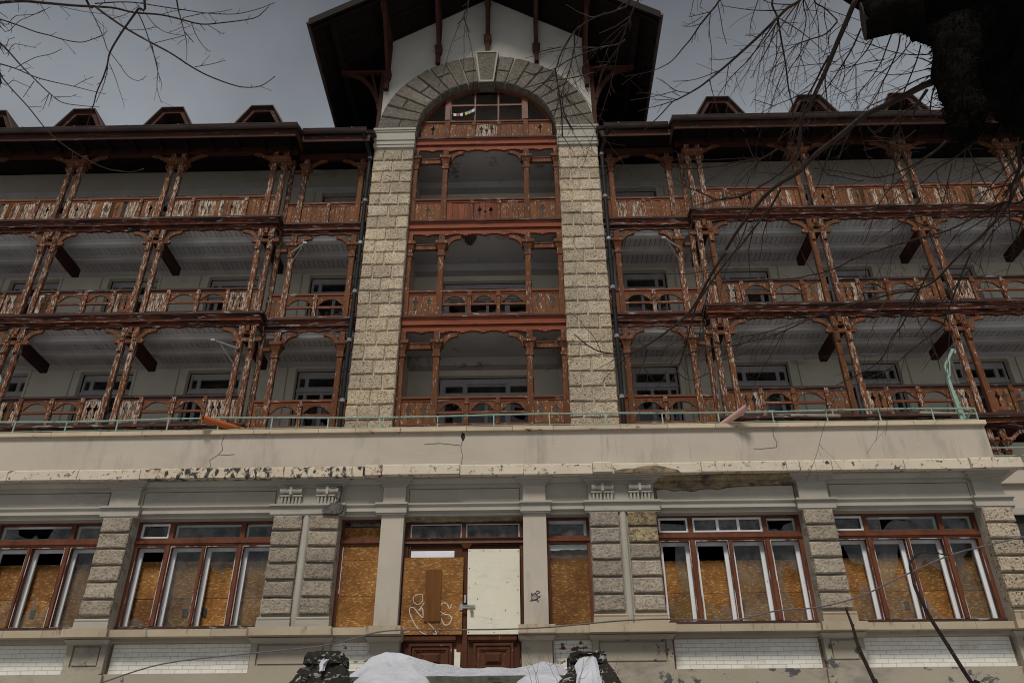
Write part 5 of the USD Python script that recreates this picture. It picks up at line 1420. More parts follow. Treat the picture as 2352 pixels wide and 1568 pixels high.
    G = lambda u, v: (-1.255 + (u - 195) / 480 * 1.08, 6.105 - (v - 630) / 580 * 1.36)
    chalk([G(u, v) for u, v in [(362, 965), (355, 915), (322, 913), (288, 930), (286, 960), (305, 982), (335, 985), (360, 962)]], 0.011)
    chalk([G(u, v) for u, v in [(375, 975), (335, 1032), (362, 1010)]], 0.012)
    chalk([G(u, v) for u, v in [(362, 1010), (368, 1045), (368, 1085), (335, 1058), (295, 1015), (268, 1010), (260, 1035), (278, 1085), (320, 1150), (360, 1190), (400, 1208)]], 0.013)
    chalk([G(u, v) for u, v in [(395, 1110), (435, 1145), (470, 1180), (480, 1205), (455, 1203)]], 0.012)
    chalk([G(u, v) for u, v in [(592, 990), (575, 1020), (555, 985), (520, 980), (498, 1010), (505, 1040), (540, 1062), (580, 1070), (594, 1100), (575, 1135), (540, 1138), (515, 1095)]], 0.014)
    T = lambda u, v: (0.93 + (u - 1120) / 187 * 0.43, 5.34 - (v - 915) / 100 * 0.178)
    P2 = t
    tl = lambda pts, closed=False, w=0.011: chalk([T(u, v) for u, v in pts], w, 'turtle_drawing_line', closed, 14.8555, P2, 'ink')
    tl([(1180, 915), (1190, 890), (1207, 884), (1222, 900), (1226, 925), (1215, 945), (1195, 950), (1182, 938)], True, 0.013)
    tl([(1188, 915), (1197, 898), (1210, 897), (1218, 912), (1217, 930), (1205, 940), (1193, 934)], True, 0.006)
    tl([(1210, 884), (1215, 868), (1228, 862), (1242, 867), (1243, 876), (1230, 880), (1222, 888)])
    tl([(1228, 862), (1220, 854)]); tl([(1186, 897), (1178, 880), (1180, 900), (1182, 910)])
    tl([(1226, 915), (1238, 912), (1246, 905), (1240, 922), (1227, 928)]); tl([(1182, 938), (1170, 955), (1180, 955), (1190, 950)]); tl([(1215, 945), (1228, 966), (1230, 950), (1222, 940)])
    tl([(1197, 915), (1205, 908), (1208, 918), (1202, 928)], False, 0.006)
    return t


BLOCK = build_block()

# branch centre lines and radii in metres
BR_LEFT = [[[-3.6,3.7,8.4,0.0234],[-4.099,5.034,8.574,0.0187],[-4.0,5.021,8.558,0.0176],[-3.754,4.987,8.525,0.0164],[-3.504,4.961,8.454,0.0152],[-3.176,4.926,8.357,0.014],[-2.951,4.899,8.299,0.0129],[-2.745,4.876,8.24,0.0117],[-2.536,4.86,8.148,0.0106],[-2.257,4.828,8.065,0.0095],[-2.025,4.809,7.961,0.0084],[-1.842,4.794,7.878,0.0073],[-1.653,4.765,7.85,0.0063],[-1.341,4.709,7.829,0.0052],[-1.248,4.68,7.878,0.0043],[-1.203,4.66,7.922,0.0033]],[[-2.882,4.8,8.206,0.0068],[-2.637,4.763,8.17,0.0064],[-2.453,4.74,8.122,0.0059],[-2.252,4.721,8.047,0.0054],[-1.95,4.69,7.934,0.005],[-1.728,4.666,7.855,0.0045],[-1.469,4.631,7.79,0.0041],[-1.248,4.586,7.793,0.0036],[-1.103,4.549,7.823,0.0032]],[[-3.018,3.809,8.582,0.0179],[-3.175,5.004,8.591,0.0143],[-3.042,5.011,8.453,0.0133],[-2.86,5.016,8.29,0.0123],[-2.65,5.019,8.116,0.0112],[-2.365,5.017,7.907,0.0102],[-2.169,5.014,7.766,0.0092],[-1.959,5.017,7.594,0.0083],[-1.771,5.014,7.459,0.0074],[-1.531,5.002,7.324,0.0064],[-1.386,4.988,7.269,0.0056],[-1.247,4.963,7.262,0.0047],[-1.129,4.923,7.33,0.0039]],[[-2.436,3.918,8.764,0.017],[-2.41,4.756,8.205,0.0136],[-2.455,4.788,8.103,0.0126],[-2.514,4.822,8.004,0.0116],[-2.596,4.871,7.864,0.0106],[-2.672,4.926,7.694,0.0096],[-2.681,4.961,7.559,0.0086],[-2.705,4.998,7.429,0.0077],[-2.743,5.037,7.303,0.0067],[-2.754,5.069,7.188,0.0058],[-2.775,5.098,7.09,0.0048],[-2.794,5.141,6.936,0.0039]],[[-2.625,4.902,7.468,0.0052],[-2.637,4.944,7.309,0.0039],[-2.688,5.0,7.13,0.0026]],[[-2.145,3.973,8.855,0.0105],[-2.199,4.885,8.374,0.0084],[-2.134,4.921,8.162,0.0067],[-2.065,4.952,7.971,0.0051],[-2.026,4.976,7.836,0.0036],[-2.005,5.014,7.66,0.002]],[[-2.281,5.312,8.434,0.0059],[-2.178,5.323,8.302,0.0044]],[[-2.795,5.246,8.701,0.0074],[-2.682,5.273,8.485,0.0066],[-2.586,5.306,8.26,0.0058],[-2.505,5.333,8.076,0.005],[-2.462,5.357,7.936,0.0043],[-2.445,5.396,7.753,0.0035],[-2.376,5.424,7.581,0.0028]],[[-2.554,5.279,8.226,0.0058],[-2.446,5.332,7.907,0.0043],[-2.389,5.355,7.766,0.003],[-2.386,5.373,7.686,0.0018]],[[-3.6,3.7,8.4,0.0106],[-3.983,5.052,8.362,0.0085],[-3.948,5.05,8.347,0.008],[-3.737,5.039,8.239,0.0074],[-3.528,5.03,8.125,0.0067],[-3.36,5.018,8.052,0.0062],[-3.21,5.009,7.978,0.0056],[-3.033,4.992,7.917,0.005],[-2.914,4.969,7.925,0.0045],[-2.813,4.944,7.953,0.0039],[-2.774,4.929,7.988,0.0034]],[[-3.6,3.7,8.4,0.0146],[-4.163,5.322,8.406,0.0117],[-4.102,5.325,8.352,0.0106],[-3.979,5.333,8.228,0.0094],[-3.815,5.347,8.048,0.0083],[-3.657,5.358,7.889,0.0071],[-3.446,5.372,7.684,0.006],[-3.284,5.375,7.554,0.0049],[-3.058,5.354,7.482,0.0038],[-2.889,5.335,7.441,0.0028]],[[-3.6,3.7,8.4,0.0105],[-3.913,5.193,7.9,0.0084],[-3.879,5.191,7.886,0.0076],[-3.708,5.18,7.807,0.0067],[-3.484,5.173,7.681,0.0059],[-3.318,5.162,7.605,0.0051],[-3.061,5.141,7.505,0.0043],[-2.87,5.127,7.425,0.0035],[-2.71,5.114,7.362,0.0027]],[[-3.745,3.655,8.327,0.0103],[-3.826,5.139,7.722,0.0082],[-3.786,5.143,7.676,0.0077],[-3.63,5.16,7.502,0.0071],[-3.424,5.178,7.287,0.0065],[-3.183,5.206,7.012,0.0059],[-2.962,5.217,6.82,0.0053],[-2.723,5.217,6.656,0.0047],[-2.509,5.209,6.54,0.0042],[-2.308,5.185,6.488,0.0036],[-2.192,5.161,6.496,0.0031]],[[-2.937,4.82,8.171,0.0055],[-2.855,4.838,8.035,0.0051],[-2.75,4.865,7.841,0.0047],[-2.682,4.889,7.689,0.0043],[-2.647,4.892,7.652,0.004]],[[-2.693,4.97,7.728,0.004],[-2.594,4.983,7.602,0.0037],[-2.485,4.999,7.458,0.0033],[-2.375,4.995,7.391,0.003],[-2.301,4.972,7.426,0.0026]],[[-3.061,5.495,8.222,0.0044],[-2.981,5.516,8.072,0.0037],[-2.908,5.54,7.908,0.0029],[-2.836,5.565,7.747,0.0022],[-2.821,5.578,7.68,0.0018]],[[-4.06,5.567,8.27,0.0045],[-3.864,5.516,8.358,0.0042],[-3.686,5.485,8.371,0.004],[-3.572,5.458,8.411,0.0037]],[[-2.683,5.247,8.631,0.0044],[-2.574,5.259,8.487,0.0039],[-2.433,5.26,8.372,0.0034],[-2.237,5.242,8.3,0.0029]],[[-2.541,5.296,8.268,0.0043],[-2.234,5.238,8.295,0.0029]],[[-2.531,4.876,7.924,0.004],[-2.395,4.857,7.901,0.0034],[-2.264,4.832,7.902,0.0027]],[[-1.971,4.856,7.979,0.0041],[-1.902,4.878,7.831,0.0036],[-1.815,4.894,7.698,0.0031],[-1.743,4.896,7.63,0.0026]],[[-3.6,3.7,8.4,0.0056],[-4.248,5.332,8.747,0.0045],[-4.046,5.302,8.736,0.004],[-3.828,5.272,8.713,0.0035],[-3.675,5.235,8.769,0.003]],[[-3.6,3.7,8.4,0.0057],[-4.303,5.42,8.766,0.0046],[-4.052,5.38,8.769,0.0038],[-3.803,5.323,8.849,0.003]],[[-3.745,3.655,8.327,0.0056],[-4.264,5.609,8.315,0.0045],[-4.047,5.612,8.149,0.0037],[-3.843,5.607,8.03,0.003]],[[-3.712,5.397,8.992,0.0038],[-3.477,5.381,8.892,0.0033],[-3.214,5.357,8.805,0.0028],[-2.954,5.335,8.709,0.0022]],[[-3.6,3.7,8.4,0.0051],[-3.814,5.014,7.947,0.0041],[-3.639,4.991,7.914,0.0034],[-3.41,4.972,7.828,0.0027]],[[-3.563,5.206,8.742,0.003],[-3.422,5.215,8.594,0.0022]],[[-3.854,5.27,8.908,0.0045],[-3.681,5.297,8.654,0.0022]],[[-3.985,5.183,8.794,0.0037],[-3.95,5.206,8.663,0.0022]],[[-1.824,4.86,7.395,0.0039],[-1.657,4.828,7.391,0.0032],[-1.536,4.802,7.403,0.0026]],[[-3.395,5.185,8.231,0.0029],[-3.199,5.203,8.008,0.0021]],[[-2.942,5.008,7.352,0.0033],[-2.861,4.984,7.388,0.003],[-2.766,4.96,7.412,0.0026]],[[-2.051,5.275,8.49,0.0037],[-1.896,5.276,8.364,0.0033],[-1.87,5.268,8.376,0.0029]],[[-3.636,5.603,7.936,0.0044],[-3.671,5.648,7.768,0.0029]],[[-3.639,5.372,7.853,0.0043],[-3.725,5.425,7.691,0.0028]],[[-2.806,4.953,8.184,0.0035],[-2.643,4.918,8.207,0.0031],[-2.519,4.879,8.28,0.0028]],[[-2.576,5.299,8.696,0.0037],[-2.435,5.272,8.713,0.0033],[-2.307,5.252,8.705,0.003]],[[-1.92,4.994,8.295,0.0028],[-1.832,5.005,8.177,0.0021]],[[-2.314,5.256,8.586,0.0044],[-2.127,5.223,8.593,0.0039],[-1.922,5.191,8.578,0.0034],[-1.798,5.17,8.579,0.0029]],[[-3.742,5.456,8.616,0.003],[-3.682,5.44,8.644,0.0023]],[[-3.625,5.413,7.545,0.0035],[-3.482,5.394,7.524,0.0028]],[[-3.305,5.286,7.536,0.0034],[-3.149,5.266,7.509,0.0031],[-3.083,5.251,7.521,0.0027]],[[-3.423,5.504,7.323,0.0035],[-3.25,5.482,7.295,0.0028]],[[-3.6,3.7,8.4,0.0045],[-4.055,5.246,8.296,0.0036],[-3.94,5.23,8.283,0.0032],[-3.879,5.217,8.294,0.0029]]]
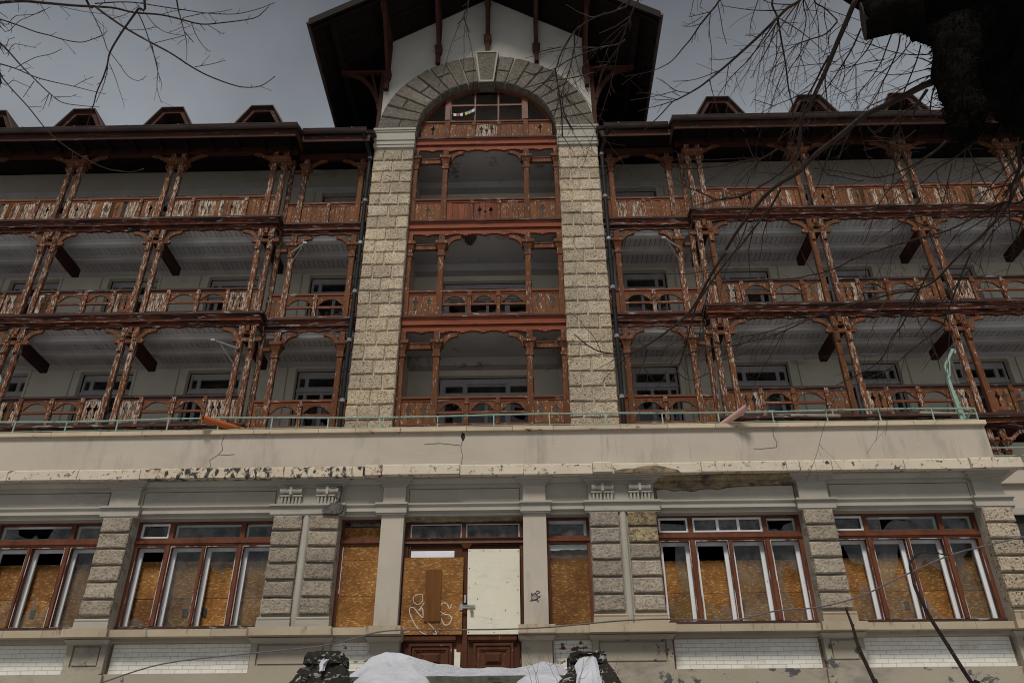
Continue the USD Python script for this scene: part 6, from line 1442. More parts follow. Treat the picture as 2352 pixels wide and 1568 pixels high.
BR_RIGHT = [[[3.583,4.405,7.98,0.0199],[3.256,4.261,7.342,0.0159],[3.166,4.321,7.317,0.015],[3.097,4.411,7.304,0.0142],[2.969,4.573,7.274,0.0134],[2.821,4.736,7.236,0.0126],[2.747,4.812,7.215,0.0117],[2.634,4.915,7.184,0.0108],[2.561,4.978,7.164,0.0098],[2.472,5.035,7.146,0.0088],[2.369,5.091,7.127,0.0077],[2.329,5.111,7.12,0.0067],[2.216,5.24,7.069,0.0057],[2.151,5.297,7.046,0.0046],[2.099,5.357,7.02,0.0036]],[[2.366,5.248,7.278,0.0057],[2.262,5.281,7.267,0.0048],[2.171,5.301,7.26,0.0038],[2.066,5.334,7.248,0.0029]],[[2.926,5.5,7.957,0.0054],[2.772,5.556,7.932,0.0046],[2.651,5.583,7.921,0.0039],[2.487,5.591,7.921,0.0031]],[[2.438,4.917,7.016,0.0047],[2.322,4.9,7.025,0.004],[2.229,4.84,7.047,0.0033],[2.144,4.79,7.065,0.0027]],[[2.323,4.903,7.028,0.004],[2.206,4.933,7.021,0.0036],[2.107,4.956,7.016,0.0032],[1.94,4.983,7.011,0.0027]],[[2.52,5.529,7.645,0.0038],[2.427,5.49,7.668,0.003]],[[2.358,5.213,7.256,0.0043],[2.267,5.213,7.259,0.0036],[2.167,5.207,7.264,0.0028]],[[3.371,4.364,8.108,0.0139],[3.206,4.635,7.854,0.0111],[3.273,4.781,7.788,0.0103],[3.347,4.98,7.718,0.0095],[3.418,5.166,7.643,0.0087],[3.485,5.378,7.546,0.0079],[3.547,5.517,7.476,0.0069],[3.561,5.597,7.434,0.006]],[[3.055,4.323,8.273,0.012],[2.728,4.571,7.772,0.0096],[2.661,4.671,7.738,0.0088],[2.592,4.77,7.711,0.008],[2.524,4.89,7.674,0.0072],[2.463,4.969,7.648,0.0064],[2.389,5.062,7.614,0.0055],[2.315,5.116,7.595,0.0047],[2.184,5.169,7.577,0.0038],[1.97,5.208,7.566,0.0029]],[[3.278,4.483,7.561,0.006],[3.172,4.479,7.565,0.0051],[3.104,4.469,7.569,0.0042],[3.009,4.443,7.588,0.0033]],[[3.549,5.177,8.415,0.0069],[3.452,5.187,8.414,0.0061],[3.278,5.184,8.421,0.0054],[3.162,5.174,8.429,0.0046],[3.024,5.157,8.441,0.0038],[2.93,5.14,8.452,0.0031]],[[2.839,4.76,7.279,0.0047],[2.77,4.785,7.274,0.0041],[2.691,4.793,7.274,0.0034],[2.609,4.787,7.278,0.0027]],[[2.862,5.064,7.507,0.005],[2.861,5.177,7.462,0.0039],[2.857,5.303,7.407,0.0029]],[[3.937,4.473,7.768,0.032],[3.719,4.303,7.393,0.0256],[3.676,4.522,7.325,0.0247],[3.651,4.674,7.289,0.0235],[3.614,4.9,7.223,0.0224],[3.563,5.099,7.152,0.0212],[3.54,5.219,7.104,0.0198],[3.503,5.245,7.094,0.0182],[3.5,5.41,7.02,0.0168],[3.51,5.543,6.955,0.0152],[3.47,5.642,6.905,0.0136],[3.386,5.742,6.854,0.012],[3.227,5.848,6.798,0.0104],[3.04,5.934,6.753,0.0087],[2.822,5.967,6.738,0.007],[2.62,6.02,6.71,0.0052]],[[3.85,5.197,7.775,0.0132],[3.807,5.303,7.729,0.0118],[3.755,5.45,7.661,0.0105],[3.696,5.569,7.602,0.0091],[3.682,5.662,7.552,0.0076]],[[4.619,5.04,7.255,0.036],[4.472,5.12,7.229,0.0346],[4.355,5.193,7.203,0.033],[4.233,5.259,7.179,0.0315],[4.078,5.339,7.148,0.0299],[3.88,5.523,7.065,0.0286],[3.723,5.649,7.005,0.0271],[3.571,5.815,6.918,0.0256],[3.436,5.895,6.875,0.0239],[3.303,6.001,6.815,0.0222],[3.174,6.16,6.719,0.0205],[3.064,6.313,6.621,0.0188],[2.979,6.458,6.524,0.0171]],[[3.0,6.559,6.57,0.0184],[2.882,6.736,6.443,0.0171],[2.734,6.998,6.244,0.0159],[2.572,7.146,6.127,0.0144],[2.32,7.302,6.003,0.013],[2.149,7.38,5.94,0.0115],[2.018,7.401,5.925,0.01],[1.798,7.383,5.943,0.0084],[1.649,7.323,5.997,0.0068],[1.517,7.235,6.074,0.0052]],[[3.628,6.419,7.259,0.0145],[3.537,6.585,7.14,0.0139],[3.393,6.751,7.018,0.0132],[3.246,6.923,6.885,0.0125]],[[3.095,6.502,6.556,0.0117],[2.916,6.715,6.406,0.0111],[2.765,6.927,6.247,0.0105],[2.722,7.033,6.165,0.0098],[2.695,7.139,6.08,0.0091],[2.661,7.281,5.964,0.0084],[2.587,7.493,5.785,0.0077],[2.547,7.564,5.725,0.0069],[2.531,7.607,5.688,0.0062]],[[4.794,5.276,7.593,0.0087],[4.643,5.329,7.574,0.0076],[4.519,5.409,7.54,0.0065],[4.427,5.475,7.511,0.0053],[4.26,5.548,7.478,0.0042],[4.201,5.611,7.447,0.003]],[[4.251,5.243,8.2,0.0106],[4.205,5.403,8.125,0.0095],[4.153,5.515,8.069,0.0084],[4.098,5.622,8.014,0.0072],[4.009,5.768,7.933,0.006],[3.938,5.854,7.884,0.0048]],[[3.879,4.453,7.182,0.0071],[3.859,4.599,7.151,0.006],[3.792,4.732,7.119,0.005],[3.729,4.845,7.087,0.0038],[3.712,4.924,7.061,0.0027]],[[3.985,4.414,7.129,0.0076],[3.979,4.573,7.096,0.0067],[3.972,4.679,7.07,0.0058],[3.935,4.799,7.038,0.0048],[3.891,4.878,7.014,0.0037],[3.818,4.985,6.98,0.0027]],[[4.169,4.621,7.326,0.0079],[4.186,4.74,7.294,0.0074],[4.168,4.88,7.252,0.0068],[4.145,4.993,7.215,0.0062],[4.113,5.125,7.166,0.0056],[4.069,5.225,7.126,0.0049],[4.05,5.291,7.098,0.0042]],[[4.665,5.177,7.978,0.0074],[4.593,5.317,7.919,0.0065],[4.519,5.403,7.88,0.0056],[4.401,5.502,7.834,0.0046],[4.278,5.628,7.771,0.0037],[4.251,5.715,7.724,0.0027]],[[4.643,5.094,7.766,0.0079],[4.641,5.213,7.717,0.0077],[4.618,5.366,7.649,0.0074],[4.596,5.479,7.595,0.0071],[4.598,5.572,7.548,0.0068],[4.63,5.764,7.443,0.0065],[4.651,5.955,7.33,0.0062],[4.656,6.154,7.205,0.0059],[4.655,6.261,7.135,0.0055],[4.579,6.387,7.051,0.0052],[4.535,6.486,6.982,0.0048],[4.512,6.619,6.887,0.0044],[4.463,6.752,6.788,0.0041]],[[4.51,4.789,7.283,0.0054],[4.326,4.795,7.287,0.005],[4.152,4.769,7.3,0.0046],[3.971,4.716,7.321,0.0042],[3.827,4.676,7.336,0.0037],[3.707,4.596,7.36,0.0033]],[[4.614,4.995,7.355,0.0056],[4.467,5.028,7.347,0.005],[4.337,5.055,7.341,0.0045],[4.232,5.052,7.345,0.0039],[4.151,5.032,7.355,0.0033],[4.014,5.018,7.364,0.0028]],[[4.066,4.775,7.211,0.0054],[3.939,4.795,7.209,0.0049],[3.815,4.828,7.202,0.0044],[3.692,4.868,7.193,0.0039],[3.64,4.875,7.193,0.0034]],[[4.695,5.302,7.427,0.0181],[4.652,5.402,7.383,0.0151],[4.636,5.448,7.361,0.0119],[4.624,5.541,7.316,0.0088]],[[4.459,4.866,6.975,0.0093],[4.466,4.973,6.939,0.0074],[4.5,5.125,6.882,0.0054]],[[3.583,4.405,7.98,0.008],[3.559,4.797,8.064,0.0064],[3.612,4.963,7.983,0.0058],[3.609,5.162,7.904,0.0052],[3.613,5.255,7.863,0.0045],[3.567,5.328,7.831,0.0037],[3.523,5.368,7.813,0.003]],[[3.711,5.454,8.1,0.0046],[3.778,5.573,8.035,0.0039],[3.821,5.686,7.971,0.0031]],[[4.045,5.234,8.298,0.0099],[3.952,5.34,8.251,0.0086],[3.802,5.387,8.233,0.0073],[3.688,5.433,8.213,0.0059],[3.596,5.48,8.192,0.0045],[3.486,5.513,8.178,0.0031]],[[3.654,4.418,7.938,0.0107],[3.67,4.835,8.1,0.0086],[3.784,4.908,8.06,0.0076],[3.916,5.007,8.02,0.0066]],[[3.475,5.252,8.317,0.0076],[3.391,5.392,8.252,0.0062],[3.272,5.524,8.187,0.0047],[3.203,5.611,8.142,0.0031]],[[3.028,4.317,7.112,0.0057],[3.015,4.49,7.081,0.005],[2.976,4.609,7.055,0.0042],[2.944,4.682,7.037,0.0034],[2.935,4.772,7.012,0.0026]],[[2.642,4.409,7.513,0.0039],[2.693,4.555,7.48,0.0038],[2.72,4.641,7.458,0.0036],[2.772,4.757,7.424,0.0034]],[[3.218,4.341,8.191,0.0066],[3.274,5.066,8.428,0.0053],[3.241,5.199,8.36,0.0046],[3.231,5.285,8.32,0.0038],[3.241,5.378,8.275,0.0031]],[[2.768,4.975,8.137,0.0051],[2.655,5.001,8.131,0.004],[2.576,5.018,8.127,0.0029]],[[2.577,4.646,7.65,0.0041],[2.509,4.696,7.639,0.0034],[2.422,4.736,7.63,0.0028]],[[2.727,4.286,8.436,0.0047],[2.659,5.043,8.418,0.0038],[2.65,5.103,8.381,0.003],[2.632,5.183,8.347,0.0023]],[[2.891,4.305,8.355,0.0044],[2.627,4.721,7.979,0.0035],[2.635,4.787,7.947,0.0021]],[[3.531,5.429,7.985,0.0053],[3.421,5.495,7.954,0.0042],[3.348,5.542,7.932,0.0031]],[[3.354,5.104,7.293,0.0042],[3.293,5.19,7.26,0.0035],[3.245,5.236,7.241,0.0028]],[[3.501,5.048,7.157,0.0055],[3.37,5.114,7.135,0.0046],[3.223,5.174,7.115,0.0037],[3.107,5.247,7.087,0.0028]],[[3.331,5.427,7.384,0.0044],[3.217,5.394,7.403,0.004],[3.141,5.374,7.415,0.0037]],[[3.724,4.432,7.895,0.0047],[3.395,4.236,7.284,0.0038],[3.381,4.376,7.264,0.0032],[3.355,4.475,7.246,0.0026]],[[3.572,4.508,7.606,0.0047],[3.597,4.634,7.576,0.0043],[3.655,4.76,7.539,0.0039],[3.705,4.913,7.489,0.0035]],[[3.583,4.405,7.98,0.0056],[3.666,5.062,8.398,0.0045],[3.615,5.228,8.327,0.0038],[3.584,5.354,8.268,0.0031]],[[3.207,4.624,7.512,0.004],[3.353,4.622,7.508,0.0034]],[[3.587,4.62,7.021,0.0045],[3.462,4.64,7.02,0.0039],[3.293,4.66,7.02,0.0033],[3.201,4.679,7.018,0.0026]],[[3.532,4.523,7.097,0.0032],[3.474,4.57,7.088,0.0026],[3.41,4.609,7.08,0.002]],[[3.317,5.013,7.142,0.0041],[3.387,5.053,7.126,0.0037],[3.447,5.079,7.114,0.0032],[3.545,5.093,7.106,0.0028]],[[4.408,5.925,7.627,0.0078],[4.502,6.004,7.575,0.0077],[4.641,6.071,7.529,0.0076],[4.776,6.117,7.496,0.0075],[4.84,6.124,7.49,0.0073],[5.026,6.114,7.492,0.0071]],[[4.922,5.636,7.111,0.0147],[4.85,5.716,7.071,0.0135],[4.726,5.802,7.026,0.0123],[4.597,5.875,6.988,0.011],[4.459,5.922,6.964,0.0098],[4.352,5.942,6.955,0.0085],[4.238,5.928,6.966,0.0071],[3.97,5.888,6.996,0.0058],[3.743,5.865,7.015,0.0045]],[[4.204,5.882,6.885,0.0074],[4.155,5.896,6.878,0.0069],[3.941,5.856,6.907,0.0062],[3.867,5.849,6.912,0.0056],[3.799,5.796,6.944,0.005],[3.745,5.723,6.986,0.0044]],[[5.04,5.304,6.873,0.0097],[4.993,5.371,6.845,0.0088],[4.861,5.503,6.787,0.0079],[4.716,5.61,6.738,0.0069],[4.624,5.716,6.685,0.006],[4.51,5.769,6.659,0.005],[4.392,5.875,6.603,0.004],[4.275,6.001,6.532,0.0029]],[[5.9,4.4,6.9,0.033],[6.203,6.521,7.507,0.0264],[6.15,6.64,7.419,0.0249],[6.104,6.786,7.308,0.0234],[5.977,6.952,7.178,0.022],[5.839,7.085,7.072,0.0204],[5.729,7.163,7.009,0.0188]],[[5.361,6.605,6.588,0.0161],[5.255,6.722,6.505,0.0151],[5.144,6.848,6.413,0.014],[4.987,6.926,6.357,0.0129],[4.705,6.974,6.324,0.0118],[4.368,7.052,6.27,0.0106],[4.051,7.134,6.209,0.0095],[3.69,7.275,6.1,0.0084],[3.459,7.343,6.048,0.0072],[3.106,7.411,5.996,0.006]],[[5.9,4.4,6.9,0.0165],[5.709,5.906,6.714,0.0132],[5.481,5.993,6.669,0.0124],[5.29,6.092,6.614,0.0116],[5.029,6.225,6.537,0.0109],[4.748,6.298,6.495,0.01],[4.428,6.384,6.445,0.0092]],[[4.381,6.231,6.334,0.0098],[4.177,6.289,6.301,0.0089],[3.926,6.406,6.229,0.0081],[3.715,6.454,6.201,0.0072],[3.554,6.479,6.187,0.0063],[3.17,6.493,6.185,0.0054],[2.872,6.493,6.191,0.0045]],[[4.851,6.363,6.233,0.011],[4.813,6.479,6.156,0.0102],[4.745,6.673,6.022,0.0095],[4.672,6.867,5.881,0.0088],[4.601,6.964,5.809,0.008],[4.548,7.11,5.698,0.0072],[4.45,7.207,5.622,0.0063],[4.183,7.333,5.525,0.0055],[4.118,7.362,5.502,0.0047]],[[5.267,6.37,6.381,0.01],[5.212,6.593,6.229,0.0093],[5.16,6.855,6.04,0.0086],[5.13,6.981,5.945,0.0079],[4.983,7.097,5.857,0.0071],[4.862,7.184,5.79,0.0063],[4.681,7.335,5.671,0.0055],[4.463,7.427,5.598,0.0047]],[[5.327,7.596,6.169,0.0074],[5.412,7.731,6.046,0.0062],[5.476,7.857,5.93,0.005]],[[5.342,5.224,6.975,0.0208],[5.441,5.523,6.839,0.0185],[5.485,5.655,6.771,0.0158],[5.464,5.788,6.701,0.0131],[5.409,5.888,6.647,0.0102]],[[4.799,5.241,6.825,0.0069],[4.959,5.447,6.73,0.0061],[5.074,5.593,6.657,0.0052],[5.181,5.713,6.593,0.0043]],[[4.08,7.201,6.252,0.0072],[3.827,7.274,6.197,0.0064],[3.536,7.351,6.137,0.0057],[3.239,7.4,6.101,0.0049]],[[3.245,6.792,6.238,0.005],[3.124,6.848,6.197,0.0042],[2.961,6.898,6.163,0.0034]],[[3.523,7.93,6.385,0.0076],[3.382,7.972,6.346,0.0069],[3.194,7.983,6.339,0.0062],[3.052,7.979,6.345,0.0055],[2.966,7.958,6.367,0.0048]],[[2.964,7.221,5.728,0.0051],[3.13,7.182,5.757,0.0042],[3.254,7.139,5.789,0.0034]],[[2.295,7.525,6.065,0.0072],[2.277,7.631,5.971,0.0059],[2.184,7.801,5.819,0.0045]],[[2.31,7.932,6.058,0.0047],[2.445,8.06,5.934,0.0037]],[[2.607,7.61,5.81,0.0062],[2.744,7.674,5.751,0.0054],[2.931,7.617,5.798,0.0045]],[[2.349,7.962,6.358,0.0057],[2.243,7.906,6.415,0.0038]],[[2.988,6.705,6.645,0.0051],[2.863,6.727,6.631,0.0043],[2.72,6.751,6.616,0.0034]],[[2.847,6.579,6.391,0.0058],[2.685,6.615,6.369,0.0053],[2.519,6.622,6.367,0.0047],[2.262,6.618,6.375,0.0042]],[[2.695,7.307,6.072,0.0053],[2.593,7.35,6.038,0.0044],[2.455,7.41,5.989,0.0035]],[[3.255,5.377,6.8,0.0098],[3.129,5.456,6.766,0.009],[2.992,5.476,6.759,0.0082],[2.854,5.496,6.753,0.0074],[2.752,5.523,6.743,0.0066],[2.508,5.543,6.739,0.0058],[2.365,5.529,6.749,0.005]],[[3.485,5.974,7.046,0.0061],[3.333,5.96,7.057,0.0049],[3.234,5.954,7.064,0.0038]],[[3.277,5.867,6.854,0.0089],[3.141,5.954,6.806,0.008],[2.998,6.0,6.782,0.007],[2.828,6.013,6.778,0.006],[2.735,5.973,6.804,0.005],[2.542,5.9,6.852,0.004],[2.431,5.827,6.897,0.003]],[[2.182,4.241,8.673,0.0131],[2.067,4.989,8.423,0.0105],[1.947,5.069,8.324,0.0098],[1.724,5.135,8.302,0.0091],[1.531,5.255,8.254,0.0084],[1.411,5.427,8.172,0.0078],[1.35,5.573,8.095,0.0071],[1.224,5.693,8.03,0.0063]],[[1.525,5.197,8.18,0.0091],[1.528,5.329,8.117,0.008],[1.486,5.515,8.023,0.007],[1.425,5.674,7.936,0.0059],[1.332,5.9,7.802,0.0048]],[[1.326,5.169,7.645,0.0102],[1.357,5.342,7.566,0.0093],[1.389,5.528,7.472,0.0085],[1.399,5.74,7.355,0.0076]],[[1.354,4.928,7.025,0.0068],[1.385,5.087,6.965,0.0062],[1.463,5.22,6.908,0.0056]],[[1.658,4.958,7.338,0.0069],[1.451,5.005,7.326,0.006],[1.256,5.031,7.322,0.0051],[1.06,5.085,7.306,0.0042]],[[1.899,4.674,7.403,0.0081],[1.835,4.714,7.394,0.0073],[1.688,4.741,7.391,0.0065],[1.446,4.834,7.369,0.0058],[1.31,4.913,7.346,0.005],[1.13,4.966,7.332,0.0042]],[[1.36,4.7,7.361,0.0067],[1.171,4.74,7.354,0.0041]],[[2.482,4.259,8.559,0.0097],[1.99,4.331,7.501,0.0078],[1.912,4.517,7.426,0.007],[1.847,4.716,7.376,0.0061],[1.773,4.836,7.342,0.0051],[1.698,4.969,7.298,0.0042]],[[0.564,4.264,9.127,0.0094],[0.535,4.97,8.447,0.0075],[0.484,5.089,8.328,0.0066],[0.495,5.169,8.292,0.0056],[0.529,5.242,8.257,0.0046]],[[0.564,4.388,7.361,0.0065],[0.495,4.447,7.351,0.0052]],[[4.269,5.278,6.838,0.0048],[4.263,5.411,6.779,0.0038],[4.333,5.524,6.724,0.0028]],[[4.991,6.109,7.734,0.0064],[4.888,6.182,7.688,0.0054],[4.701,6.241,7.653,0.0043],[4.491,6.281,7.631,0.0033]],[[5.192,5.985,7.22,0.0038],[5.199,6.071,7.166,0.0031]],[[5.457,6.45,7.591,0.0074],[5.449,6.596,7.483,0.0064],[5.433,6.795,7.33,0.0053],[5.387,6.895,7.252,0.0042]],[[5.9,4.4,6.9,0.0084],[5.685,5.763,7.085,0.0067],[5.456,5.856,7.039,0.0055],[5.266,5.969,6.978,0.0043],[5.122,6.042,6.937,0.003]],[[5.618,6.387,7.484,0.0057],[5.638,6.573,7.349,0.0045],[5.681,6.759,7.207,0.0033]],[[4.987,6.392,7.098,0.0072],[4.896,6.558,6.983,0.0059],[4.808,6.638,6.926,0.0046],[4.686,6.711,6.874,0.0032]],[[4.981,6.715,7.08,0.0074],[5.179,6.775,7.03,0.0066],[5.342,6.814,6.995,0.0058]],[[5.524,6.211,7.353,0.0063],[5.692,6.257,7.317,0.0052],[5.832,6.31,7.278,0.004]],[[5.837,6.378,6.842,0.0078],[5.676,6.498,6.763,0.0068],[5.593,6.631,6.67,0.0058],[5.531,6.697,6.623,0.0048]],[[5.411,5.931,6.542,0.0066],[5.197,6.063,6.468,0.0056],[5.042,6.163,6.411,0.0047],[4.959,6.274,6.342,0.0037]],[[5.327,6.538,6.326,0.0079],[5.068,6.877,6.084,0.0063],[4.909,7.11,5.907,0.0046]],[[4.68,5.306,8.105,0.0045],[4.694,5.385,8.067,0.0042],[4.803,5.432,8.04,0.0038]],[[5.026,5.544,8.021,0.0077],[4.908,5.498,8.048,0.0062],[4.812,5.478,8.061,0.0046]],[[5.293,5.927,7.836,0.0064],[5.143,5.921,7.844,0.0052],[4.966,5.901,7.861,0.004]],[[4.821,5.299,7.236,0.005],[4.695,5.326,7.228,0.0043],[4.6,5.366,7.212,0.0036]],[[5.12,5.733,7.514,0.0053],[5.006,5.699,7.535,0.0046],[4.895,5.68,7.549,0.0038]],[[5.072,5.683,7.776,0.0054],[5.0,5.729,7.752,0.0043],[4.951,5.776,7.726,0.0031]],[[5.044,5.672,7.526,0.0053],[4.992,5.698,7.513,0.0042],[4.933,5.731,7.496,0.003]]]
BR_STEMS = [[[4.124,8.0,2.723,0.0265],[4.107,8.0,2.823,0.023],[4.033,8.0,3.117,0.0198],[4.015,8.0,3.315,0.0162],[3.987,8.0,3.471,0.0126]],[[5.345,8.6,2.8,0.0256],[5.263,8.6,2.907,0.0242],[5.131,8.6,3.251,0.0232],[5.028,8.6,3.523,0.022],[4.985,8.6,3.699,0.0206],[4.956,8.6,3.819,0.0191],[4.957,8.6,3.94,0.0176],[4.961,8.6,4.048,0.016],[5.009,8.6,4.117,0.0144],[5.075,8.6,4.163,0.0128],[5.156,8.6,4.178,0.0111],[5.276,8.6,4.166,0.0094],[5.393,8.6,4.144,0.0077]]]
BR_SHRUB = [[[1.128,11.2,3.33,0.0034],[1.097,11.2,3.431,0.003],[1.045,11.2,3.56,0.0026],[0.999,11.2,3.677,0.0021],[0.949,11.2,3.821,0.0018]],[[1.041,11.2,3.331,0.0034],[1.015,11.2,3.432,0.0028],[0.99,11.2,3.509,0.0023],[0.947,11.2,3.612,0.0018]],[[1.098,11.2,3.33,0.0034],[1.108,11.2,3.482,0.0028],[1.127,11.2,3.585,0.0023],[1.157,11.2,3.698,0.0018]],[[1.363,11.2,3.328,0.0034],[1.326,11.2,3.417,0.003],[1.282,11.2,3.519,0.0025],[1.264,11.2,3.609,0.0021],[1.236,11.2,3.714,0.0018]],[[1.43,11.2,3.328,0.0034],[1.381,11.2,3.461,0.003],[1.341,11.2,3.589,0.0026],[1.347,11.2,3.687,0.0021],[1.343,11.2,3.844,0.0018]],[[1.278,11.2,3.526,0.0034],[1.272,11.2,3.545,0.0025],[1.209,11.2,3.591,0.0018]],[[1.283,11.2,3.551,0.0034],[1.338,11.2,3.589,0.0018]],[[1.625,11.2,3.326,0.0034],[1.657,11.2,3.427,0.003],[1.697,11.2,3.554,0.0027],[1.714,11.2,3.683,0.0024],[1.714,11.2,3.831,0.0021],[1.738,11.2,3.837,0.0018]],[[1.632,11.2,3.326,0.0034],[1.648,11.2,3.389,0.0028],[1.694,11.2,3.503,0.0023],[1.762,11.2,3.631,0.0018]],[[1.639,11.2,3.326,0.0034],[1.695,11.2,3.388,0.0025],[1.757,11.2,3.467,0.0018]],[[2.027,11.2,3.323,0.0034],[2.068,11.2,3.423,0.0028],[2.117,11.2,3.551,0.0023],[2.144,11.2,3.647,0.0018]],[[2.1,11.2,3.398,0.0034],[2.161,11.2,3.499,0.0018]],[[1.045,11.2,3.553,0.0034],[0.961,11.2,3.619,0.0018]],[[0.983,11.2,3.515,0.0034],[1.031,11.2,3.544,0.0018]]]
BR_CABLE = [[-5.011,11.41,3.296],[-4.553,11.361,3.417],[-3.747,11.274,3.63],[-2.6,11.156,3.724],[-1.767,11.069,3.778],[-1.288,11.018,3.855],[-0.992,10.986,3.928],[-0.658,10.95,3.953],[0.003,10.88,3.937],[0.654,10.81,3.921],[1.274,10.742,3.927],[1.747,10.69,3.954],[2.227,10.637,3.977],[2.749,10.578,3.974],[3.358,10.508,3.934],[3.598,10.48,3.939],[4.062,10.428,4.029],[4.522,10.374,4.048],[5.049,10.315,4.16],[5.531,10.263,4.356],[6.185,10.194,4.608],[6.666,10.14,4.717],[7.126,10.089,4.805],[7.595,10.036,4.892]]
BR_LIMB = {"trunk":[[5.461,4.5,7.27,0.583],[5.15,4.5,7.502,0.515],[4.817,4.5,7.595,0.419],[4.561,4.5,7.625,0.373],[4.375,4.5,7.673,0.338],[4.213,4.5,7.689,0.288],[4.078,4.5,7.683,0.221]],"stub":[[4.132,4.202,7.14,0.17],[3.927,4.279,7.151,0.15],[3.74,4.35,7.16,0.147]],"stump":[[4.476,4.4,7.124,0.19],[4.416,4.4,6.89,0.171],[4.347,4.4,6.664,0.162],[4.309,4.4,6.489,0.148],[4.302,4.4,6.318,0.139],[4.293,4.4,6.152,0.124],[4.259,4.4,6.047,0.104],[4.181,4.4,5.953,0.069]],"rlimb":[[5.578,4.9,7.571,0.529],[5.41,4.9,7.27,0.442],[5.352,4.9,7.055,0.422],[5.358,4.9,6.835,0.343],[5.357,4.9,6.623,0.272]]}
BR_MA_R = [[4.078,4.5,7.683],[3.3,4.35,8.15],[2.4,4.25,8.6],[1.2,4.2,9.0],[0.2,4.3,9.2]]
BR_MA_L = [[-6.6,2.6,6.6],[-5.2,3.2,7.6],[-3.6,3.7,8.4],[-2.0,4.0,8.9],[-0.6,4.1,9.2]]

# ---------------------------------------------------------------- lower veranda of the right wing, beyond the entrance block
def lower_veranda(t):
    rng = random.Random(3)
    m = MB(); m.box(9.98, 17.4, 17.4, 17.6, 2.6, 9.3); w = m.build('lower_wall', L['wall_cream'], t)
    m = MB(); m.box(9.98, 17.4, 16.80, 17.39, 8.10, 8.47); m.build('veranda_floor', L['plaster_beige'], t)
    m = MB(); m.box(9.98, 17.4, 16.74, 17.0, 8.471, 8.54); m.build('veranda_edge', L['coping'], t)
    m = MB(); m.box(9.98, 17.4, 16.9, 17.39, 2.6, 6.5); m.box(9.98, 17.4, 16.9, 17.1, 7.5, 8.099); m.build('lower_wall', L['plaster_beige'], t)
    m = MB(); m.box(9.98, 17.4, 16.95, 17.0, 6.5, 7.5); m.build('dark_window', L['interior'], t)
    m = MB(); m.box(9.97, 17.4, 16.82, 16.89, 7.42, 7.56); m.build('string_course', L['moulding'], t)
    for x in (11.27, 11.56, 14.1, 14.39):
        p = post_mesh(x, 16.98, 8.54, 9.42, 0.065, 0.018, (8.6, 8.9)).build('post', L['post_worn'], t)
        capital_mesh(x, 16.98, 8.90, 9.17, 0.07, 0.10).build('capital', L['post_worn'], p)
    for x, sx in ((11.2, -1), (11.63, 1), (14.03, -1), (14.46, 1)):
        b = MB(); b.prism(straight_brace(x, 9.15, sx * 0.42, 0.26), 16.95, 17.02); b.build('brace', L['post_worn'], t)
    m = MB()
    for z in (8.92, 8.735):
        m = MB(); m.tube([(10.3, 16.82, z), (17.4, 16.82, z)], 0.016, 8); m.build('veranda_rail', L['green_paint'], t)
    m = MB(); m.bar((9.75, 16.72, 9.735), (11.0, 16.73, 9.69), 0.10, 0.05); m.build('loose_plank', L['loose_wood'], t)
    m = MB(); m.bar((6.9, 16.73, 9.72), (8.0, 16.74, 9.70), 0.09, 0.055); m.build('loose_plank', L['loose_wood'], t)
    m = MB(); m.bar((10.4, 16.70, 9.60), (12.4, 16.78, 9.66), 0.08, 0.03); m.build('loose_plank', L['rail_dark'], t)


L['loose_wood'] = noisy('loose_wood', (0.20, 0.17, 0.14), (0.36, 0.33, 0.29), (1.2, 8, 9), [((0.06, 0.045, 0.035), (2, 9, 12), 0.58, 0.68, 5.0)], ((4, 40, 40), 0.6, 0.006), 0.9)
lower_veranda(RIGHT_WING)

# ---------------------------------------------------------------- things on the terrace and on the facade
RAIL = thing('terrace_railing', 'thin pale green metal railing along the parapet of the front block', 'railing')
rx = [-10.05, -9.45, -8.38, -7.33, -6.29, -5.25, -4.16, -3.01, -1.88, -0.78, 0.36, 1.49, 2.62, 3.77, 4.90, 5.99, 7.07, 8.13, 9.19, 10.06]
rr = random.Random(2)
tops = {x: 9.055 + 0.02 * math.sin(x * 0.9) + rr.uniform(-0.006, 0.006) for x in rx}
m = MB(); m.tube([(x, 15.15, tops[x]) for x in rx], 0.019, 8); m.build('top_rail', L['green_paint'], RAIL, smooth=30)
m = MB(); m.tube([(x, 15.15, 8.82 + 0.01 * math.sin(x * 1.3)) for x in rx], 0.011, 8); m.build('lower_rail', L['green_paint'], RAIL, smooth=30)
for x in rx[1:]:
    m = MB(); m.box(x - 0.012, x + 0.012, 15.138, 15.162, 8.69, tops[x] - 0.012); m.build('railing_post', L['green_paint'], RAIL)
m = MB(); m.tube([(10.06, 15.15, tops[10.06]), (10.06, 17.0, 9.06)], 0.016, 8); m.build('return_rail', L['green_paint'], RAIL, smooth=30)
m = MB(); m.tube([(10.06, 15.15, 8.82), (10.06, 17.0, 8.82)], 0.011, 8); m.build('return_rail', L['green_paint'], RAIL, smooth=30)
m = MB(); m.bar((10.02, 15.22, 9.04), (9.88, 15.5, 8.72), 0.02, 0.02); m.build('stay', L['green_paint'], RAIL)


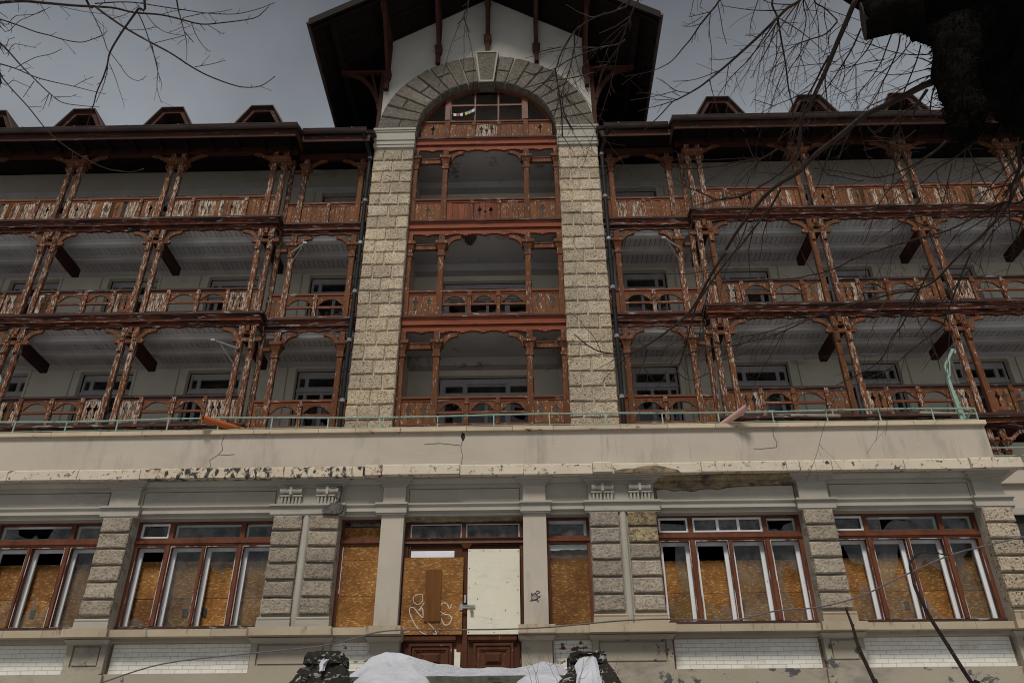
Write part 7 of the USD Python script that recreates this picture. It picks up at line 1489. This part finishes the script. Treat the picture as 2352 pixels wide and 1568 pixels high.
def davit(name, label, x, s):
    t = thing(name, label, 'hoist arm', loc=(x, 15.2, 8.69))
    m = MB()
    m.bar((0, 0.05, 0), (-s * 0.02, 0.05, 1.06), 0.06, 0.05); m.bar((-s * 0.02, 0.05, 1.03), (s * 0.0, 0.05, 1.44), 0.05, 0.045); m.bar((0, 0.05, 1.42), (s * 0.26, 0.05, 1.80), 0.05, 0.05)
    m.build('arm', L['green_paint'], t)
    m = MB(); m.bar((s * 0.13, 0.12, 0), (s * 0.02, 0.08, 0.85), 0.045, 0.03); m.build('back_leg', L['green_paint'], t)
    m = MB(); m.bar((s * 0.03, 0.05, 1.16), (s * 0.14, 0.05, 1.60), 0.025, 0.02); m.build('strut', L['green_paint'], t)
    m = MB(); m.tube([(s * (0.26 + 0.05 * math.sin(q)), 0.05, 1.76 + 0.05 * math.cos(q)) for q in np.linspace(-0.6, 2.8, 10)], 0.02, 6); m.build('hook', L['green_paint'], t)
    return t


davit('hoist_arm', 'tall bent pale green hoist arm at the right end of the terrace railing', 9.80, 1)
davit('hoist_arm', 'pale green hoist arm cut off by the left edge of the photo', -10.16, -1)


def open_pipe(name, label, p, q, r, mt, collar=None):
    t = thing(name, label, 'pipe')
    p, q = np.array(p, float), np.array(q, float)
    d = (q - p) / np.linalg.norm(q - p)
    a = np.cross(d, [0, 0, 1.0]); a /= np.linalg.norm(a); b = np.cross(a, d)
    n = 24
    V, F = [], []
    for c, rad in ((q, r), (p, r), (p, r * 0.93), (p + d * 0.5, r * 0.93)):
        for k in range(n):
            an = 2 * math.pi * k / n
            V.append(c + rad * (math.cos(an) * a + math.sin(an) * b))
    for ring in range(3):
        for k in range(n):
            i, j = ring * n + k, ring * n + (k + 1) % n
            F += [(i, i + n, j), (j, i + n, j + n)]
    mm = MB(); mm.add(V, F); mm.build('barrel', mt, t, smooth=40)
    mm = MB(); mm.tube([p + d * 0.28, p + d * 0.34], r * 0.92, 20); mm.build('inside', L['pipe_inside_shade'], t)  # dark disc painted in place of the shade down the pipe
    if collar:
        mm = MB(); mm.tube([p + d * collar, p + d * (collar + 0.07)], r * 1.07, 24); mm.build('joint_ring', mt, t, smooth=40)
    return t


open_pipe('drain_pipe', 'bright orange plastic drain pipe lying on the parapet left of the stone piers', (-5.42, 14.74, 8.87), (-4.02, 16.3, 8.955), 0.066, L['pipe_orange'], 0.42)
open_pipe('drain_pipe', 'faded pinkish drain pipe leaning against the railing right of the stone piers', (5.36, 14.62, 8.90), (4.90, 15.07, 8.71), 0.064, L['pipe_pink'])

for s, side in ((-1, 'left'), (1, 'right')):
    t = thing('downpipe', f'black rainwater downpipe running down beside the {side} stone pier', 'downpipe', 'black downpipes beside the piers')
    x = s * 3.235
    m = MB(); m.tube([(s * 3.42, 16.56, 18.56), (s * 3.36, 16.60, 18.42), (s * 3.28, 16.85, 18.22), (x, 17.02, 18.05), (x, 17.03, 17.9), (x, 17.03, 15.0), (x + s * 0.004, 17.03, 12.0), (x, 17.03, 8.5)], 0.052, 14)
    p = m.build('tube', L['black_plastic'], t, smooth=40)
    for z in (18.02, 16.48, 15.04, 13.50, 12.07, 10.43):
        m = MB(); m.tube([(x, 17.03, z - 0.025), (x, 17.03, z + 0.02)], 0.057, 14); m.tube([(x, 17.03, z - 0.07), (x, 17.03, z - 0.03)], 0.061, 14)
        m.build('collar', L['collar_grey'] if z != 15.04 else L['zinc'], p, smooth=40)
    for z in (17.2, 14.4, 12.9, 11.3, 9.4):
        m = MB(); m.tube([(x, 17.03, z - 0.06), (x, 17.03, z + 0.06)], 0.060, 14); m.build('socket', L['black_plastic'], p, smooth=40)

for lab, P, Q, A, B in (
        ('grey metal bracket sticking out of a paired post of the lowest left balcony', (-5.86, 16.88, 11.77), (-6.24, 16.30, 11.66), (-6.12, 16.46, 11.64), (-5.90, 16.88, 11.36)),
        ('grey metal bracket on the narrow bay post of the middle left balcony', (-5.06, 17.20, 14.86), (-4.55, 16.62, 14.72), (-4.66, 16.75, 14.70), (-5.04, 17.20, 14.46)),
        ('grey metal bracket on the narrow bay post of the middle right balcony', (5.06, 17.20, 14.82), (4.57, 16.62, 14.69), (4.68, 16.75, 14.68), (5.04, 17.20, 14.40))):
    t = thing('awning_bracket', lab, 'bracket')
    m = MB(); m.bar(P, Q, 0.04, 0.045); m.build('arm', L['zinc'], t)
    m = MB(); m.bar(A, B, 0.02, 0.02); m.build('strut', L['zinc'], t)
    m = MB(); m.bar((Q[0] - 0.05, Q[1], Q[2]), (Q[0] + 0.05, Q[1], Q[2]), 0.05, 0.05); m.build('end_plate', L['zinc'], t)

t = thing('prayer_flag_string', 'string of small faded coloured flags hung across the arched top window', 'flag string')
P = [np.array([-1.02 + 0.72 * u, 17.185, 19.87 + 0.21 * u - 0.10 * math.sin(math.pi * u) + 0.0]) for u in np.linspace(0, 1, 16)]
m = MB(); m.tube(P, 0.004, 5); m.build('string', L['chalk'], t)
for i, c in enumerate(('white', 'red', 'white', 'yellow', 'blue', 'white')):
    a, b = P[1 + i * 2 + i // 3], P[3 + i * 2 + i // 3]
    h = 0.115
    poly = [(a[0], a[2]), (b[0] - 0.01, b[2]), (b[0] - 0.005, b[2] - h), ((a[0] + b[0]) / 2, (a[2] + b[2]) / 2 - h * 1.05), (a[0] + 0.01, a[2] - h)]
    m = MB(); m.prism(Polygon(poly), 17.178 - 0.004 * (i % 2), 17.181 - 0.004 * (i % 2)); m.build('flag', L['flag_' + c], t)

# ---------------------------------------------------------------- steps, pedestals, snow in front of the door
ST = thing('entrance_steps', 'dark weathered stone steps up to the double door, half buried in snow', 'steps')


def rough(mb, amp, freq, seed, sub=2):
    v, f = np.concatenate(mb.v), np.concatenate(mb.f)
    tm = trimesh.Trimesh(v, f)
    tm.merge_vertices()
    for _ in range(sub):
        tm = tm.subdivide()
    n = tm.vertex_normals
    d = meshkit.fbm(tm.vertices * freq, 4, seed) - 0.5
    o = MB(); o.add(tm.vertices + n * (d * amp)[:, None], tm.faces)
    return o


for k in range(7):
    m = MB(); m.box(-2.02 if k == 0 else -1.75, 1.72 if k == 0 else 1.62, 13.5 - 0.33 * k, 14.9 if k == 0 else 13.85 - 0.33 * k, 3.90 - 0.14 * k - 0.16, 3.90 - 0.14 * k - (0.002 * k))
    rough(m, 0.03, 3.0, 11 + k, 4).build('step', L['step_stone'], ST)
for lab, x, y, top, sd in (('dark wet stone pedestal with white streaks, at the left foot of the steps', -1.86, 12.35, 3.935, 1), ('dark stone pedestal with snow sliding down its face, right of the steps', 1.83, 12.35, 3.90, 2)):
    t = thing('stone_pedestal', lab, 'pedestal', 'stone pedestals flanking the entrance steps', loc=(x, y, 0))
    m = MB(); m.frus(0, 0, 3.0, top - 0.15, 0.68, 0.60, 0.23, 0.24); m.box(-0.62, 0.62, -0.55, 0.55, 2.2, 3.02)
    rough(m, 0.30, 3.6, sd * 7, 4).build('body', L['wet_stone'], t)
    m = MB(); m.frus(0, 0, top - 0.17, top - 0.03, 0.27, 0.27, 0.26, 0.26); m.frus(0, 0, top - 0.031, top, 0.26, 0.26, 0.21, 0.21)
    rough(m, 0.16, 5.0, sd * 5, 4).build('cap', L['wet_stone'], t)
    sn = MB()
    if sd == 2:
        g_ = [[(-0.13, -0.27, top - 0.10), (0.08, -0.27, top - 0.10)], [(-0.20, -0.325, top - 0.20), (0.12, -0.325, top - 0.20)], [(-0.20, -0.44, top - 0.36), (0.13, -0.44, top - 0.36)], [(-0.22, -0.60, top - 0.62), (0.15, -0.60, top - 0.62)]]
    else:
        g_ = [[(-0.03, -0.255, top - 0.12), (0.10, -0.255, top - 0.12)], [(-0.02, -0.31, top - 0.20), (0.06, -0.31, top - 0.20)], [(0.0, -0.37, top - 0.30), (0.035, -0.37, top - 0.30)]]
    V, F = [], []
    rs_ = random.Random(sd)
    for row in g_:
        a, b = np.array(row[0]), np.array(row[1])
        for q in np.linspace(0, 1, 9):
            pt = a + (b - a) * q
            pt = pt + np.array([rs_.uniform(-.025, .025), -0.06 * math.sin(math.pi * q), rs_.uniform(-.02, .02)])
            V.append(pt)
    nr = len(g_)
    for r in range(nr - 1):
        for q in range(8):
            a = r * 9 + q
            F += [(a + 9, a + 10, a + 1), (a + 9, a + 1, a)]
    tm = trimesh.Trimesh(V, F, process=False).subdivide().subdivide()
    dd = meshkit.fbm(tm.vertices * 6, 3, 4) - 0.5
    sn.add(tm.vertices + np.outer(dd * 0.05, [0, -1, 0.3]), tm.faces); sn.build('snow_cover', L['snow'], t, smooth=True)

CX = [-2.2, -1.78, -1.62, -1.45, -1.22, -1.0, -0.75, -0.42, -0.1, 0.15, 0.5, 0.95, 1.05, 1.22, 1.40, 1.52, 1.62, 2.2]
CZ = [3.80, 3.82, 3.93, 4.08, 4.165, 4.15, 4.095, 4.0, 3.955, 3.93, 3.925, 3.93, 3.955, 4.02, 3.99, 3.94, 3.86, 3.8]


def step_z(y):
    k = np.ceil(np.maximum(0, (13.5 - y) / 0.33 - 1e-9))
    return 3.90 - 0.14 * np.minimum(k, 6)


def snow_z(X, Y):
    c = np.interp(X, CX, CZ)
    edge = -0.70 + 0.10 * np.sin(Y * 5.0) + 0.25 * np.clip(13.4 - Y, 0, 2)
    top = np.where(Y > 13.47, c, 0)
    mound = c - np.clip(13.65 - Y, 0, 9) * 0.50 - 0.9 * np.clip(X - edge, 0, 9) - 0.9 * np.clip(-1.72 - 0.25 * np.clip(13.4 - Y, 0, 2) - X, 0, 9)
    right = 3.73 - 0.5 * np.clip(12.95 - Y, 0, 9) - 0.9 * np.clip(0.80 + 0.2 * np.sin(Y * 4) - X, 0, 9) ** 1.3 - 0.9 * np.clip(X - 1.45, 0, 9) - 6 * np.clip(Y - 13.1, 0, 9)
    mid = 3.55 - 0.55 * np.abs(X - 0.15) - 6 * np.clip(Y - 12.8, 0, 9) - 0.3 * np.clip(12.6 - Y, 0, 9)
    h = np.maximum.reduce([np.where(Y > 13.47, top, 0), mound, right, mid])
    h = h + (meshkit.fbm(np.stack([X * 4, Y * 4, 0 * X], -1), 5, 9) - 0.5) * 0.06
    back = np.clip((14.9 - Y) / 0.25, 0, 1)
    base = step_z(Y) - 0.07
    return np.maximum(base, base + (h - base) * back)


g = MB(); g.add(*sheet(np.linspace(-2.15, 1.70, 110), np.linspace(11.6, 14.88, 100), snow_z))
tag(g.build('snow_drift', L['snow'], None, smooth=True), 'white snow drift heaped over the entrance steps below the door', 'snow', kind='stuff')

# ---------------------------------------------------------------- cable, stems, trees
t = thing('hanging_cable', 'slack grey cable strung across the front of the ground floor', 'cable')
m = MB()
C = smooth_line(BR_CABLE, 5)
m.tube([(-9.0, 12.2, 1.2)] + C + [(12.0, 9.0, 6.6)], 0.0095, 7); m.build('cable', L['cable_grey'], t, smooth=True)


def branch_tube(mb, pts, n=7, k=4):
    P = smooth_line([p[:4] for p in pts], k)
    P = np.array(P)
    P[:, 3] *= 0.85
    mb.tube(P[:, :3], np.maximum(P[:, 3], 0.0016), n)
    return P


def twigs_for(P, rng, dens, lmin=0.05, lmax=0.30):
    m = MB(); k = 0
    seg = np.linalg.norm(np.diff(P[:, :3], axis=0), axis=1)
    total = seg.sum(); cum = np.concatenate([[0], np.cumsum(seg)])
    s = rng.uniform(0.02, 0.2)
    while s < total:
        i = min(np.searchsorted(cum, s) - 1, len(seg) - 1); i = max(i, 0)
        u = (s - cum[i]) / max(seg[i], 1e-6)
        p = P[i, :3] + (P[i + 1, :3] - P[i, :3]) * u; r = P[i, 3]
        d = (P[i + 1, :3] - P[i, :3]) / max(seg[i], 1e-6)
        side = np.array([rng.gauss(0, 1), rng.gauss(0, 0.6), rng.gauss(0, 1)]); side -= d * (side @ d); side /= np.linalg.norm(side)
        ln = rng.uniform(lmin, lmax) * (1.0 if rng.random() < 0.5 else 0.35)
        dr = d * rng.uniform(0.3, 1.0) + side * rng.uniform(0.5, 1.0); dr /= np.linalg.norm(dr)
        q1 = p + dr * ln * 0.5; dr2 = dr + np.array([rng.uniform(-.25, .25), rng.uniform(-.2, .2), rng.uniform(-.3, .15)]); dr2 /= np.linalg.norm(dr2)
        q2 = q1 + dr2 * ln * 0.5
        rt = min(r * 0.6, 0.0042)
        m.tube([p, q1, q2], [rt, rt * 0.8, max(rt * 0.6, 0.0018)], 5)
        k += 1
        s += rng.expovariate(dens)
    return m if k else None


def shoots(data, rng, n):
    """slender side shoots that leave the traced branches and droop"""
    out = []
    for pts in data:
        if len(pts) < 4 or max(p[3] for p in pts) < 0.007:
            continue
        for _ in range(rng.randint(1, n)):
            i = rng.randint(1, len(pts) - 2)
            p, q = np.array(pts[i][:3]), np.array(pts[i + 1][:3])
            d = (q - p) / max(np.linalg.norm(q - p), 1e-6)
            side = np.array([rng.gauss(0, 1), rng.gauss(0, 0.8), rng.gauss(-0.3, 0.8)]); side /= np.linalg.norm(side)
            v = d * 0.8 + side * 0.6; v /= np.linalg.norm(v)
            ln = rng.uniform(0.35, 1.1)
            r0 = min(pts[i][3] * 0.5, 0.007)
            c = [list(p) + [r0]]
            for k in range(4):
                v = v + np.array([rng.uniform(-.22, .22), rng.uniform(-.2, .2), rng.uniform(-.30, .12)]); v /= np.linalg.norm(v)
                p = p + v * ln / 4
                c.append(list(p) + [max(0.0022, r0 * (1 - 0.2 * k))])
            out.append(c)
    return out


def tree_branches(t, data, rng, mat, dens, lmax, more=0):
    if more:
        data = list(data) + shoots(data, rng, more)
    for pts in data:
        mb = MB()
        P = branch_tube(mb, pts)
        b = mb.build('branch', mat, t, smooth=True)
        tw = twigs_for(P, rng, dens, 0.05, lmax)
        if tw:
            tag(tw.build('twigs', L['bark_twig'], b), kind='stuff')


def limb_mesh(pts, seed, amp, n=26, k=9):
    P = np.array(smooth_line(pts, k))
    mb = MB(); mb.tube(P[:, :3], P[:, 3], n)
    v, f = np.concatenate(mb.v), np.concatenate(mb.f)
    tm = trimesh.Trimesh(v, f, process=False)
    nn = tm.vertex_normals
    d = (meshkit.fbm(v * 6.0, 5, seed) - 0.5) * amp + (meshkit.fbm(v * 26.0, 3, seed + 3) - 0.5) * amp * 0.35
    o = MB(); o.add(v + nn * d[:, None], f)
    return o, v + nn * d[:, None], nn


TL = thing('bare_tree', 'bare tree whose thin dark twigs hang into the upper left sky', 'tree')
m, _, _ = limb_mesh([(-7.6, 1.2, -0.2, 0.34), (-7.5, 1.4, 2.5, 0.27), (-7.1, 2.0, 5.0, 0.22), (-6.6, 2.6, 6.6, 0.17)], 5, 0.06)
m.build('trunk', L['bark_trunk'], TL, smooth=True)
m, _, _ = limb_mesh([p + [r] for p, r in zip(BR_MA_L, (0.16, 0.12, 0.09, 0.065, 0.04))], 6, 0.02, 14)
m.build('limb', L['bark_trunk'], TL, smooth=True)
tree_branches(TL, BR_LEFT, random.Random(12), L['bark'], 5.0, 0.16)

TR = thing('old_pollard_tree', 'old gnarled mossy tree with black trunk and drooping bare shoots at the upper right', 'tree')
rt = random.Random(19)
parts = [('trunk', [(7.9, 3.6, -0.3, 0.62), (7.8, 3.7, 2.2, 0.52), (7.3, 4.0, 4.6, 0.50), (6.5, 4.3, 6.4, 0.55)] + BR_LIMB['trunk'], 0.16), ('limb', BR_LIMB['stump'], 0.09), ('limb', [(6.6, 4.6, 7.0, 0.5)] + BR_LIMB['rlimb'] + [(5.55, 5.0, 6.3, 0.16), (5.75, 5.1, 6.05, 0.07)], 0.13), ('limb', [[p[0], p[1], p[2], r] for p, r in zip(BR_MA_R, (0.2, 0.12, 0.09, 0.065, 0.04))], 0.02)]
for i, (nm, pts, amp) in enumerate(parts):
    m, v, nn = limb_mesh(pts, 31 + i, amp, 30)
    lp = m.build(nm, L['bark_trunk'], TR, smooth=True)
    if i < 3:
        mo = MB()
        sel = [k for k in range(len(v)) if v[k, 2] > 5.5]
        rt.shuffle(sel)
        for k in (sel * 3)[:2600]:
            p = v[k] + np.array([rt.uniform(-.03, .03) for _ in range(3)])
            d = nn[k] + np.array([rt.uniform(-.6, .6), rt.uniform(-.6, .6), rt.uniform(-.8, .3)]); d /= np.linalg.norm(d)
            ln = rt.uniform(0.012, 0.04)
            a = np.cross(d, [rt.uniform(-1, 1), rt.uniform(-1, 1), rt.uniform(-1, 1)]); a /= max(np.linalg.norm(a), 1e-6)
            mo.add([p - a * 0.006 - d * 0.01, p + a * 0.006 - d * 0.01, p + d * ln], [(0, 1, 2)])
        tag(mo.build('moss', L['bark_trunk'], lp), kind='stuff')
m, _, _ = limb_mesh(BR_LIMB['stub'], 44, 0.02, 26)
sb_ = m.build('sawn_stub', L['bark_trunk'], TR, smooth=True)
p0, p1 = np.array(BR_LIMB['stub'][-2][:3]), np.array(BR_LIMB['stub'][-1][:3])
dd = (p1 - p0) / np.linalg.norm(p1 - p0)
m = MB(); m.tube([p1 - dd * 0.02, p1 + dd * 0.012], BR_LIMB['stub'][-1][3] * 1.0, 26); m.build('cut_face', L['bark'], sb_)
tree_branches(TR, BR_RIGHT, random.Random(7), L['bark'], 6.5, 0.32, 7)

for i, pts in enumerate(BR_STEMS):
    lab = ('short straight bare stem in front of the pilaster between the right windows', 'tall bare stem arching back at its tip before the rightmost window')[i]
    t = thing('sapling', lab, 'sapling')
    x0, y0 = pts[0][0] + 0.12, pts[0][1]
    mb = MB(); P = branch_tube(mb, [[x0, y0, float(ground_z(x0, y0)) - 0.3, pts[0][3] * 1.2]] + pts, 8)
    b = mb.build('stem', L['bark'], t, smooth=True)
    mb = MB()
    for q in P[4::4]:
        mb.tube([q[:3], q[:3] + np.array([0.015, -0.01, 0.012])], [q[3] * 0.8, q[3] * 0.5], 5)
    tag(mb.build('buds', L['bark_twig'], b), kind='stuff')
t = thing('thin_shrub', 'thin leafless shrub of a few upright twigs right of the steps', 'shrub')
for pts in BR_SHRUB:
    q = [list(p) for p in pts]
    if q[0][2] > q[-1][2]:
        q = q[::-1]
    if q[0][2] < 3.42:
        q = [[q[0][0] * 0.5 + 0.75, q[0][1] + 0.1, float(ground_z(0, 11.2)) - 0.15, q[0][3] * 1.3]] + q
    mb = MB(); branch_tube(mb, q, 6); mb.build('twig', L['bark_twig'], t, smooth=True)
# twigs of a bush beyond the right end of the front block
t = thing('bare_bush', 'reddish bare bush against the far wall at the right edge', 'shrub')
rb = random.Random(66)
for k in range(16):
    x, y = 10.75 + rb.uniform(-0.2, 0.9), 15.6 + rb.uniform(-0.3, 0.3)
    zt = rb.uniform(5.4, 7.5)
    P = [[11.3 + rb.uniform(-.2, .2), 15.6, 2.9, 0.014], [(x + 11.3) / 2 + rb.uniform(-.2, .2), y, (zt + 2.9) / 2, 0.010], [x, y, zt, 0.004]]
    mb = MB(); Q = branch_tube(mb, P, 6, 6); b = mb.build('branch', L['bark_twig'], t, smooth=True)
    tw = twigs_for(Q[8:], rb, 5.0, 0.08, 0.4)
    if tw:
        tag(tw.build('twigs', L['bark_twig'], b), kind='stuff')
